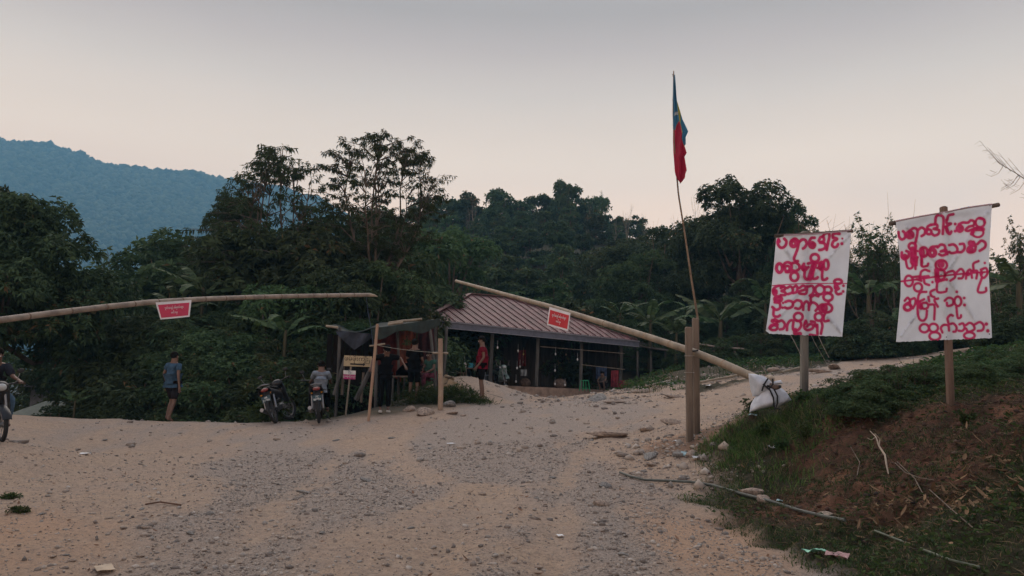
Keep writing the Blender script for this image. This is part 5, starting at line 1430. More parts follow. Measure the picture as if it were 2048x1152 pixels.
# floor, walls, posts
mb = MB(); V = [W(s, t, h) for h in (None,) for s, t in ()] ; 
corn = [(0.3, .55), (LEN - .3, .55), (LEN - .3, DEP - .5), (.3, DEP - .5)]
mb.add([W(s, t, base_z(s) - .75) for s, t in corn] + [W(s, t, base_z(s)) for s, t in corn], [(3, 2, 1, 0), (4, 5, 6, 7), (0, 1, 5, 4), (1, 2, 6, 5), (2, 3, 7, 6), (3, 0, 4, 7)]); hpart(mb, 'floor_slab', M_plast)
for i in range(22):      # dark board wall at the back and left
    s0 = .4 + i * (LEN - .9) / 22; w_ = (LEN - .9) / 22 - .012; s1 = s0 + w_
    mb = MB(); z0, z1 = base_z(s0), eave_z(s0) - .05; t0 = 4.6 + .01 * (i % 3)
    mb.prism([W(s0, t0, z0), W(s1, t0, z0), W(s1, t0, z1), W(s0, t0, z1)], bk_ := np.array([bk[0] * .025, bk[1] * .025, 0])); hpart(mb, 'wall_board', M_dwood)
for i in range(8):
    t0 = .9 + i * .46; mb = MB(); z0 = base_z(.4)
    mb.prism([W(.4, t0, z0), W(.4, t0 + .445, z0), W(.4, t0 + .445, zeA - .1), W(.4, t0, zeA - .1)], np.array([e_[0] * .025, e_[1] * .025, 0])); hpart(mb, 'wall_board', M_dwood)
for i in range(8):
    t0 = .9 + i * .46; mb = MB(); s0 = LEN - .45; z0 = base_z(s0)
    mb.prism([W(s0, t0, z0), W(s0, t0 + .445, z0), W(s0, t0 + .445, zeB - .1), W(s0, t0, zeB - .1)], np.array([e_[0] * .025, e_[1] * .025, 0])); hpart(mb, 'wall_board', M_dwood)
for u in (868, 981, 1073, 1161, 1241):
    s_ = min(max(s_of(u, .7), .2), LEN - .25); mb = MB(); mb.beam(W(s_, .7, base_z(s_)), W(s_ + .06, .7, eave_z(s_) + .1), .15, .15, .01); hpart(mb, 'post', M_post)
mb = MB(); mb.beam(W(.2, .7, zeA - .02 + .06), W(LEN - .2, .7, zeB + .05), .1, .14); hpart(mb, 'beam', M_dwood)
s0 = s_of(1080, .62); mb = MB(); mb.tube([W(s0, .62, at(1080, 692, 33)[2]), W(LEN - .3, .62, at(1250, 706, 35.5)[2])], .018, 6); hpart(mb, 'rail', M_bamd, True)
s0 = s_of(1163, .62); mb = MB(); mb.tube([W(s0, .6, at(1163, 729, 34)[2]), W(LEN - .3, .6, at(1258, 739, 35.5)[2])], .018, 6); hpart(mb, 'rail', M_bam, True)
# ceiling battens under the roof
for i in range(9):
    s_ = .8 + i * 1.2; mb = MB(); P, Q = W(s_, .2, eave_z(s_) + .02), top_front(s_) - np.array([0, 0, .12]); mb.beam(P, Q, .07, .05); hpart(mb, 'rafter', M_dwood)

def hs(u, t, h):    # a spot on the house floor: seen at column u, t metres in, h above floor
    s_ = s_of(u, t); return W(s_, t, base_z(s_) + h)
cols = dict(red=plain('dull_red_cloth', (.22, .03, .04), .9, .4, 8, bmp=.4), blue=plain('blue_cloth', (.05, .08, .16), .9, .4, 8, bmp=.4), white=plain('white_plastic', (.6, .6, .6), .5, .2, 12, bmp=.2), cyan=plain('cyan_plastic', (.05, .30, .42), .4, .1, 9, bmp=0),
            green=plain('green_plastic', (.03, .30, .13), .4, .2, 9, bmp=0), greyp=plain('grey_plastic', (.20, .23, .28), .5, .2, 9, bmp=0), brown=plain('brown_sack', (.14, .10, .08), .9, .4, 9, bmp=.4), yellow=plain('yellow_packet', (.35, .27, .08), .5, .3, 9, bmp=0))
def drape(u0, u1, v0, v1, Y, mat, folds=5, amp=.05, seed=0, sag=.0):
    P = [at(u0, v0, Y), at(u1, v0, Y), at(u1, v1, Y), at(u0, v1, Y)]
    def fn(a, b):
        p = (P[0] * (1 - a) + P[1] * a) * (1 - b) + (P[3] * (1 - a) + P[2] * a) * b
        return p + np.array([0, amp * (.3 + b) * math.sin(folds * 6.28 * a + seed + b), -sag * math.sin(math.pi * a) * (1 - b)])
    mb = MB(); mb.grid(fn, 28, 8, .008); return mb
def thing1(mb, name, label, cat, mat, group=None, smooth=True):
    o = mb.build(name, mat, None, smooth); return tag(o, label, cat, group)
thing1(drape(1222, 1237, 741, 774, 35.2, cols['red'], 2), 'hanging_cloth', 'dull red cloth hanging at the right end of the house', 'cloth', cols['red'])
thing1(drape(1192, 1214, 733, 758, 36.4, cols['blue'], 3), 'hanging_cloth', 'dark blue cloth hanging from the rail deep in the house', 'cloth', cols['blue'])
thing1(drape(1036, 1052, 700, 732, 35, cols['red'], 3), 'hanging_cloth', 'dark red bundle of packets hanging between the second and third post', 'cloth', plain('maroon', (.12, .02, .025), .9, .4))
thing1(drape(1041, 1054, 739, 752, 33.6, cols['white'], 2, seed=2), 'hanging_cloth', 'pale crumpled bag hanging low between the second and third post', 'bag', plain('pale_bag', (.22, .24, .25), .8, .4))
for i, (u, v, Y, m_) in enumerate([(995,695,32,'white'),(1000,735,32.5,'white'),(1036,702,33,'white'),(1034,736,33,'white'),(1046,724,34,'brown'),(1032,763,33,'white'),(1111,708,34,'white'),(1110,741,34,'white'),(1110,768,34,'white'),(1130,770,34.4,'white'),(1155,719,34.2,'white'),(1047,708,34,'yellow'),(1132,709,35,'brown'),(929,726,31.5,'white'),(1040,733,34,'white')]):
    c = at(u, v, Y); mb = MB(); mb.ball(c, (.035, .03, .06), 8, 6); mb.tube([c + (0, 0, .05), c + (0, 0, .3)], .004, 4)
    thing1(mb, 'packet', 'small packet hanging on a string in the dim open front of the house', 'packet', cols[m_], 'packets hanging in the house front')
def table(u, t, w, d, h, label, bench=False):
    c = hs(u, t, 0); r = empty('bench' if bench else 'table', label, 'bench' if bench else 'table', tuple(c), math.atan2(e_[1], e_[0]))
    mb = MB(); mb.box((0, 0, h), (w, d, .04), None, .005); mb.build('table_top', M_wood, r, False, False)
    for q in (-1, 1):
        for q2 in (-1, 1): mb = MB(); mb.beam((q * (w / 2 - .06), q2 * (d / 2 - .05), 0), (q * (w / 2 - .06), q2 * (d / 2 - .05), h - .02), .05, .05); mb.build('leg', M_wood, r, False, False)
    return r
table(950, 1.6, 1.3, .6, .70, 'wooden table under the left end of the red roof')
table(908, 1.3, .9, .35, .46, 'low wooden bench left of the table under the red roof', True)
c = hs(941, 1.6, .72); mb = MB(); mb.tube([c, c + (0, 0, .2)], [.1, .12], 14); mb.tube([c + (.11, 0, .05), c + (.17, 0, .1), c + (.11, 0, .16)], .012, 6)
thing1(mb, 'jug', 'bright blue plastic jug on the table under the red roof', 'jug', cols['cyan'])
c = hs(931, 1.6, .72); mb = MB(); mb.tube([c, c + (0, 0, .15), c + (0, 0, .2)], [.035, .035, .012], 10); thing1(mb, 'bottle', 'small pale bottle left of the blue jug', 'bottle', cols['white'])
c = hs(952, 1.6, .72); mb = MB(); mb.tube([c, c + (0, 0, .06)], [.035, .05], 10); thing1(mb, 'cup', 'small cup right of the blue jug', 'cup', cols['white'])
def stool(c, mat, label, h=.46):
    r = empty('stool', label, 'stool', tuple(c), .4); mb = MB(); mb.box((0, 0, h), (.27, .27, .03), None, .012); mb.build('seat', mat, r, False, False)
    for q in (-1, 1):
        for q2 in (-1, 1): mb = MB(); mb.beam((q * .17, q2 * .17, 0), (q * .12, q2 * .12, h), .05, .02); mb.build('leg', mat, r, False, False)
    for q in (-1, 1): mb = MB(); mb.beam((-.15, q * .15, .12), (.15, q * .15, .12), .03, .015); mb.build('rung', mat, r, False, False)
p = at(1169, 782, 33); stool((p[0], p[1], p[2]), cols['green'], 'green plastic stool in front of the house')
p = hs(972, .9, 0); r = empty('chair', 'grey plastic chair half hidden behind the man in red', 'chair', tuple(p), 2.2)
mb = MB(); mb.box((0, 0, .42), (.42, .4, .03), None, .01); mb.build('seat', cols['greyp'], r, False, False)
mb = MB(); mb.grid(lambda a, b: ((a - .5) * .42, .2 + .06 * b - .05 * (2 * a - 1) ** 2, .43 + .42 * b), 8, 5, .012); mb.build('backrest', cols['greyp'], r, False, False)
for q in (-1, 1):
    for q2 in (-1, 1): mb = MB(); mb.beam((q * .2, q2 * .19, 0), (q * .18, q2 * .17, .42), .04, .03); mb.build('leg', cols['greyp'], r, False, False)
p = hs(1004, .25, -.35); p[2] = at(1004, 774, p[1])[2] - .02
motorbike('pale and green motorbike parked nose out at the foot of the house floor', tuple(p), R_(200), R_(6), paint=plain('pale_green_paint', (.16, .22, .20), .4, .5, 8, bmp=0), green=True)
for i, (u, v, Y, sx_, sz_, mat_) in enumerate([(1050, 770, 34.5, .26, .22, 'brown'), (1120, 772, 35, .32, .25, 'brown'), (1245, 765, 36, .3, .3, 'red'), (1258, 742, 36.5, .25, .28, 'brown')]):
    c = at(u, v, Y); c[2] = base_z(s_of(u, 3)) + sz_ * .9; mb = MB(); mb.ball(c, (sx_, sx_ * .8, sz_), 12, 8)
    thing1(mb, 'sack', ['brown sack on the floor between the second and third post', 'brown sack on the floor between the third and fourth post', 'red sack at the right end of the house', 'brown bundle piled at the far right corner of the house'][i], 'sack', cols[mat_])
# lean-to at the right end
r = empty('lean_to', 'low dark lean-to roof with thin posts at the right end of the house', 'shed', tuple(at(1300, 765, 37)))
mb = MB(); P = [at(1258, 690, 36.5), at(1337, 704, 37), at(1345, 700, 41), at(1262, 680, 41)]; mb.prism(P, (0, 0, .05)); mb.build('roof', M_dwood, r)
for u, Y in ((1302, 37), (1331, 37.3), (1275, 36.8)):
    a = at(u, 702, Y); mb = MB(); mb.beam((a[0], a[1], Hs(a[0], a[1]) - .1), a, .09, .09); mb.build('post', M_post, r)
# small pen right of it
r = empty('shed', 'small dark shed with a bamboo rail behind the gate posts', 'shed', tuple(at(1420, 735, 35)))
mb = MB(); mb.prism([at(1405, 712, 35), at(1440, 694, 36), at(1475, 712, 35)], np.array([0, 2.0, 0])); mb.build('roof', M_dwood, r)
mb = MB(); mb.prism([at(1408, 742, 35.1), at(1472, 744, 35.1), at(1472, 712, 35.1), at(1408, 712, 35.1)], np.array([0, .05, 0])); mb.build('wall', plain('maroon_board', (.05, .022, .022), .9, .4), r)
for u, vt in ((1428, 700), (1470, 697), (1440, 696)):
    a = at(u, vt, 34.8); mb = MB(); mb.beam((a[0], a[1], Hs(a[0], a[1]) - .1), a, .09, .09); mb.build('post', M_wood, r)
mb = MB(); mb.tube([at(1398, 688, 34.7), at(1435, 694, 34.7), at(1488, 698, 34.7)], .045, 7); mb.build('rail', M_bamd, r, True)
mb = MB(); mb.beam(at(1468, 702, 34.6), at(1482, 726, 34.4), .1, .04); mb.build('plank', M_wood, r)

# ---------------------------------------------------------------- tarpaulin hut
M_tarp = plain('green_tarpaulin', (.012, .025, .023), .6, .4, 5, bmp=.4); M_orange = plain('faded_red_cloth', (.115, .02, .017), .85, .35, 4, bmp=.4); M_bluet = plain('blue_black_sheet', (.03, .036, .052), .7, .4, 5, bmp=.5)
M_pinkc = plain('orange_cloth', (.18, .055, .035), .85, .35, 4, bmp=.4)
hut = empty('hut', 'low makeshift hut under a dark green tarpaulin with a red cloth wall', 'hut', tuple(at(790, 800, 22.3)))
def g(u, Y): p = at(u, 800, Y); return np.array([p[0], p[1], Hs(p[0], p[1])])
def tarp(a, b):
    # from the left low corner to the right high corner, falling to the back
    F0 = at(660, 652, 21.6) * (1 - a) + at(868, 641, 21.2) * a; sag = .22 * math.sin(math.pi * a) * (1 - .6 * b)
    if a < .42: F0 = F0 + np.array([0, 0, -.2 * math.sin(math.pi * min(1, a / .42))])
    B0 = F0 + np.array([-.25, 2.4, .18]); p = F0 * (1 - b) + B0 * b
    return p + np.array([0, 0, -sag * .4 + .03 * math.sin(9 * a + 4 * b)])
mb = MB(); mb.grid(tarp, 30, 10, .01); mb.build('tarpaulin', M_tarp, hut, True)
mb = MB(); mb.grid(lambda a, b: at(745 + 135 * a, 657 - 20 * a + (12 + 12 * math.sin(a * 5 + 1) ** 2) * b, 21.15) + np.array([0, .03 * math.sin(30 * a), 0]), 30, 3, .006); mb.build('tarpaulin_edge', M_tarp, hut, True)
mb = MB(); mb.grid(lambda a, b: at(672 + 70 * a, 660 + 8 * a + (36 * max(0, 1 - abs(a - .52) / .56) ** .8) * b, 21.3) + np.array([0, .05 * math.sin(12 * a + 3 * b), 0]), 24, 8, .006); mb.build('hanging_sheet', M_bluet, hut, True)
mb = MB(); mb.grid(lambda a, b: at(750 + 52 * a, 664 - 2 * a + (62 + 40 * a) * b, 22.6) + np.array([0, .06 * math.sin(18 * a + b), 0]), 26, 8, .006); mb.build('cloth_wall', M_orange, hut, True)
mb = MB(); mb.grid(lambda a, b: at(801 + 32 * a - 8 * b, 662 + 92 * b - 26 * a * b, 22.2) + np.array([0, .05 * math.sin(16 * a + 2 * b), 0]), 16, 10, .006); mb.build('cloth_wall', M_pinkc, hut, True)
mb = MB(); mb.grid(lambda a, b: at(835 + 40 * a, 652 + 95 * b, 24.0) + np.array([0, .05 * math.sin(16 * a + 2 * b), 0]), 16, 10, .006); mb.build('cloth_wall', plain('maroon_sheet', (.06, .018, .02), .9, .4), hut, True)
M_shade = plain('shade_board', (.014, .012, .011), .95, .4, 4, bmp=.3, vscale=(1, 1, .15), spec=.05)
for i in range(9):  # back boards added, near-black to stand in for the shade inside the hut
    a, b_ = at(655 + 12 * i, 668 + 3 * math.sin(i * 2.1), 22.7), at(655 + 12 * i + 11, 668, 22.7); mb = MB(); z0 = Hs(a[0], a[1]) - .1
    mb.prism([(a[0], a[1], z0), (b_[0], b_[1], z0), b_, a], (0, .025, 0)); mb.build('wall_board', M_shade, hut)
for u0, u1, vt, Y, r_ in ((858, 873, 642, 21.2, .045), (870, 873, 645, 21.5, .04), (893, 884, 655, 22.6, .05), (750, 752, 662, 21.6, .05), (680, 672, 655, 21.4, .045), (795, 797, 655, 22.0, .04), (812, 806, 655, 22.4, .03)):
    a = at(u0, vt, Y); b_ = g(u1, Y); mb = MB(); mb.tube([b_ - (0, 0, .1), (a + b_) / 2 + (.02, 0, 0), a], r_, 8); mb.build('post', M_post, hut, True)
for (u0, v0, u1, v1, Y) in ((777, 646, 812, 641, 21.5), (812, 642, 844, 638, 21.6), (652, 652, 676, 655, 21.2), (776, 649, 806, 645, 21.35)):
    mb = MB(); mb.tube([at(u0, v0, Y), at(u1, v1, Y)], .035, 8); mb.build('bamboo_batten', M_bam, hut, True)
for u0, v0, u1, v1, Y, w_ in ((712, 800, 752, 715, 20.6, .13), (668, 790, 690, 715, 21.2, .1), (684, 790, 688, 720, 21.3, .09), (722, 805, 727, 745, 21, .08)):
    mb = MB(); mb.tube([at(u0, v0, Y), at(u1, v1, Y)], [w_ * .5, w_ * .4], 8); o = mb.build('prop_log', M_post if w_ > .09 else M_wood, hut, True)
# bench and things on it
bn = empty('bench', 'rough bench platform inside the tarpaulin hut', 'bench', tuple(g(820, 21.6)))
a, b_ = at(780, 754, 21.5), at(905, 756, 21.5); mb = MB(); mb.prism([a, b_, b_ + (0, .7, 0), a + (0, .7, 0)], (0, 0, .04)); mb.build('seat', M_wood, bn)
for u in (786, 838, 898):
    for dy in (0, .6): q = at(u, 756, 21.55 + dy); mb = MB(); mb.tube([(q[0], q[1], Hs(q[0], q[1]) - .05), q], .035, 7); mb.build('leg', M_post, bn, True)
mb = MB(); mb.grid(lambda a, b: at(792 + 44 * a, 752 - 26 * math.sin(math.pi * min(1, a * .75 + .1)) * (1 - b) ** 1.2, 21.6 + .5 * b), 12, 6, .01); thing1(mb, 'black_cover', 'black sheet heaped over goods on the hut bench', 'cover', black)
c = at(842, 744, 21.3); mb = MB(); mb.ball(c, (.09, .04, .045), 12, 8, rotm(0, R_(40), 0)); mb.ball(c + (0, .0, .0), (.10, .03, .03), 10, 6, rotm(0, R_(40), 0)); thing1(mb, 'red_bowl', 'tilted red plastic bowl beside the seated youth', 'bowl', plain('red_plastic', (.50, .06, .06), .45, .2, 9, bmp=0))
c = at(838, 754, 21.2); mb = MB(); mb.box(c, (.14, .1, .05), rotm(0, 0, .2), .01); thing1(mb, 'food_box', 'small pale box under the red bowl on the bench', 'box', cols['white'], smooth=False)
# potted leafy sprig hanging in front of the orange cloth
C = np.repeat(at(815, 683, 21.8)[None], 14, 0) + np.random.default_rng(3).normal(0, .05, (14, 3)); V, F, r = rosettes(C, np.random.default_rng(4).normal(size=(14, 3)), np.random.default_rng(5), 6, .09, .03, .5)
tag(link('leafy_sprig', np_mesh('leafy_sprig', V, F, M_banana, False, fattr={'rnd': r})), 'pale green leafy sprig hanging against the orange cloth', 'plant')
# fallen blocks and branch heap right of the bamboo post
for i, (u, v, Y, sz) in enumerate([(906, 768, 21.2, (.34, .2, .16)), (893, 775, 21.0, (.3, .2, .16)), (888, 762, 21.6, (.3, .25, .18)), (898, 757, 21.9, (.26, .2, .14)), (913, 776, 21.0, (.32, .18, .15))]):
    c = at(u, v, Y); mb = MB(); mb.box(c, sz, rotm(random.uniform(-.3, .3), random.uniform(-.4, .4), random.uniform(-1, 1)), .015)
    thing1(mb, 'mud_block', ['tan block jutting out of the pile beside the bamboo post', 'lowest tan block right behind the bamboo post', 'block half hidden at the left of the pile', 'topmost block of the pile by the hut', 'rightmost block lying on the branch heap'][i], 'block', plain('tan_block', (.30, .23, .15), .9, .3, 6, bmp=.4), smooth=False)
q0 = g(905, 20.9); rg = np.random.default_rng(21); n = 420; C = np.stack([rg.normal(q0[0] + .15, .5, n), rg.normal(q0[1] - .1, .22, n), np.zeros(n)], -1); C[:, 2] = H(C[:, 0], C[:, 1]) + rg.uniform(0, .42, n) * np.exp(-((C[:, 0] - q0[0] - .1) / .6) ** 2)
V, F, r = rosettes(C, rg.normal(size=(n, 3)) + (0, 0, .3), rg, 7, .16, .02, .3); hp = empty('branch_heap', 'heap of cut green branches right of the bamboo post', 'branches', tuple(q0)); V = V - q0
link('foliage', np_mesh('foliage', V, F, M_weed, False, fattr={'rnd': r}), hp)
mb = MB()
for i in range(16): a = q0 + np.array([rg.normal(.1, .4), -.25 + rg.normal(0, .1), .12]); mb.tube([a, a + np.array([rg.normal(0, .3), rg.normal(0, .1), rg.uniform(-.1, .25)])], [.008, .004], 4)
mb.build('stems', M_barkp, hp)
q0 = g(835, 20.5); n = 200; C = np.stack([rg.normal(q0[0] + .15, .4, n), rg.normal(q0[1] - .0, .15, n), np.zeros(n)], -1); C[:, 2] = H(C[:, 0], C[:, 1]) + rg.uniform(0, .4, n); V, F, r = rosettes(C, rg.normal(size=(n, 3)) + (0, 0, .9), rg, 7, .2, .02, .1)
tag(link('grass_tuft', np_mesh('grass_tuft', V, F, M_weed, False, fattr={'rnd': r})), 'grassy clump at the feet of the person with bare calves', 'grass clump')
q0 = g(535, 18.9); n = 110; C = np.stack([rg.normal(q0[0], .22, n), rg.normal(q0[1], .15, n), np.zeros(n)], -1); C[:, 2] = H(C[:, 0], C[:, 1]) + rg.uniform(.05, .5, n); V, F, r = rosettes(C, rg.normal(size=(n, 3)) + (0, 0, .9), rg, 6, .16, .045, .2)
tag(link('leafy_plant', np_mesh('leafy_plant', V, F, M_weed, False, fattr={'rnd': r})), 'low broad-leaved plant left of the parked motorbikes', 'plant')

# ---------------------------------------------------------------- sign boards by the hut
sp = at(692, 806, 19.7); sg = empty('sign_post', 'pale post carrying a tan arrow board', 'sign', (sp[0], sp[1], Hs(sp[0], sp[1])))
mb = MB(); mb.beam(g(692, 19.7) - (0, 0, .1), at(702, 733, 19.7), .07, .035); mb.build('post', plain('grey_tan_wood', (.27, .23, .18), .85, .3), sg)
M_bd = plain('tan_board', (.40, .32, .20), .7, .2, 5, bmp=.1)
Pb = [at(687, 732, 19.6), at(742, 734, 19.6), at(744, 713, 19.6), at(688.5, 710.5, 19.6)]
mb = MB(); mb.prism(Pb, (0, .02, 0)); bdo = mb.build('board', M_bd, sg)
M_ink = plain('black_ink', (.02, .018, .018), .8, .2, 9, bmp=0)
def on_board(P, a, b, off=.004):   # a,b in 0..1 from lower left
    return (P[0] * (1 - a) + P[1] * a) * (1 - b) + (P[3] * (1 - a) + P[2] * a) * b - np.array([0, off, 0])
def lettering(parent, P, s, a, b, size, mat, rot=0.0, nudge=None):
    c = on_board(P, a, b); d = P[1] - P[0]; ang = math.atan2(d[2], d[0])
    L = np.array(parent.location)
    o = link('lettering', text_mesh('lettering', s, size, mat, .0015), parent, tuple(c - L if parent.parent is None else c - np.array(parent.parent.location)), Euler((R_(90), -ang + rot, 0), 'XYZ'))
    return o
lettering(bdo, Pb, 'ဖမ်ဖိုးကြိုး', .45, .70, .155, M_ink)
mb = MB(); mb.beam(on_board(Pb, .24, .22), on_board(Pb, .72, .20), .008, .04); q = on_board(Pb, .72, .20); mb.prism([q + (-.01, -.004, -.045), q + (.05, -.004, 0), q + (-.01, -.004, .045)], (0, .006, 0)); mb.v = [(a - sg.location[0], b - sg.location[1], c - sg.location[2]) for a, b, c in mb.v]; mb.build('arrow', M_ink, bdo, False, False)
Pc = [at(686.5, 758, 19.55), at(710.5, 759, 19.55), at(711.5, 741.5, 19.55), at(687, 740.5, 19.55)]
so = empty('placard', 'small placard, white above and magenta below, nailed under the arrow board', 'placard', tuple((Pc[0] + Pc[1]) / 2))
mid1, mid0 = on_board(Pc, 0, .55, 0), on_board(Pc, 1, .55, 0)
mb = MB(); mb.prism([mid1, mid0, Pc[2], Pc[3]], (0, .01, 0)); mb.build('upper_panel', M_white, so)
mb = MB(); mb.prism([Pc[0], Pc[1], mid0 - (0, 0, .002), mid1 - (0, 0, .002)], (0, .01, 0)); mb.build('lower_panel', plain('magenta_panel', (.36, .03, .15), .7, .15, 9, bmp=0), so)
lettering(so, Pc, 'ရုံးခန်းရှိသည်', .5, .32, .06, M_white); lettering(so, Pc, '၆', .52, .78, .13, plain('slate_ink', (.08, .12, .18), .8, .1, 9, bmp=0))
# ---------------------------------------------------------------- bamboo barriers
def bamboo_pole(name, label, cat, P, r, mat, nodes, nodemat, n=12, tip=None):
    P = [np.asarray(p, float) for p in P]; root = empty(name, label, cat, tuple(P[0]))
    seg = np.array([0] + list(np.cumsum([np.linalg.norm(P[i + 1] - P[i]) for i in range(len(P) - 1)]))); T = seg / seg[-1]
    A = np.array(P); pos = lambda q: np.array([np.interp(q, T, A[:, k]) for k in range(3)]); rad = lambda q: np.interp(q, [0, 1], r)
    qs = np.linspace(0, 1, 60); mb = MB(); mb.tube([pos(q) for q in qs], [rad(q) for q in qs], n); mb.build('culm', mat, root, True)
    for q in nodes:
        d = pos(min(1, q + .01)) - pos(max(0, q - .01)); d /= np.linalg.norm(d); c = pos(q); mb = MB(); rr = rad(q)
        mb.tube([c - d * .014, c - d * .004, c + d * .004, c + d * .014], [rr * 1.005, rr * 1.06, rr * 1.06, rr * 1.005], n, cap=False); mb.build('node_ring', nodemat, root, True)
    return root
M_node = plain('bamboo_node', (.30, .22, .15), .8, .3, 20, bmp=0); M_noded = plain('bamboo_node_dark', (.16, .11, .08), .8, .3, 20, bmp=0)
# left barrier, nearer on the left, resting high over the right post
LP = [at(-260, 668, 8.6), at(-120, 655, 9.3), at(0, 640, 10.0), at(100, 627, 10.7), at(200, 615, 11.5), at(300, 604.5, 12.4), at(400, 598.5, 13.3), at(500, 594.5, 14.4), at(600, 592, 15.5), at(690, 590.5, 16.6), at(738, 590, 17.2)]
mbx = bamboo_pole('barrier_pole', 'long weathered bamboo barrier pole crossing the left half of the picture', 'barrier', LP, (.044, .045), M_bamd, [.06, .13, .20, .27, .335, .39, .44, .49, .54, .59, .64, .69, .735, .78, .825, .865, .905, .95], M_noded)
mb = MB(); e0 = LP[-1]; mb.tube([e0, e0 + (.12, .02, -.008), e0 + (.2, .03, -.03)], [.047, .03, .006], 10); mb.build('cut_tip', M_bam, mbx, True)
r = empty('gate_post', 'forked wooden post carrying the butt of the left barrier, outside the left edge', 'post', tuple(LP[0])); g0 = LP[0]
mb = MB(); zz = Hs(g0[0], g0[1]); mb.tube([(g0[0] - .1, g0[1], zz - .2), (g0[0] - .1, g0[1], g0[2] + .4)], .08, 8); mb.tube([(g0[0] + .1, g0[1] + .12, zz - .2), (g0[0] + .1, g0[1] + .12, g0[2] + .4)], .08, 8); mb.build('post', M_wood, r, True)
# right barrier
YP = 12.2
butt = at(1512, 757, YP - 1.0); piv = at(1385, 705, YP); tip = at(912, 562, YP + 6.0)
RP = [butt + (tip - butt) * q + np.array([0, 0, -.10 * math.sin(math.pi * q) * (1 if q > .2 else .5)]) for q in np.linspace(0, 1, 12)]
RP = []
for u, v, Y in ((1512, 757, 11.2), (1450, 729, 11.65), (1385, 703, 12.2), (1300, 675, 12.95), (1200, 644, 13.9), (1100, 613, 15.0), (1000, 586, 16.5), (912, 562, 18.2)): RP.append(at(u, v, Y))
bamboo_pole('barrier_pole', 'long pale bamboo barrier pole slanting up to the left past the red roof', 'barrier', RP, (.064, .036), M_bam, [.07, .135, .20, .265, .325, .38, .435, .49, .54, .59, .635, .68, .725, .77, .81, .85, .89, .93], M_node, 14)
# gate posts of the right barrier
def post(name, label, P, Q, w, h, mat, cat='post', roll=0):
    r = empty(name, label, cat, tuple(P)); mb = MB(); mb.beam(P, Q, w, h, .012, roll); mb.build('timber', mat, r); return r
q = at(1380, 882, 12.0); gp = np.array([q[0], q[1], Hs(q[0], q[1]) - .15]); tp_ = at(1377, 654, 12.0)
r1 = post('gate_post', 'nearer and lower of the two square gate posts holding the right barrier', gp, tp_, .105, .10, M_wood)
q = at(1393, 866, 12.5); gp2 = np.array([q[0], q[1], Hs(q[0], q[1]) - .15]); tp2 = at(1391, 636, 12.5)
r2 = post('gate_post', 'taller rear gate post with the flag pole rising behind it', gp2, tp2, .11, .10, M_wood)
mb = MB(); c = at(1385, 702, 12.15); mb.tube([c + (0, -.32, 0.0), c + (0, .45, 0.0)], .016, 8); tag(mb.build('pivot_pin', M_rubber, None, True), 'dark pin on which the right barrier pole turns between its posts', 'pin')
for v_ in (712, 745): 
    c = at(1379, v_, 12.0); mb = MB(); mb.torus(c, .078, .006, (0, 0, 1), 16, 5); mb.build('wire_band', M_rope, r1, True, True)
# counterweight sacks
M_sack = plain('white_woven_sack', (.50, .53, .58), .7, .15, 8, bmp=.5, col2=(.38, .41, .46))
def sack(neck, c0, c1, Y, thick, label, seed=0, wn=.18, wrap=1.0):
    """sewn sack: narrow tied neck, two sharp corners c0,c1 on the flat bottom seam"""
    N = at(*neck, Y); A, B = at(*c0, Y), at(*c1, Y); M_ = (A + B) / 2; wd = (A - B) / 2; th = np.array([0, 1.0, 0]) * thick; V, F = [], []; nb, na = 22, 30
    for j in range(nb + 1):
        q = j / nb; c = N + (M_ - N) * q
        wf = wn + (1 - wn) * (math.sin(min(1, q * 1.25) * math.pi / 2) ** .9) * (.93 if q < .8 else .93 + .07 * (q - .8) / .2)
        tf = (wn * 1.2 + (1 - wn) * math.sin(math.pi * min(.97, q ** .75 * .55 + .0) )) * (1 if q < .72 else math.sqrt(max(0, 1 - ((q - .72) / .285) ** 2)))
        w0 = np.linalg.norm(wd)
        for k in range(na):
            a = 2 * math.pi * k / na; cx, sx = math.cos(a), math.sin(a); cx = math.copysign(abs(cx) ** .85, cx)
            wr = 1 + .07 * math.sin(7 * a + 4 * q + seed) * (1 - q) + .16 * (float(vnoise(cx * 2.5 + seed, q * 4 + sx, seed)) - .5)
            bul = (M_ - N) / np.linalg.norm(M_ - N) * (.035 * (1 - cx * cx) * (q > .6) * (q - .6) / .4) * -0.3
            V.append(c + wd * wf * cx * wr + th * tf * sx * wr + bul)
    for j in range(nb):
        for k in range(na): F.append((j * na + k, j * na + (k + 1) % na, (j + 1) * na + (k + 1) % na, (j + 1) * na + k))
    F.append(tuple(range(na - 1, -1, -1))); F.append(tuple(nb * na + k for k in range(na)))
    mb = MB(); mb.add(V, F); return tag(mb.build('sandbag', M_sack, None, True), label, 'sandbag')
sack((1543, 768), (1497, 747), (1506, 794), 11.06, .19, 'upper white sandbag pulled over the butt of the right barrier', 2, .2)
sack((1536, 772), (1498, 825), (1552, 812), 11.0, .15, 'lower left white sandbag hanging with its corner on the grass', 5, .22)
sack((1546, 774), (1550, 819), (1583, 800), 11.25, .14, 'lower right white sandbag tied with black straps', 9, .3)
sack((1538, 768), (1562, 760), (1566, 767), 11.1, .05, 'knotted neck of the top sack sticking out to the right', 4, .8)
Rv = lambda deg: rotm(0, R_(deg), 0)
c = at(1540, 757, 11.1); mb = MB(); mb.ball(c, (.07, .07, .055), 14, 10, Rv(20)); tag(mb.build('cloth_bundle', plain('cream_cloth', (.50, .42, .33), .9, .3, 9, bmp=.5), None, True), 'small cream cloth bundle tied on top of the sandbags', 'bundle')
mb = MB(); mb.tube([at(1510, 767, 10.95), at(1540, 773, 10.9)], .017, 8); tag(mb.build('stick', M_rubber, None, True), 'short dark stick twisted into the sandbag tie', 'stick')
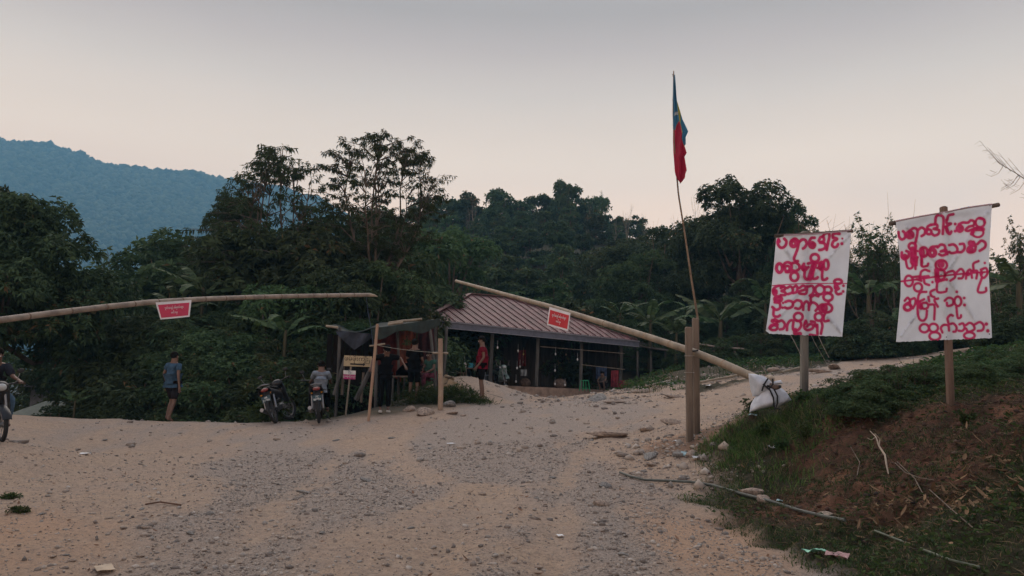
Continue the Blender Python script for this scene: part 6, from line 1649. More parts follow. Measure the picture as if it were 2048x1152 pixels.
mb = MB(); mb.tube([at(1536, 771, 10.98), at(1549, 775, 10.95), at(1560, 773, 10.95)], [.05, .045, .028], 12); tag(mb.build('stick', plain('brown_wood_end', (.16, .11, .085), .8, .4), None, True), 'thick brown wooden peg holding the sandbag ties', 'peg')
mb = MB(); mb.tube([at(1558, 773, 10.9), at(1562, 773, 10.9)], .02, 8); tag(mb.build('peg_end', M_rubber, None, True), 'dark tip of the peg in the sandbag tie', 'peg')
for i, L in enumerate([[(1526,768),(1540,780),(1547,795),(1548,812),(1551,818)], [(1548,778),(1555,792),(1555,806),(1552,816),(1560,818)], [(1536,757),(1530,766),(1526,775),(1524,782)], [(1545,757),(1546,768),(1538,778)]]):
    mb = MB(); mb.tube([at(u, v, 10.86) for u, v in L], .012, 6); tag(mb.build('strap', M_rubber, None, True), ['black strap round the lower sandbags, left one', 'black strap round the lower right sandbag', 'black tie round the neck of the upper sandbag, left side', 'black knot under the cream cloth bundle'][i], 'strap')
mb = MB(); mb.tube([at(1523, 731, 11), at(1529, 741, 11), at(1535, 754, 11)], .004, 4); tag(mb.build('wire', M_bam, None, True), 'thin pale wire sticking up from the sandbag knot', 'wire')

# red notices hung on the poles
M_red = plain('red_print', (.46, .025, .035), .6, .1, 6, bmp=.05); M_wpaper = plain('white_sheet_border', (.62, .60, .62), .7, .1, 9, bmp=0)
M_mag = plain('red_print_faded', (.46, .035, .085), .6, .1, 6, bmp=.05)
def notice(C, label, red, l1, l2):
    """C: lower left, lower right, upper right, upper left world corners"""
    root = empty('notice', label, 'sign', tuple((C[2] + C[3]) / 2)); L = np.array(root.location)
    mb = MB(); mb.grid(lambda a, b: on_board(C, a, b, 0) + np.array([0, .015 * math.sin(math.pi * a) * (1 - b), 0]), 10, 8, .004); mb.build('sheet', M_wpaper, root, True)
    mb = MB(); mb.grid(lambda a, b: on_board(C, .05 + .90 * a, .09 + .76 * b, .006) + np.array([0, .015 * math.sin(math.pi * a) * (1 - b), 0]), 10, 8, .002); mb.build('red_panel', red, root, True)
    d = C[1] - C[0]; u_ = (C[3] - C[0]); sz = np.linalg.norm(u_) * .17
    X_ = d / np.linalg.norm(d); N_ = np.cross(X_, u_); N_ /= np.linalg.norm(N_); Z_ = np.cross(N_, X_)
    for s, a, b in ((l1, .5, .62), (l2, .5, .34)):
        me = text_mesh('lettering', s, sz, M_wpaper, .001); o = link('lettering', me, root); w = max(abs(v.co.x) for v in me.vertices) * 2; lim = np.linalg.norm(d) * .66
        k = min(1, lim / w); c = on_board(C, a, b, .018) - L
        o.matrix_local = Matrix(((X_[0] * k, Z_[0], -N_[0] * -1, c[0]), (X_[1] * k, Z_[1], N_[1], c[1]), (X_[2] * k, Z_[2], N_[2], c[2]), (0, 0, 0, 1)))
T1, T2 = 'လွတ်အားနှင့် စစ်မှုထမ်းများ', 'မင်းမှ'
notice([at(321, 639, 12.35), at(379, 633.5, 12.75), at(383, 600, 12.85), at(311, 605, 12.3)], 'small red notice with white writing hanging on the left barrier pole', M_mag, T1, T2)
notice([at(1094, 650, 14.85), at(1136, 662, 14.35), at(1141, 626, 14.35), at(1099, 613.5, 14.85)], 'small red notice with white writing hanging on the right barrier pole', M_red, T1, T2)

# rest posts of the left barrier
q = g(738, 18.2); a = at(755, 648, 18.2)
sqp = post('rest_post', 'slightly leaning square fresh-sawn post between the motorbikes and the hut', q - (0, 0, .15), a, .085, .06, M_pinkw)
q = g(881, 19.2); q2 = at(881, 677, 19.2)
bamboo_pole('rest_post', 'thick short bamboo post with stones heaped at its foot', 'post', [q - (0, 0, .1), q + (0, 0, .5), q * .4 + q2 * .6, q2], (.068, .060), plain('bamboo_thick', (.28, .225, .165), .6, .3, 2.2, bmp=.2, col2=(.20, .115, .085), vscale=(1, 1, .6)), [.22, .52, .80], M_node, 14)
mb = MB(); mb.tube([at(739, 692, 18.3), at(770, 687.5, 18.4)], .02, 7); tag(mb.build('cross_stick', M_bam, None, True), 'short pale stick tied across the square post', 'stick')
mb = MB(); mb.tube([at(866, 706, 19.3), at(896, 706.5, 19.2)], .028, 8); tag(mb.build('cross_stick', M_bam, None, True), 'short pale stick tied across the thick bamboo post', 'stick')
mb = MB(); mb.tube([at(757, 691, 18.2), at(790, 697, 18.5), at(830, 702, 18.9), at(880, 706, 19.15)], .006, 5); tag(mb.build('wire', M_rope, None, True), 'wire stretched between the square post and the bamboo post', 'wire')
mb = MB(); mb.tube([at(733, 596, 17.1), at(736, 625, 17.3), at(742, 655, 17.5), at(746, 690, 17.9)], .006, 5); tag(mb.build('cord', plain('blue_cord', (.06, .09, .16), .8, .2), None, True), 'thin cord hanging from the tip of the left barrier pole', 'cord')

# ---------------------------------------------------------------- flag
fp = [gp2 + (.06, .12, 0), at(1396, 640, 12.7), at(1383, 560, 12.7), at(1370, 470, 12.7), at(1357, 390, 12.7), at(1349, 300, 12.7), at(1346, 220, 12.7), at(1347.5, 142, 12.7)]
bamboo_pole('flag_pole', 'tall thin bending bamboo flag pole tied to the rear gate post', 'pole', fp, (.024, .009), plain('flag_cane', (.20, .145, .10), .8, .3, 6, bmp=.1), [.2, .28, .36, .44, .52, .6, .68, .76, .84, .92], M_noded, 8)
mb = MB(); mb.tube([at(1344.5, 148, 12.7), at(1349.5, 156, 12.68)], .006, 5); tag(mb.build('twig', M_bark, None), 'tiny side twig at the very tip of the flag pole', 'twig')
m, t, b = new_mat('flag_cloth')
at1 = node(t, 'ShaderNodeAttribute', attribute_name='band')
rp = t.nodes.new('ShaderNodeValToRGB'); c_ = rp.color_ramp; c_.interpolation = 'CONSTANT'
while len(c_.elements) > 1: c_.elements.remove(c_.elements[-1])
c_.elements[0].color = (.045, .17, .29, 1)
for p_, col_ in ((.3, (.38, .36, .10, 1)), (.5, (.33, .018, .05, 1)), (.8, (.55, .6, .62, 1))): x_ = c_.elements.new(p_); x_.color = col_
t.links.new(at1.outputs['Fac'], rp.inputs[0]); fo = [n for n in t.nodes if n.type == 'OUTPUT_MATERIAL'][0]
t.links.new(rp.outputs[0], b.inputs['Base Color']); b.inputs['Roughness'].default_value = .85
trn = t.nodes.new('ShaderNodeBsdfTranslucent'); t.links.new(rp.outputs[0], trn.inputs[0]); mxs = t.nodes.new('ShaderNodeMixShader'); mxs.inputs[0].default_value = .35
t.links.new(b.outputs[0], mxs.inputs[1]); t.links.new(trn.outputs[0], mxs.inputs[2]); t.links.new(mxs.outputs[0], fo.inputs[0])
bv = [152, 200, 240, 265, 276, 290, 293, 307, 315, 342, 350, 358, 366]
le = [1347, 1346, 1346, 1346.5, 1346.5, 1347, 1347, 1347, 1347.5, 1348.5, 1350, 1353, 1361]; re = [1348, 1356, 1364, 1375, 1370, 1370.5, 1368, 1372.5, 1368, 1372, 1369, 1368, 1362]
N1, N2 = 60, 220; V, bd = [], []
for j in range(N2 + 1):
    v_ = 152 + 214 * j / N2; l_, r_ = np.interp(v_, bv, le), np.interp(v_, bv, re)
    for i in range(N1 + 1):
        a_ = i / N1; uu = l_ + (r_ - l_) * a_
        dep = .07 * math.sin(a_ * 11 + v_ * .02) * (a_ ** .6) + .03 * math.sin(a_ * 5 + v_ * .05)
        V.append(at(uu, v_, 12.68) + np.array([0, dep, 0]))
        edge = np.interp(v_, [235, 246, 258, 264, 290, 297], [9, .47, .30, 0.0, 0.0, 0.0]); 
        isred = (v_ > 243) and (uu < np.interp(v_, [243, 250, 262, 275, 292, 300], [1357.5, 1360.5, 1361.5, 1364.5, 1368.5, 1380])) and (uu > np.interp(v_, [243, 250, 258, 262], [1357, 1353.5, 1352, 1340]))
        yel = (abs(uu - np.interp(v_, [196, 225, 252, 268], [1354.8, 1359, 1361.8, 1364])) < np.interp(v_, [192, 215, 240, 268], [.7, 2.4, 1.7, .5])) and 192 < v_ < 268
        x0, y0 = 1352.5, 226.5; dx, dy = uu - x0, v_ - y0; rr = math.hypot(dx, dy); th = math.atan2(dy, dx)
        star = rr < 4.2 * (0.45 + .55 * abs(math.cos(2.5 * (th + math.pi / 2))) ** 2.5)
        bd.append(.65 if isred else (.9 if star else (.4 if yel else .1)))
idx_ = np.arange((N1 + 1) * (N2 + 1)).reshape(N2 + 1, N1 + 1); F = np.stack([idx_[:-1, :-1], idx_[:-1, 1:], idx_[1:, 1:], idx_[1:, :-1]], -1).reshape(-1, 4)
V = np.array(V); fr0 = V[0].copy()
fl = empty('flag', 'limp blue and red flag with a small star hanging from the tall thin pole', 'flag', tuple(fr0))
link('cloth', np_mesh('cloth', V - fr0, F, m, True, vattr={'band': bd}), fl)
for v_ in (153, 200, 250): mb = MB(); mb.torus(at(np.interp(v_, bv, le) - .3, v_, 12.69), .012, .003, (0, 0, 1), 10, 5); mb.build('tie', M_rope, fl)
# ---------------------------------------------------------------- painted cloth banners
def cr(P, n=8):
    """smooth curve through points"""
    P = [np.array(p, float) for p in P]
    if len(P) < 3: return [P[0] + (P[-1] - P[0]) * q for q in np.linspace(0, 1, n)]
    Q = [2 * P[0] - P[1]] + P + [2 * P[-1] - P[-2]]; out = []
    for i in range(1, len(Q) - 2):
        for k in range(n):
            t = k / n; a, b, c, d = Q[i - 1:i + 3]
            out.append(.5 * ((2 * b) + (c - a) * t + (2 * a - 5 * b + 4 * c - d) * t * t + (3 * b - a - 3 * c + d) * t ** 3))
    out.append(P[-1]); return out
def ell(cx, cy, rx, ry, a0=0, a1=360): return [(cx + rx * math.cos(R_(a0 + (a1 - a0) * k / 24)), cy + ry * math.sin(R_(a0 + (a1 - a0) * k / 24))) for k in range(25)]
def conv(strokes, sc, ox, oy, w0):
    """strokes traced at a magnification, back to photo pixels"""
    out = []
    for s in strokes:
        kind, w = s[0], w0
        if kind == 'E': pts = [np.array(p) for p in ell(*s[1:5])]; w = s[5] if len(s) > 5 else w0
        elif kind == 'D': pts = [np.array(s[1:3], float), np.array(s[1:3], float) + .5]; w = s[3]
        elif kind == 'W': w = s[1]; pts = cr(s[2])
        else: pts = cr(s)
        out.append((np.array(pts) / sc + np.array([ox, oy]), w / sc))
    return out
b1a = [[(335,250),(318,330),(365,412),(430,420),(485,370),(500,290),(455,235)], ('D',340,290,45), ('E',650,335,55,60,44), [(610,270),(680,235),(745,280),(755,340),(735,440),(700,540),(660,650),(690,700),(740,705)],
 [(775,300),(830,255),(895,265),(925,335),(890,410),(850,440)], [(1090,215),(1020,225),(980,310),(995,400),(1065,425),(1100,360),(1045,310),(1000,345)], ('D',1040,360,42),
 [(1180,275),(1215,205),(1275,205),(1285,280),(1205,312)], [(1205,312),(1300,340),(1315,415),(1255,460),(1190,472)], [(1262,190),(1310,130),(1380,118),(1402,180),(1378,300),(1345,468)],
 [(1475,215),(1475,150),(1540,125),(1612,132)], [(1500,215),(1560,235),(1540,262),(1490,285),(1458,365),(1500,412),(1560,395),(1582,350)], ('D',1672,232,22), ('D',1662,338,34),
 ('E',355,850,62,92,36), [(430,820),(470,750),(540,730),(600,770),(605,860),(560,930),(490,930)], ('E',520,860,50,55,30), [(600,760),(680,735),(760,780),(770,860),(700,910),(630,900)], ('E',667,1030,82,90),
 [(870,762),(828,830),(850,890),(900,890),(960,830)], ('D',880,850,60), [(885,910),(880,1030),(930,1090),(985,1070)], [(1000,1080),(1015,1000),(1045,890),(1065,770)], ('E',1095,640,86,82), [(955,755),(1060,730),(1140,745)],
 [(1110,800),(1060,900),(1048,1020),(1065,1072),(1130,1068),(1155,1045)], ('D',1150,740,22), ('D',1145,850,26), ('W',60,[(1080,760),(1040,900),(990,1060)]), ('E',1330,780,52,100), [(1200,740),(1190,850),(1250,900)], ('W',50,[(1240,740),(1240,850)]), ('D',1240,800,62),
 [(1252,920),(1248,1020),(1262,1092),(1322,1090),(1352,1068)]]
b1b = [('W',9,[(190,108),(700,72),(1200,66),(1620,66)]), [(400,130),(310,112),(225,155),(200,215),(225,280),(265,255),(255,205)], ('D',245,220,50), [(350,155),(415,130),(432,180),(365,212),(430,235),(440,285),(350,290)],
 [(480,150),(535,122),(580,170),(568,240),(490,270)], [(610,130),(650,112),(672,160),(650,232),(590,250)], [(712,150),(770,112),(822,125),(820,180),(745,205),(700,230),(725,262),(830,262),(852,180),(852,122)], [(880,125),(955,115),(985,180),(962,262),(908,302)],
 ('E',1100,188,88,88), [(1180,140),(1280,130),(1330,190),(1290,245),(1210,242)], ('E',1258,328,88,72), ('E',1450,30,72,42), [(1395,70),(1395,160),(1465,165),(1405,210),(1440,272),(1510,262)], ('D',1430,130,40), ('D',1555,110,28), ('D',1548,220,28),
 ('E',300,365,72,52), ('D',300,365,52), [(235,430),(325,445),(335,535),(262,572),(190,520)], [(215,560),(215,680),(290,705),(332,680)], ('D',395,440,24), ('D',385,532,26), [(440,420),(510,400),(580,432),(570,510),(490,545),(430,530)], [(600,430),(662,390),(740,412),(752,490),(702,552),(630,540)],
 [(780,572),(790,470),(842,412),(892,465),(890,572)], [(890,500),(960,432),(1040,470),(1062,532),(1020,590)], [(930,420),(928,340),(1000,292),(1072,312)], ('E',1160,540,55,55,44), ('E',1242,540,95,80), ('D',1268,430,26), [(1200,640),(1172,720),(1190,790),(1268,780)],
 ('D',195,785,42), ('D',240,770,42), [(170,870),(262,835),(285,780)], [(160,900),(230,850),(290,860)], ('E',212,915,75,48), [(310,800),(372,780),(430,850),(402,930),(335,950)], [(470,960),(478,860),(530,782),(592,790),(582,900),(602,962),(680,962),(740,880),(722,800),(650,780)],
 ('E',688,708,82,76), ('W',42,[(630,960),(632,1030),(720,1035)]), [(832,785),(800,870),(812,930),(872,962),(958,930),(970,865),(905,850),(850,895)], ('D',830,820,42), [(930,795),(1000,810),(1010,880),(1050,900)], [(1050,860),(1052,960),(1042,1062),(912,1052)], [(1130,800),(1150,880),(1122,1030)], ('E',1080,708,76,74)]
b2a = [[(150,570),(162,650),(210,700),(268,662),(262,590),(232,555)], ('E',352,618,42,40,44), [(335,560),(420,500),(482,530),(482,620),(455,740)], [(500,530),(560,490),(620,530),(612,600),(560,640)], ('E',690,565,44,42), [(655,540),(670,470),(730,440)],
 [(725,440),(825,435),(835,490),(775,512),(868,535),(858,600),(792,630),(742,600)], [(802,420),(812,310),(850,272),(920,282),(950,350),(935,600)], [(1012,350),(1040,275),(1122,252)], [(1002,350),(1010,415),(1080,420),(1005,470),(1012,560),(1058,602),(1088,560)], ('W',30,[(990,480),(1030,570)]),
 ('D',1155,425,27), ('D',1155,552,27), ('E',1238,508,38,38,40), [(1222,430),(1292,400),(1380,402),(1432,362),(1490,382),(1482,450),(1402,472),(1342,530),(1382,548),(1460,522)], ('E',1598,400,80,82,22), [(1590,325),(1660,345),(1680,400)], ('E',1556,575,100,84,20), ('W',40,[(1500,515),(1580,515),(1645,520)]), ('W',36,[(1450,600),(1470,560)]),
 [(210,930),(208,1010),(260,1050),(322,1010),(332,930),(290,905)], ('D',262,1000,50), ('E',395,820,62,58), ('W',60,[(405,880),(412,1000),(408,1090)]), [(445,760),(452,860),(450,1150)], [(390,940),(402,1140)], ('D',490,905,22), ('D',487,1015,22),
 ('E',600,922,66,82), ('W',50,[(565,880),(575,980)]), [(565,1010),(562,1150)], ('E',748,935,52,56,40), [(700,880),(740,835),(830,822)], [(845,840),(900,792),(968,812),(972,880),(900,912),(980,905),(1002,950),(930,985),(870,960)], ('W',34,[(985,890),(1010,950)]),
 [(1050,800),(1130,790),(1190,850),(1180,920),(1100,942),(1050,922)], [(1240,782),(1305,782),(1320,860),(1272,920),(1200,925)], ('D',1430,765,55), [(1480,742),(1502,800),(1402,835),(1372,900),(1420,930),(1500,905),(1520,820)], ('D',1440,885,52), [(1550,780),(1620,722),(1690,762),(1680,840),(1590,900)]]
b2b = [[(212,0),(240,105),(300,102),(312,0)], ('W',18,[(338,-30),(345,120)]), ('W',18,[(365,-30),(358,70)]), [(428,-40),(430,80),(500,80),(518,50)], ('W',13,[(150,290),(380,262),(600,230),(900,195),(1330,160)]), ('W',20,[(400,235),(520,222)]), ('E',255,285,55,72), [(310,232),(400,222)], [(365,262),(425,282)], ('E',380,370,55,56),
 [(410,222),(422,162),(472,132),(532,152)], [(460,252),(472,315),(530,340)], ('D',575,300,18), ('E',695,70,78,68), ('D',690,60,52), ('E',692,195,56,72), ('W',36,[(632,140),(642,280)]), [(640,280),(642,428),(750,430),(770,390)], [(660,290),(740,268)], ('D',768,265,20), ('D',772,175,16),
 [(790,162),(860,152),(882,230),(820,280)], [(900,170),(960,122),(1002,170),(980,242),(930,250)], [(1030,252),(1042,170),(1090,132),(1112,240)], [(1120,150),(1182,152),(1170,250)], [(1132,130),(1132,50),(1200,15)], ('D',1060,190,30), [(1232,130),(1300,112),(1322,180),(1272,242),(1232,200),(1242,130)], ('D',1285,40,17), [(1242,250),(1190,412),(1240,442),(1300,422),(1302,380)], ('D',1240,180,26),
 [(200,552),(240,512),(272,560),(222,592)], ('E',240,640,48,42,22), [(270,560),(272,620)], [(290,532),(335,520),(345,580),(312,655)], [(492,432),(412,442),(380,520),(375,700),(400,800),(452,822),(490,780),(500,690)], [(405,560),(462,532)], ('W',34,[(390,580),(420,640)]), ('E',470,620,50,42), [(520,502),(532,560)], [(540,602),(602,622),(600,805)], [(652,522),(602,545),(648,632)], [(600,402),(550,432),(560,482),(602,505)],
 [(742,552),(792,512),(850,532),(852,600),(782,622),(770,580)], ('E',920,560,46,64), [(900,640),(918,780),(958,775),(962,750)], ('D',905,432,19), ('D',1005,515,19), ('D',1010,610,21),
 ('E',465,925,62,56), ('E',590,920,60,56), ('E',608,1032,74,54), [(710,982),(690,920),(732,880),(790,892),(800,955)], [(802,872),(860,862),(902,912),(890,965),(860,972)], [(790,850),(780,790),(820,745),(852,755)], [(942,872),(990,862),(1010,920),(980,960),(932,958)], [(1032,880),(1080,852),(1130,882),(1142,940),(1062,972),(1032,930)], ('E',1076,1025,72,45), [(1150,872),(1220,842),(1270,890),(1252,950),(1190,962)], ('D',1305,868,24), ('D',1325,960,24)]
S1 = conv(b1a, 10.474, 1525, 455, 31) + conv(b1b, 9.6, 1525, 560, 27)
S2 = conv(b2a, 8.864, 1780, 400, 25) + conv(b2b, 6.777, 1780, 520, 17)
def poly_d(px, py, strokes):
    """paint density at photo pixels: hard core with a sprayed soft rim"""
    dens = np.zeros(px.shape)
    wx = (fbm(px * .9, py * .9, 301, 3) - .5) * .9
    for pts, w in strokes:
        x0, y0 = pts.min(0) - w * 2 - 2; x1, y1 = pts.max(0) + w * 2 + 2
        k = (px > x0) & (px < x1) & (py > y0) & (py < y1)
        if not k.any(): continue
        X, Y = px[k], py[k]; d = np.full(X.shape, 1e9)
        for i in range(len(pts) - 1):
            a, b = pts[i], pts[i + 1]; ab = b - a; l = ab @ ab + 1e-9
            t = np.clip(((X - a[0]) * ab[0] + (Y - a[1]) * ab[1]) / l, 0, 1); d = np.minimum(d, np.hypot(X - a[0] - t * ab[0], Y - a[1] - t * ab[1]))
        d = d / 1.13 + wx[k] * .5
        v = (1 - smooth(d, w * .62, w * 1.12)) * .95 + (1 - smooth(d, w * .8, w * 2.1)) * .16
        dens[k] = 1 - (1 - dens[k]) * (1 - np.clip(v, 0, .97))
    return dens
def cloth_mat():
    m, t, b = new_mat('painted_cloth')
    A = lambda n: node(t, 'ShaderNodeAttribute', attribute_name=n).outputs['Fac']
    f = noise(t, 3, 5, .6); wv = noise(t, 260, 2, .5)
    c = mixc(t, maprange(t, f, .35, .7), (.72, .77, .84), (.62, .67, .74))
    c = mixc(t, maprange(t, wv, .4, .6, 0, .35), c, (.60, .64, .70))
    c = mixc(t, maprange(t, A('stain'), 0, 1, 0, .75), c, (.14, .13, .15))
    p = mixc(t, maprange(t, noise(t, 14, 4, .6), .35, .65), (.56, .03, .14), (.42, .014, .08))
    c = mixc(t, A('paint'), c, p)
    t.links.new(c, b.inputs['Base Color']); b.inputs['Roughness'].default_value = .95; b.inputs['Specular IOR Level'].default_value = .1
    bump(t, b, wv, .35, .004)
    o = [n for n in t.nodes if n.type == 'OUTPUT_MATERIAL'][0]; tr = t.nodes.new('ShaderNodeBsdfTranslucent'); t.links.new(c, tr.inputs[0]); mx = t.nodes.new('ShaderNodeMixShader'); mx.inputs[0].default_value = .22
    t.links.new(b.outputs[0], mx.inputs[1]); t.links.new(tr.outputs[0], mx.inputs[2]); t.links.new(mx.outputs[0], o.inputs[0])
    return m
M_cloth = cloth_mat()
def banner(label, Y, top, bot, left, right, strokes, stains, seed, nu=230, nv=310):
    rg = np.random.default_rng(seed)
    root = empty('banner', label, 'banner', tuple(at(*stains['foot'], Y + .07))); L = np.array(root.location)
    root.location.z = Hs(L[0], L[1]); L = np.array(root.location)
    a = np.linspace(0, 1, nu + 1); bb = np.linspace(0, 1, nv + 1); A_g, B_g = np.meshgrid(a, bb)
    xl = np.interp(B_g, left[0], left[1]); xr = np.interp(B_g, right[0], right[1]); PX = xl + (xr - xl) * A_g
    tx = np.interp(A_g, top[0], top[1]); bx = np.interp(A_g, bot[0], bot[1]); PY = tx + (bx - tx) * B_g
    PY += (B_g > .985) * (vnoise(A_g * 60, A_g * 0, seed) - .5) * 1.6
    dens = poly_d(PX, PY, strokes)
    st = np.zeros(PX.shape); bmp = np.zeros(PX.shape)
    for (x0, y0, x1, y1, w, s) in stains['rub']:
        ab = np.array([x1 - x0, y1 - y0]); l = ab @ ab; t = np.clip(((PX - x0) * ab[0] + (PY - y0) * ab[1]) / l, 0, 1)
        d = np.hypot(PX - x0 - t * ab[0], PY - y0 - t * ab[1]); g_ = np.exp(-(d / w) ** 2)
        bmp += g_ * .022; st = np.maximum(st, g_ * s * smooth(fbm(PX * .12 + seed, PY * .12, 3), .36, .62))
    # pixel -> world on the hanging plane with folds
    d0 = np.stack([(PX - 1024) / FPX, (576 - PY) / FPX, -np.ones(PX.shape)], -1) @ CM.T
    yaw = stains['yaw']; cx = (PX - PX.mean()) / 150.0
    Yd = Y + cx * yaw - bmp * 1.0 + .010 * np.sin(A_g * 7 + B_g * 2 + seed) * (.3 + B_g) + .05 * (fbm(A_g * 2.5, B_g * 3, seed) - .5) + .018 * (fbm(A_g * 9 + B_g * 5, B_g * 4 - A_g * 2, seed + 3) - .5) + .012 * np.sin((A_g * 1.2 + B_g) * 16 + 2 * seed) * np.exp(-((A_g - .15) ** 2 + (B_g - .1) ** 2) * 9) + .012 * np.sin((A_g * -1.2 + B_g) * 15) * np.exp(-((A_g - .9) ** 2 + (B_g - .1) ** 2) * 9) + .02 * B_g
    P = d0 * (Yd / d0[..., 1])[..., None] + np.array([0, 0, CAMZ])
    idx = np.arange(PX.size).reshape(PX.shape); F = np.stack([idx[:-1, :-1], idx[1:, :-1], idx[1:, 1:], idx[:-1, 1:]], -1).reshape(-1, 4)
    link('cloth', np_mesh('cloth', P.reshape(-1, 3) - L, F, M_cloth, True, vattr={'paint': dens.ravel(), 'stain': st.ravel()}), root)
    # hem
    mb = MB(); mb.tube([at(PX[0, i], PY[0, i] + .8, Yd[0, i] + .0) for i in range(0, nu + 1, 10)], .010, 6); mb.build('hem', plain('pinkish_hem', (.42, .30, .34), .9, .2, 9, bmp=.3), root, True)
    return root
r = banner('nearer and taller white cloth banner on the right with five lines of red painted writing', 9.0,
    ([0, .25, .5, .75, 1], [441.5, 432, 424, 414, 407.5]), ([0, .5, 1], [684, 680, 676]), ([0, .3, .5, .62, 1], [1791.5, 1799.5, 1801.5, 1801, 1792]), ([0, .25, .52, .75, 1], [1984, 1980, 1977.5, 1981, 1984]), S2,
    dict(foot=(1902, 836), yaw=.16, rub=[(1803, 672, 1862, 590, 2.6, .9), (1862, 590, 1975, 425, 4, .35), (1815, 455, 1890, 545, 3.5, .4), (1890, 545, 1950, 640, 4, .3), (1889, 425, 1893, 680, 6, .22), (1840, 515, 1870, 545, 5, .5)]), 4)
L_ = r.location
mb = MB(); mb.beam(np.array([L_[0], L_[1], L_[2] - .2]), at(1887, 413, 9.08), .082, .07, .012); mb.build('post', plain('brown_post', (.15, .10, .075), .85, .4, 5, bmp=.5, vscale=(1, 1, .12)), r)
mb = MB(); mb.tube([at(1780, 447.5, 8.95), at(1840, 437.5, 9.0), at(1925, 424, 9.1), at(1997, 409.5, 9.18)], .027, 8); mb.build('crossbar', plain('dark_stick', (.10, .075, .06), .9, .4, 6, bmp=.5), r, True)
for a_, b_ in (((1802, 674), (1975, 430)), ((1806, 450), (1970, 665))): mb = MB(); mb.beam(at(*a_, 9.0), at(*b_, 9.22), .045, .02); mb.build('brace', M_wood, r)
for (u, v) in ((1893, 674), (1979, 668), (1882, 549), (1793, 446), (1980, 411), (1880, 429)): mb = MB(); mb.ball(at(u, v, 8.93), .008, 8, 5); mb.build('nail_cap', M_chrome, r, True)
r = banner('farther and smaller white cloth banner on the left with five lines of red painted writing', 11.5,
    ([0, .5, 1], [470.5, 467.5, 460.5]), ([0, .05, .5, 1], [662, 667.5, 670.5, 673.5]), ([0, .35, .7, 1], [1552.8, 1547, 1540, 1531.5]), ([0, .35, .7, 1], [1702.5, 1697, 1690, 1684.5]), S1,
    dict(foot=(1608, 806), yaw=.12, rub=[(1700, 470, 1640, 535, 3, .55), (1640, 535, 1555, 640, 3.5, .4), (1572, 500, 1610, 560, 3.5, .45), (1655, 635, 1682, 665, 3.5, .6), (1606, 470, 1612, 668, 6, .2), (1532, 658, 1546, 652, 2, .5)]), 7)
L_ = r.location
mb = MB(); mb.beam(np.array([L_[0], L_[1], L_[2] - .2]), at(1609, 463, 11.6), .115, .10, .014); mb.build('post', plain('grey_green_post', (.17, .16, .14), .9, .45, 5, bmp=.5, vscale=(1, 1, .12)), r)
mb = MB(); mb.tube([at(1550, 472, 11.45), at(1625, 468, 11.55), at(1705, 462, 11.6)], .028, 8); mb.build('crossbar', plain('dark_stick', (.10, .075, .06)), r, True)
for a_, b_ in (((1540, 660), (1695, 475)), ((1560, 480), (1680, 668))): mb = MB(); mb.beam(at(*a_, 11.52), at(*b_, 11.68), .05, .02); mb.build('brace', M_wood, r)
for i, Ls in enumerate([[(1580, 668), (1587, 680), (1597, 700), (1602, 712)], [(1636, 670), (1645, 690), (1658, 715)], [(1622, 670), (1632, 690), (1660, 738)]]):
    mb = MB(); mb.tube([at(u, v, 11.5) for u, v in Ls], .006 if i < 2 else .003, 5); mb.build('tail_string', M_rope, r, True)

# ---------------------------------------------------------------- pipe, sticks, rubbish
def on_g(u, v, up=.0): p = ground_at(u, v); return p + np.array([0, 0, up])
pts = [on_g(u, v, .03) for u, v in ((1240, 950), (1262, 958), (1290, 965), (1330, 967), (1380, 970), (1425, 977), (1480, 992), (1540, 1009), (1600, 1027), (1650, 1042), (1690, 1052))]
mb = MB(); mb.tube(pts, .017, 8); tag(mb.build('pipe', plain('black_poly_pipe', (.085, .095, .085), .6, .3, 8, bmp=.1), None, True), 'thin dark plastic pipe lying across the grass verge', 'pipe')
pts = [on_g(u, v, .03) for u, v in ((1750, 1070), (1800, 1092), (1850, 1112), (1900, 1130), (1960, 1148))]
mb = MB(); mb.tube(pts, .010, 7); tag(mb.build('pipe', plain('green_grey_cane', (.13, .15, .11), .7, .3), None, True), 'thin grey-green cane half buried in the weeds at the bottom right', 'cane')
mb = MB(); q = [at(1740, 862, 8.1), at(1752, 874, 7.95), at(1758, 892, 7.8), at(1770, 910, 7.7), at(1773, 930, 7.6), at(1777, 948, 7.5)]; mb.tube(q, [.004, .006, .009, .010, .009, .005], 7)
mb.tube([q[1], at(1742, 880, 7.9), at(1735, 876, 7.95)], .004, 5); mb.tube([q[2], at(1760, 878, 7.85), at(1750, 868, 7.8)], .006, 5); tag(mb.build('dead_branch', plain('bleached_branch', (.34, .28, .22), .9, .3), None, True), 'bleached forked twig leaning on the face of the red bank', 'branch')
for i, Ls in enumerate([[(1790, 935), (1812, 960), (1840, 970), (1870, 990)], [(1795, 940), (1830, 975), (1850, 1010)], [(1860, 1000), (1905, 1040), (1960, 1085)], [(1700, 905), (1720, 940), (1715, 980)]]):
    mb = MB(); mb.tube([on_g(u, v, .05 + .02 * (j % 2)) for j, (u, v) in enumerate(Ls)], .005, 5); tag(mb.build('dead_branch', M_wood, None, True), ['thin dead twig running down the red bank to the leaf heap', 'second thin dead twig beside the first on the red bank', 'long thin twig below the heap of dry leaves', 'faint thin twig on the left side of the red bank'][i], 'branch')
mb = MB(); mb.tube([on_g(290, 1011, .01), on_g(320, 1009, .02), on_g(362, 1012, .01)], .009, 6); tag(mb.build('stick', plain('brown_stick', (.12, .07, .05), .9, .3), None, True), 'short brown stick lying flat on the left part of the road', 'stick')
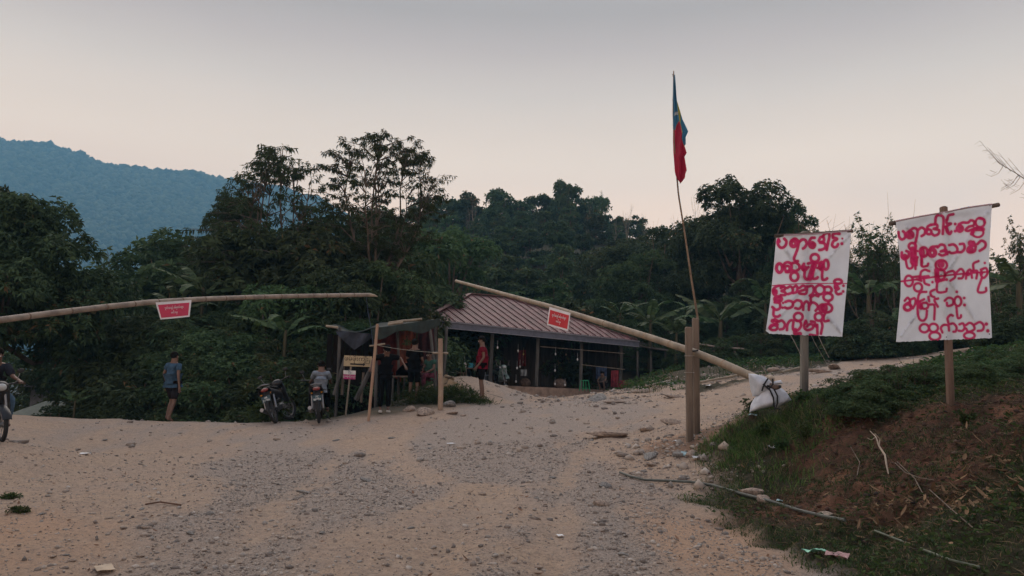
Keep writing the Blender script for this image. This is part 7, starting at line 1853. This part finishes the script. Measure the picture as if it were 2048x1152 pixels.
def crumple(u, v, w, mat, label, cat, name, y0=5, flat=.35, seed=0, asp=.7):
    p = ground_at(u, v, y0); rg = np.random.default_rng(seed + int(u)); mb = MB()
    mb.grid(lambda a, b: np.array([(a - .5) * w, (b - .5) * w * asp, flat * w * (.35 * math.sin(3.3 * a + seed) * math.cos(4 * b + seed) + .5 * float(fbm(a * 4 + seed, b * 4, seed)))]), 10, 8, .003)
    o = mb.build(name, mat, None, False, False); o.location = p + np.array([0, 0, .02]); o.rotation_euler = (0, 0, rg.uniform(0, 6)); return tag(o, label, cat)
wp = plain('white_litter', (.52, .53, .55), .5, .2, 15, bmp=.2); bp = plain('pale_blue_litter', (.28, .42, .46), .4, .2, 15, bmp=.2); gp_ = plain('mint_wrapper', (.20, .50, .36), .4, .3, 15, bmp=.2); pk = plain('pink_litter', (.42, .26, .26), .6, .3, 15, bmp=.2)
crumple(1393, 922, .16, wp, 'crumpled white wrapper on the stones below the gate posts', 'wrapper', 'wrapper', seed=1)
crumple(1375, 914, .2, bp, 'pale blue plastic bottle scrap beside the white wrapper', 'wrapper', 'wrapper', seed=2, asp=.4)
crumple(1630, 1112, .17, gp_, 'mint green plastic wrapper on the grass at the bottom right', 'wrapper', 'wrapper', seed=3)
crumple(1675, 1122, .16, pk, 'dull pink torn wrapper right of the green wrapper', 'wrapper', 'wrapper', seed=4)
crumple(170, 910, .15, wp, 'white scrap of plastic on the left part of the road', 'scrap', 'plastic_scrap', seed=5, flat=.15)
crumple(902, 890, .17, wp, 'white plastic scrap on the gravel in the middle distance', 'scrap', 'plastic_scrap', seed=6, asp=.4, flat=.15)
crumple(1120, 1077, .08, wp, 'small white scrap on the stones in the centre foreground', 'scrap', 'plastic_scrap', seed=7, flat=.15)
crumple(1505, 835, .12, bp, 'pale turquoise bag scrap under the hanging sandbags', 'scrap', 'plastic_scrap', seed=8)
crumple(1415, 773, .34, wp, 'white plastic sheet beside the road left of the sandbags', 'scrap', 'plastic_scrap', 17, .12, 9, .6)
crumple(1352, 887, .13, wp, 'white torn plastic at the left foot of the gate posts', 'scrap', 'plastic_scrap', seed=10)
crumple(1545, 900, .16, wp, 'small pale litter in the grass left of the red bank', 'scrap', 'plastic_scrap', seed=13, asp=.5)
crumple(1560, 1008, .07, bp, 'pale crumpled scrap beside the pipe', 'scrap', 'plastic_scrap', seed=11)
crumple(208, 1146, .17, plain('tan_card', (.38, .30, .22), .8, .2), 'flat piece of tan card at the bottom left of the road', 'card', 'cardboard_scrap', seed=12, flat=.06)
for i, (a_, b_) in enumerate([((1285, 770), (1340, 762)), ((1290, 777), (1345, 768)), ((1400, 768), (1480, 757)), ((1562, 748), (1612, 739))]):
    p, q = ground_at(*a_, 17), ground_at(*b_, 17); mb = MB(); mb.tube([p + (0, 0, .06), q + (0, 0, .12)], .035, 8)
    tag(mb.build('bamboo_cane', M_bam, None, True), ['pale bamboo pole lying at the upper edge of the platform near the lean-to', 'second bamboo pole lying just below the first near the lean-to', 'thin bamboo pole lying beside the white plastic sheet', 'short pale pole lying in the grass left of the left banner post'][i], 'bamboo pole')
# small plants on the mound
def sprig(u, v, h, n, label, name='leafy_plant', L=.05, W=.025, mat=None, seed=0, bare=False, sp=1):
    p = ground_at(u, v); rg = np.random.default_rng(seed + int(u)); r = empty(name, label, 'plant', tuple(p)); mb = MB(); C, O = [], []
    for i in range(n):
        d = np.array([rg.normal(0, .35 * sp), rg.normal(0, .25 * sp), 1]); k = h * rg.uniform(.5, 1); P = [d * k * q + np.array([0, 0, -.12 * k * q * q]) for q in np.linspace(0, 1, 5)]; mb.tube(P, [.004, .0035, .003, .0025, .0015], 4)
        for j in range(7 if not bare else 2): q = rg.uniform(.25, 1) * 4; i0 = min(int(q), 3); C.append(P[i0] + (P[i0 + 1] - P[i0]) * (q - i0)); O.append(d + rg.normal(size=3) * .5)
    mb.build('stems', M_bark, r, False, False); V, F, rr = rosettes(np.array(C), np.array(O), rg, 4, L, W, .2); link('leaves', np_mesh('leaves', V, F, mat or M_weed, False, fattr={'rnd': rr}), r)
sprig(1503, 828, .22, 6, 'small upright weed on the mound edge left of the left banner post', L=.07)
sprig(1598, 810, .25, 6, 'small leafy weed at the foot of the left banner post', L=.07)
sprig(1650, 815, .22, 7, 'leafy weed right of the left banner post', L=.07)
sprig(1800, 800, .62, 5, 'straggly dark-leaved plant left of the right banner post', bare=True, L=.045)
sprig(1830, 770, .6, 6, 'taller straggly plant behind and left of the right banner post', bare=True, L=.05)
sprig(1745, 815, .4, 6, 'scraggy weed between the two banner posts', bare=True)
sprig(1605, 895, .34, 5, 'pale narrow-leaved plant at the left edge of the red bank', L=.13, W=.02, mat=M_weed)
sprig(1530, 880, .22, 9, 'dense low leafy weed left of the red bank', L=.07)
sprig(1565, 905, .2, 9, 'leafy weed at the left foot of the red bank', L=.07)
sprig(1930, 855, .2, 8, 'low weed right of the right banner post', L=.05)
sprig(20, 1000, .05, 22, 'low green weed at the left edge of the foreground', L=.035, W=.010, mat=M_grass, sp=5)
sprig(38, 1028, .045, 18, 'second low green weed at the left edge of the foreground', L=.035, W=.010, mat=M_grass, sp=5)
# leafy bank bushes at the right edge above the road
rs3 = random.Random(31)
for i, (u, v, Y) in enumerate([(rs3.uniform(1720, 2080), 800, rs3.uniform(9.8, 13.6)) for _ in range(34)] + [(1900, 735, 15.5), (1945, 715, 16), (1990, 700, 15.6), (2035, 680, 15.2), (2080, 670, 15), (1870, 765, 14.2), (1925, 752, 14), (1985, 735, 13.6), (2040, 715, 13.2), (1830, 775, 13.2), (1980, 770, 12.2), (2045, 760, 11.8)]):
    p = at(u, v, Y); z0 = Hs(p[0], p[1]); s = rs3.uniform(.10, .17) if Y > 13 else rs3.uniform(.17, .25)
    cm, tm, _, _ = TREES['bush']; b_ = empty('low_bush', 'low leafy bush on the grassy bank round the right banner post', 'bush', (p[0], p[1], z0 - .1), rs3.uniform(0, 6), 'low bushes on the right bank'); b_.scale = (s * 1.9, s * 1.9, s); link('crown', cm, b_); link('trunk', tm, b_)

# houses down the slope on the left
def cottage(u0, u1, vt, vb, Y, label, wall, roof, dep=4, win=2):
    a, b, c, d = at(u0, vb, Y), at(u1, vb, Y), at(u1, vt, Y), at(u0, vt, Y); a[2] -= 2; b[2] -= 2
    r = empty('cottage', label, 'house', tuple(a)); mb = MB(); mb.prism([a, b, c, d], (0, dep, 0)); mb.build('wall', wall, r)
    m_ = (c + d) / 2; mb = MB(); e = .35
    d2, c2 = d + (-e, -e, -.1), c + (e, -e, -.1); mb.prism([d2, c2, c2 + (0, dep / 2 + e, .42), d2 + (0, dep / 2 + e, .42)], (0, 0, .05)); mb.prism([d2 + (0, dep / 2 + e, .42), c2 + (0, dep / 2 + e, .42), c2 + (0, dep + 2 * e, 0), d2 + (0, dep + 2 * e, 0)], (0, 0, .05)); mb.build('roof', roof, r)
    for i in range(win):
        q = (i + .5) / win; cc = (a * (1 - q) + b * q); h = c[2] - .9; mb = MB(); mb.box((cc[0], cc[1] - .03, h), (.8, .06, .9)); w_ = mb.build('window', M_dwood, r); mb = MB(); mb.box((cc[0], cc[1] - .065, h), (.06, .03, .9)); mb.build('window_bar', M_white, w_, False, False); w_.children[0].location = tuple(-np.array(r.location))
grw = plain('grey_wall', (.16, .17, .20), .9, .2); bw = plain('blue_grey_wall', (.13, .15, .19), .9, .2); gr = plain('green_roof', (.035, .075, .065), .7, .3); tinr = plain('tin_roof', (.13, .14, .15), .6, .3)
cottage(40, 102, 828, 850, 27, 'blue-grey walled house low behind the road edge under the mango tree', bw, gr)
cottage(62, 96, 770, 800, 36, 'pale gable end seen through the leaves under the mango tree', grw, tinr, win=0)
cottage(146, 208, 815, 850, 33, 'grey house with a veranda behind the road edge left of the man in blue', grw, tinr, win=3)
mb = MB(); mb.ball(at(62, 846, 20.6), (.22, .14, .1), 12, 8); tag(mb.build('log', plain('tan_log', (.30, .20, .13), .9, .4), None, True), 'rounded tan stump lying at the road edge near the left motorbike', 'log')
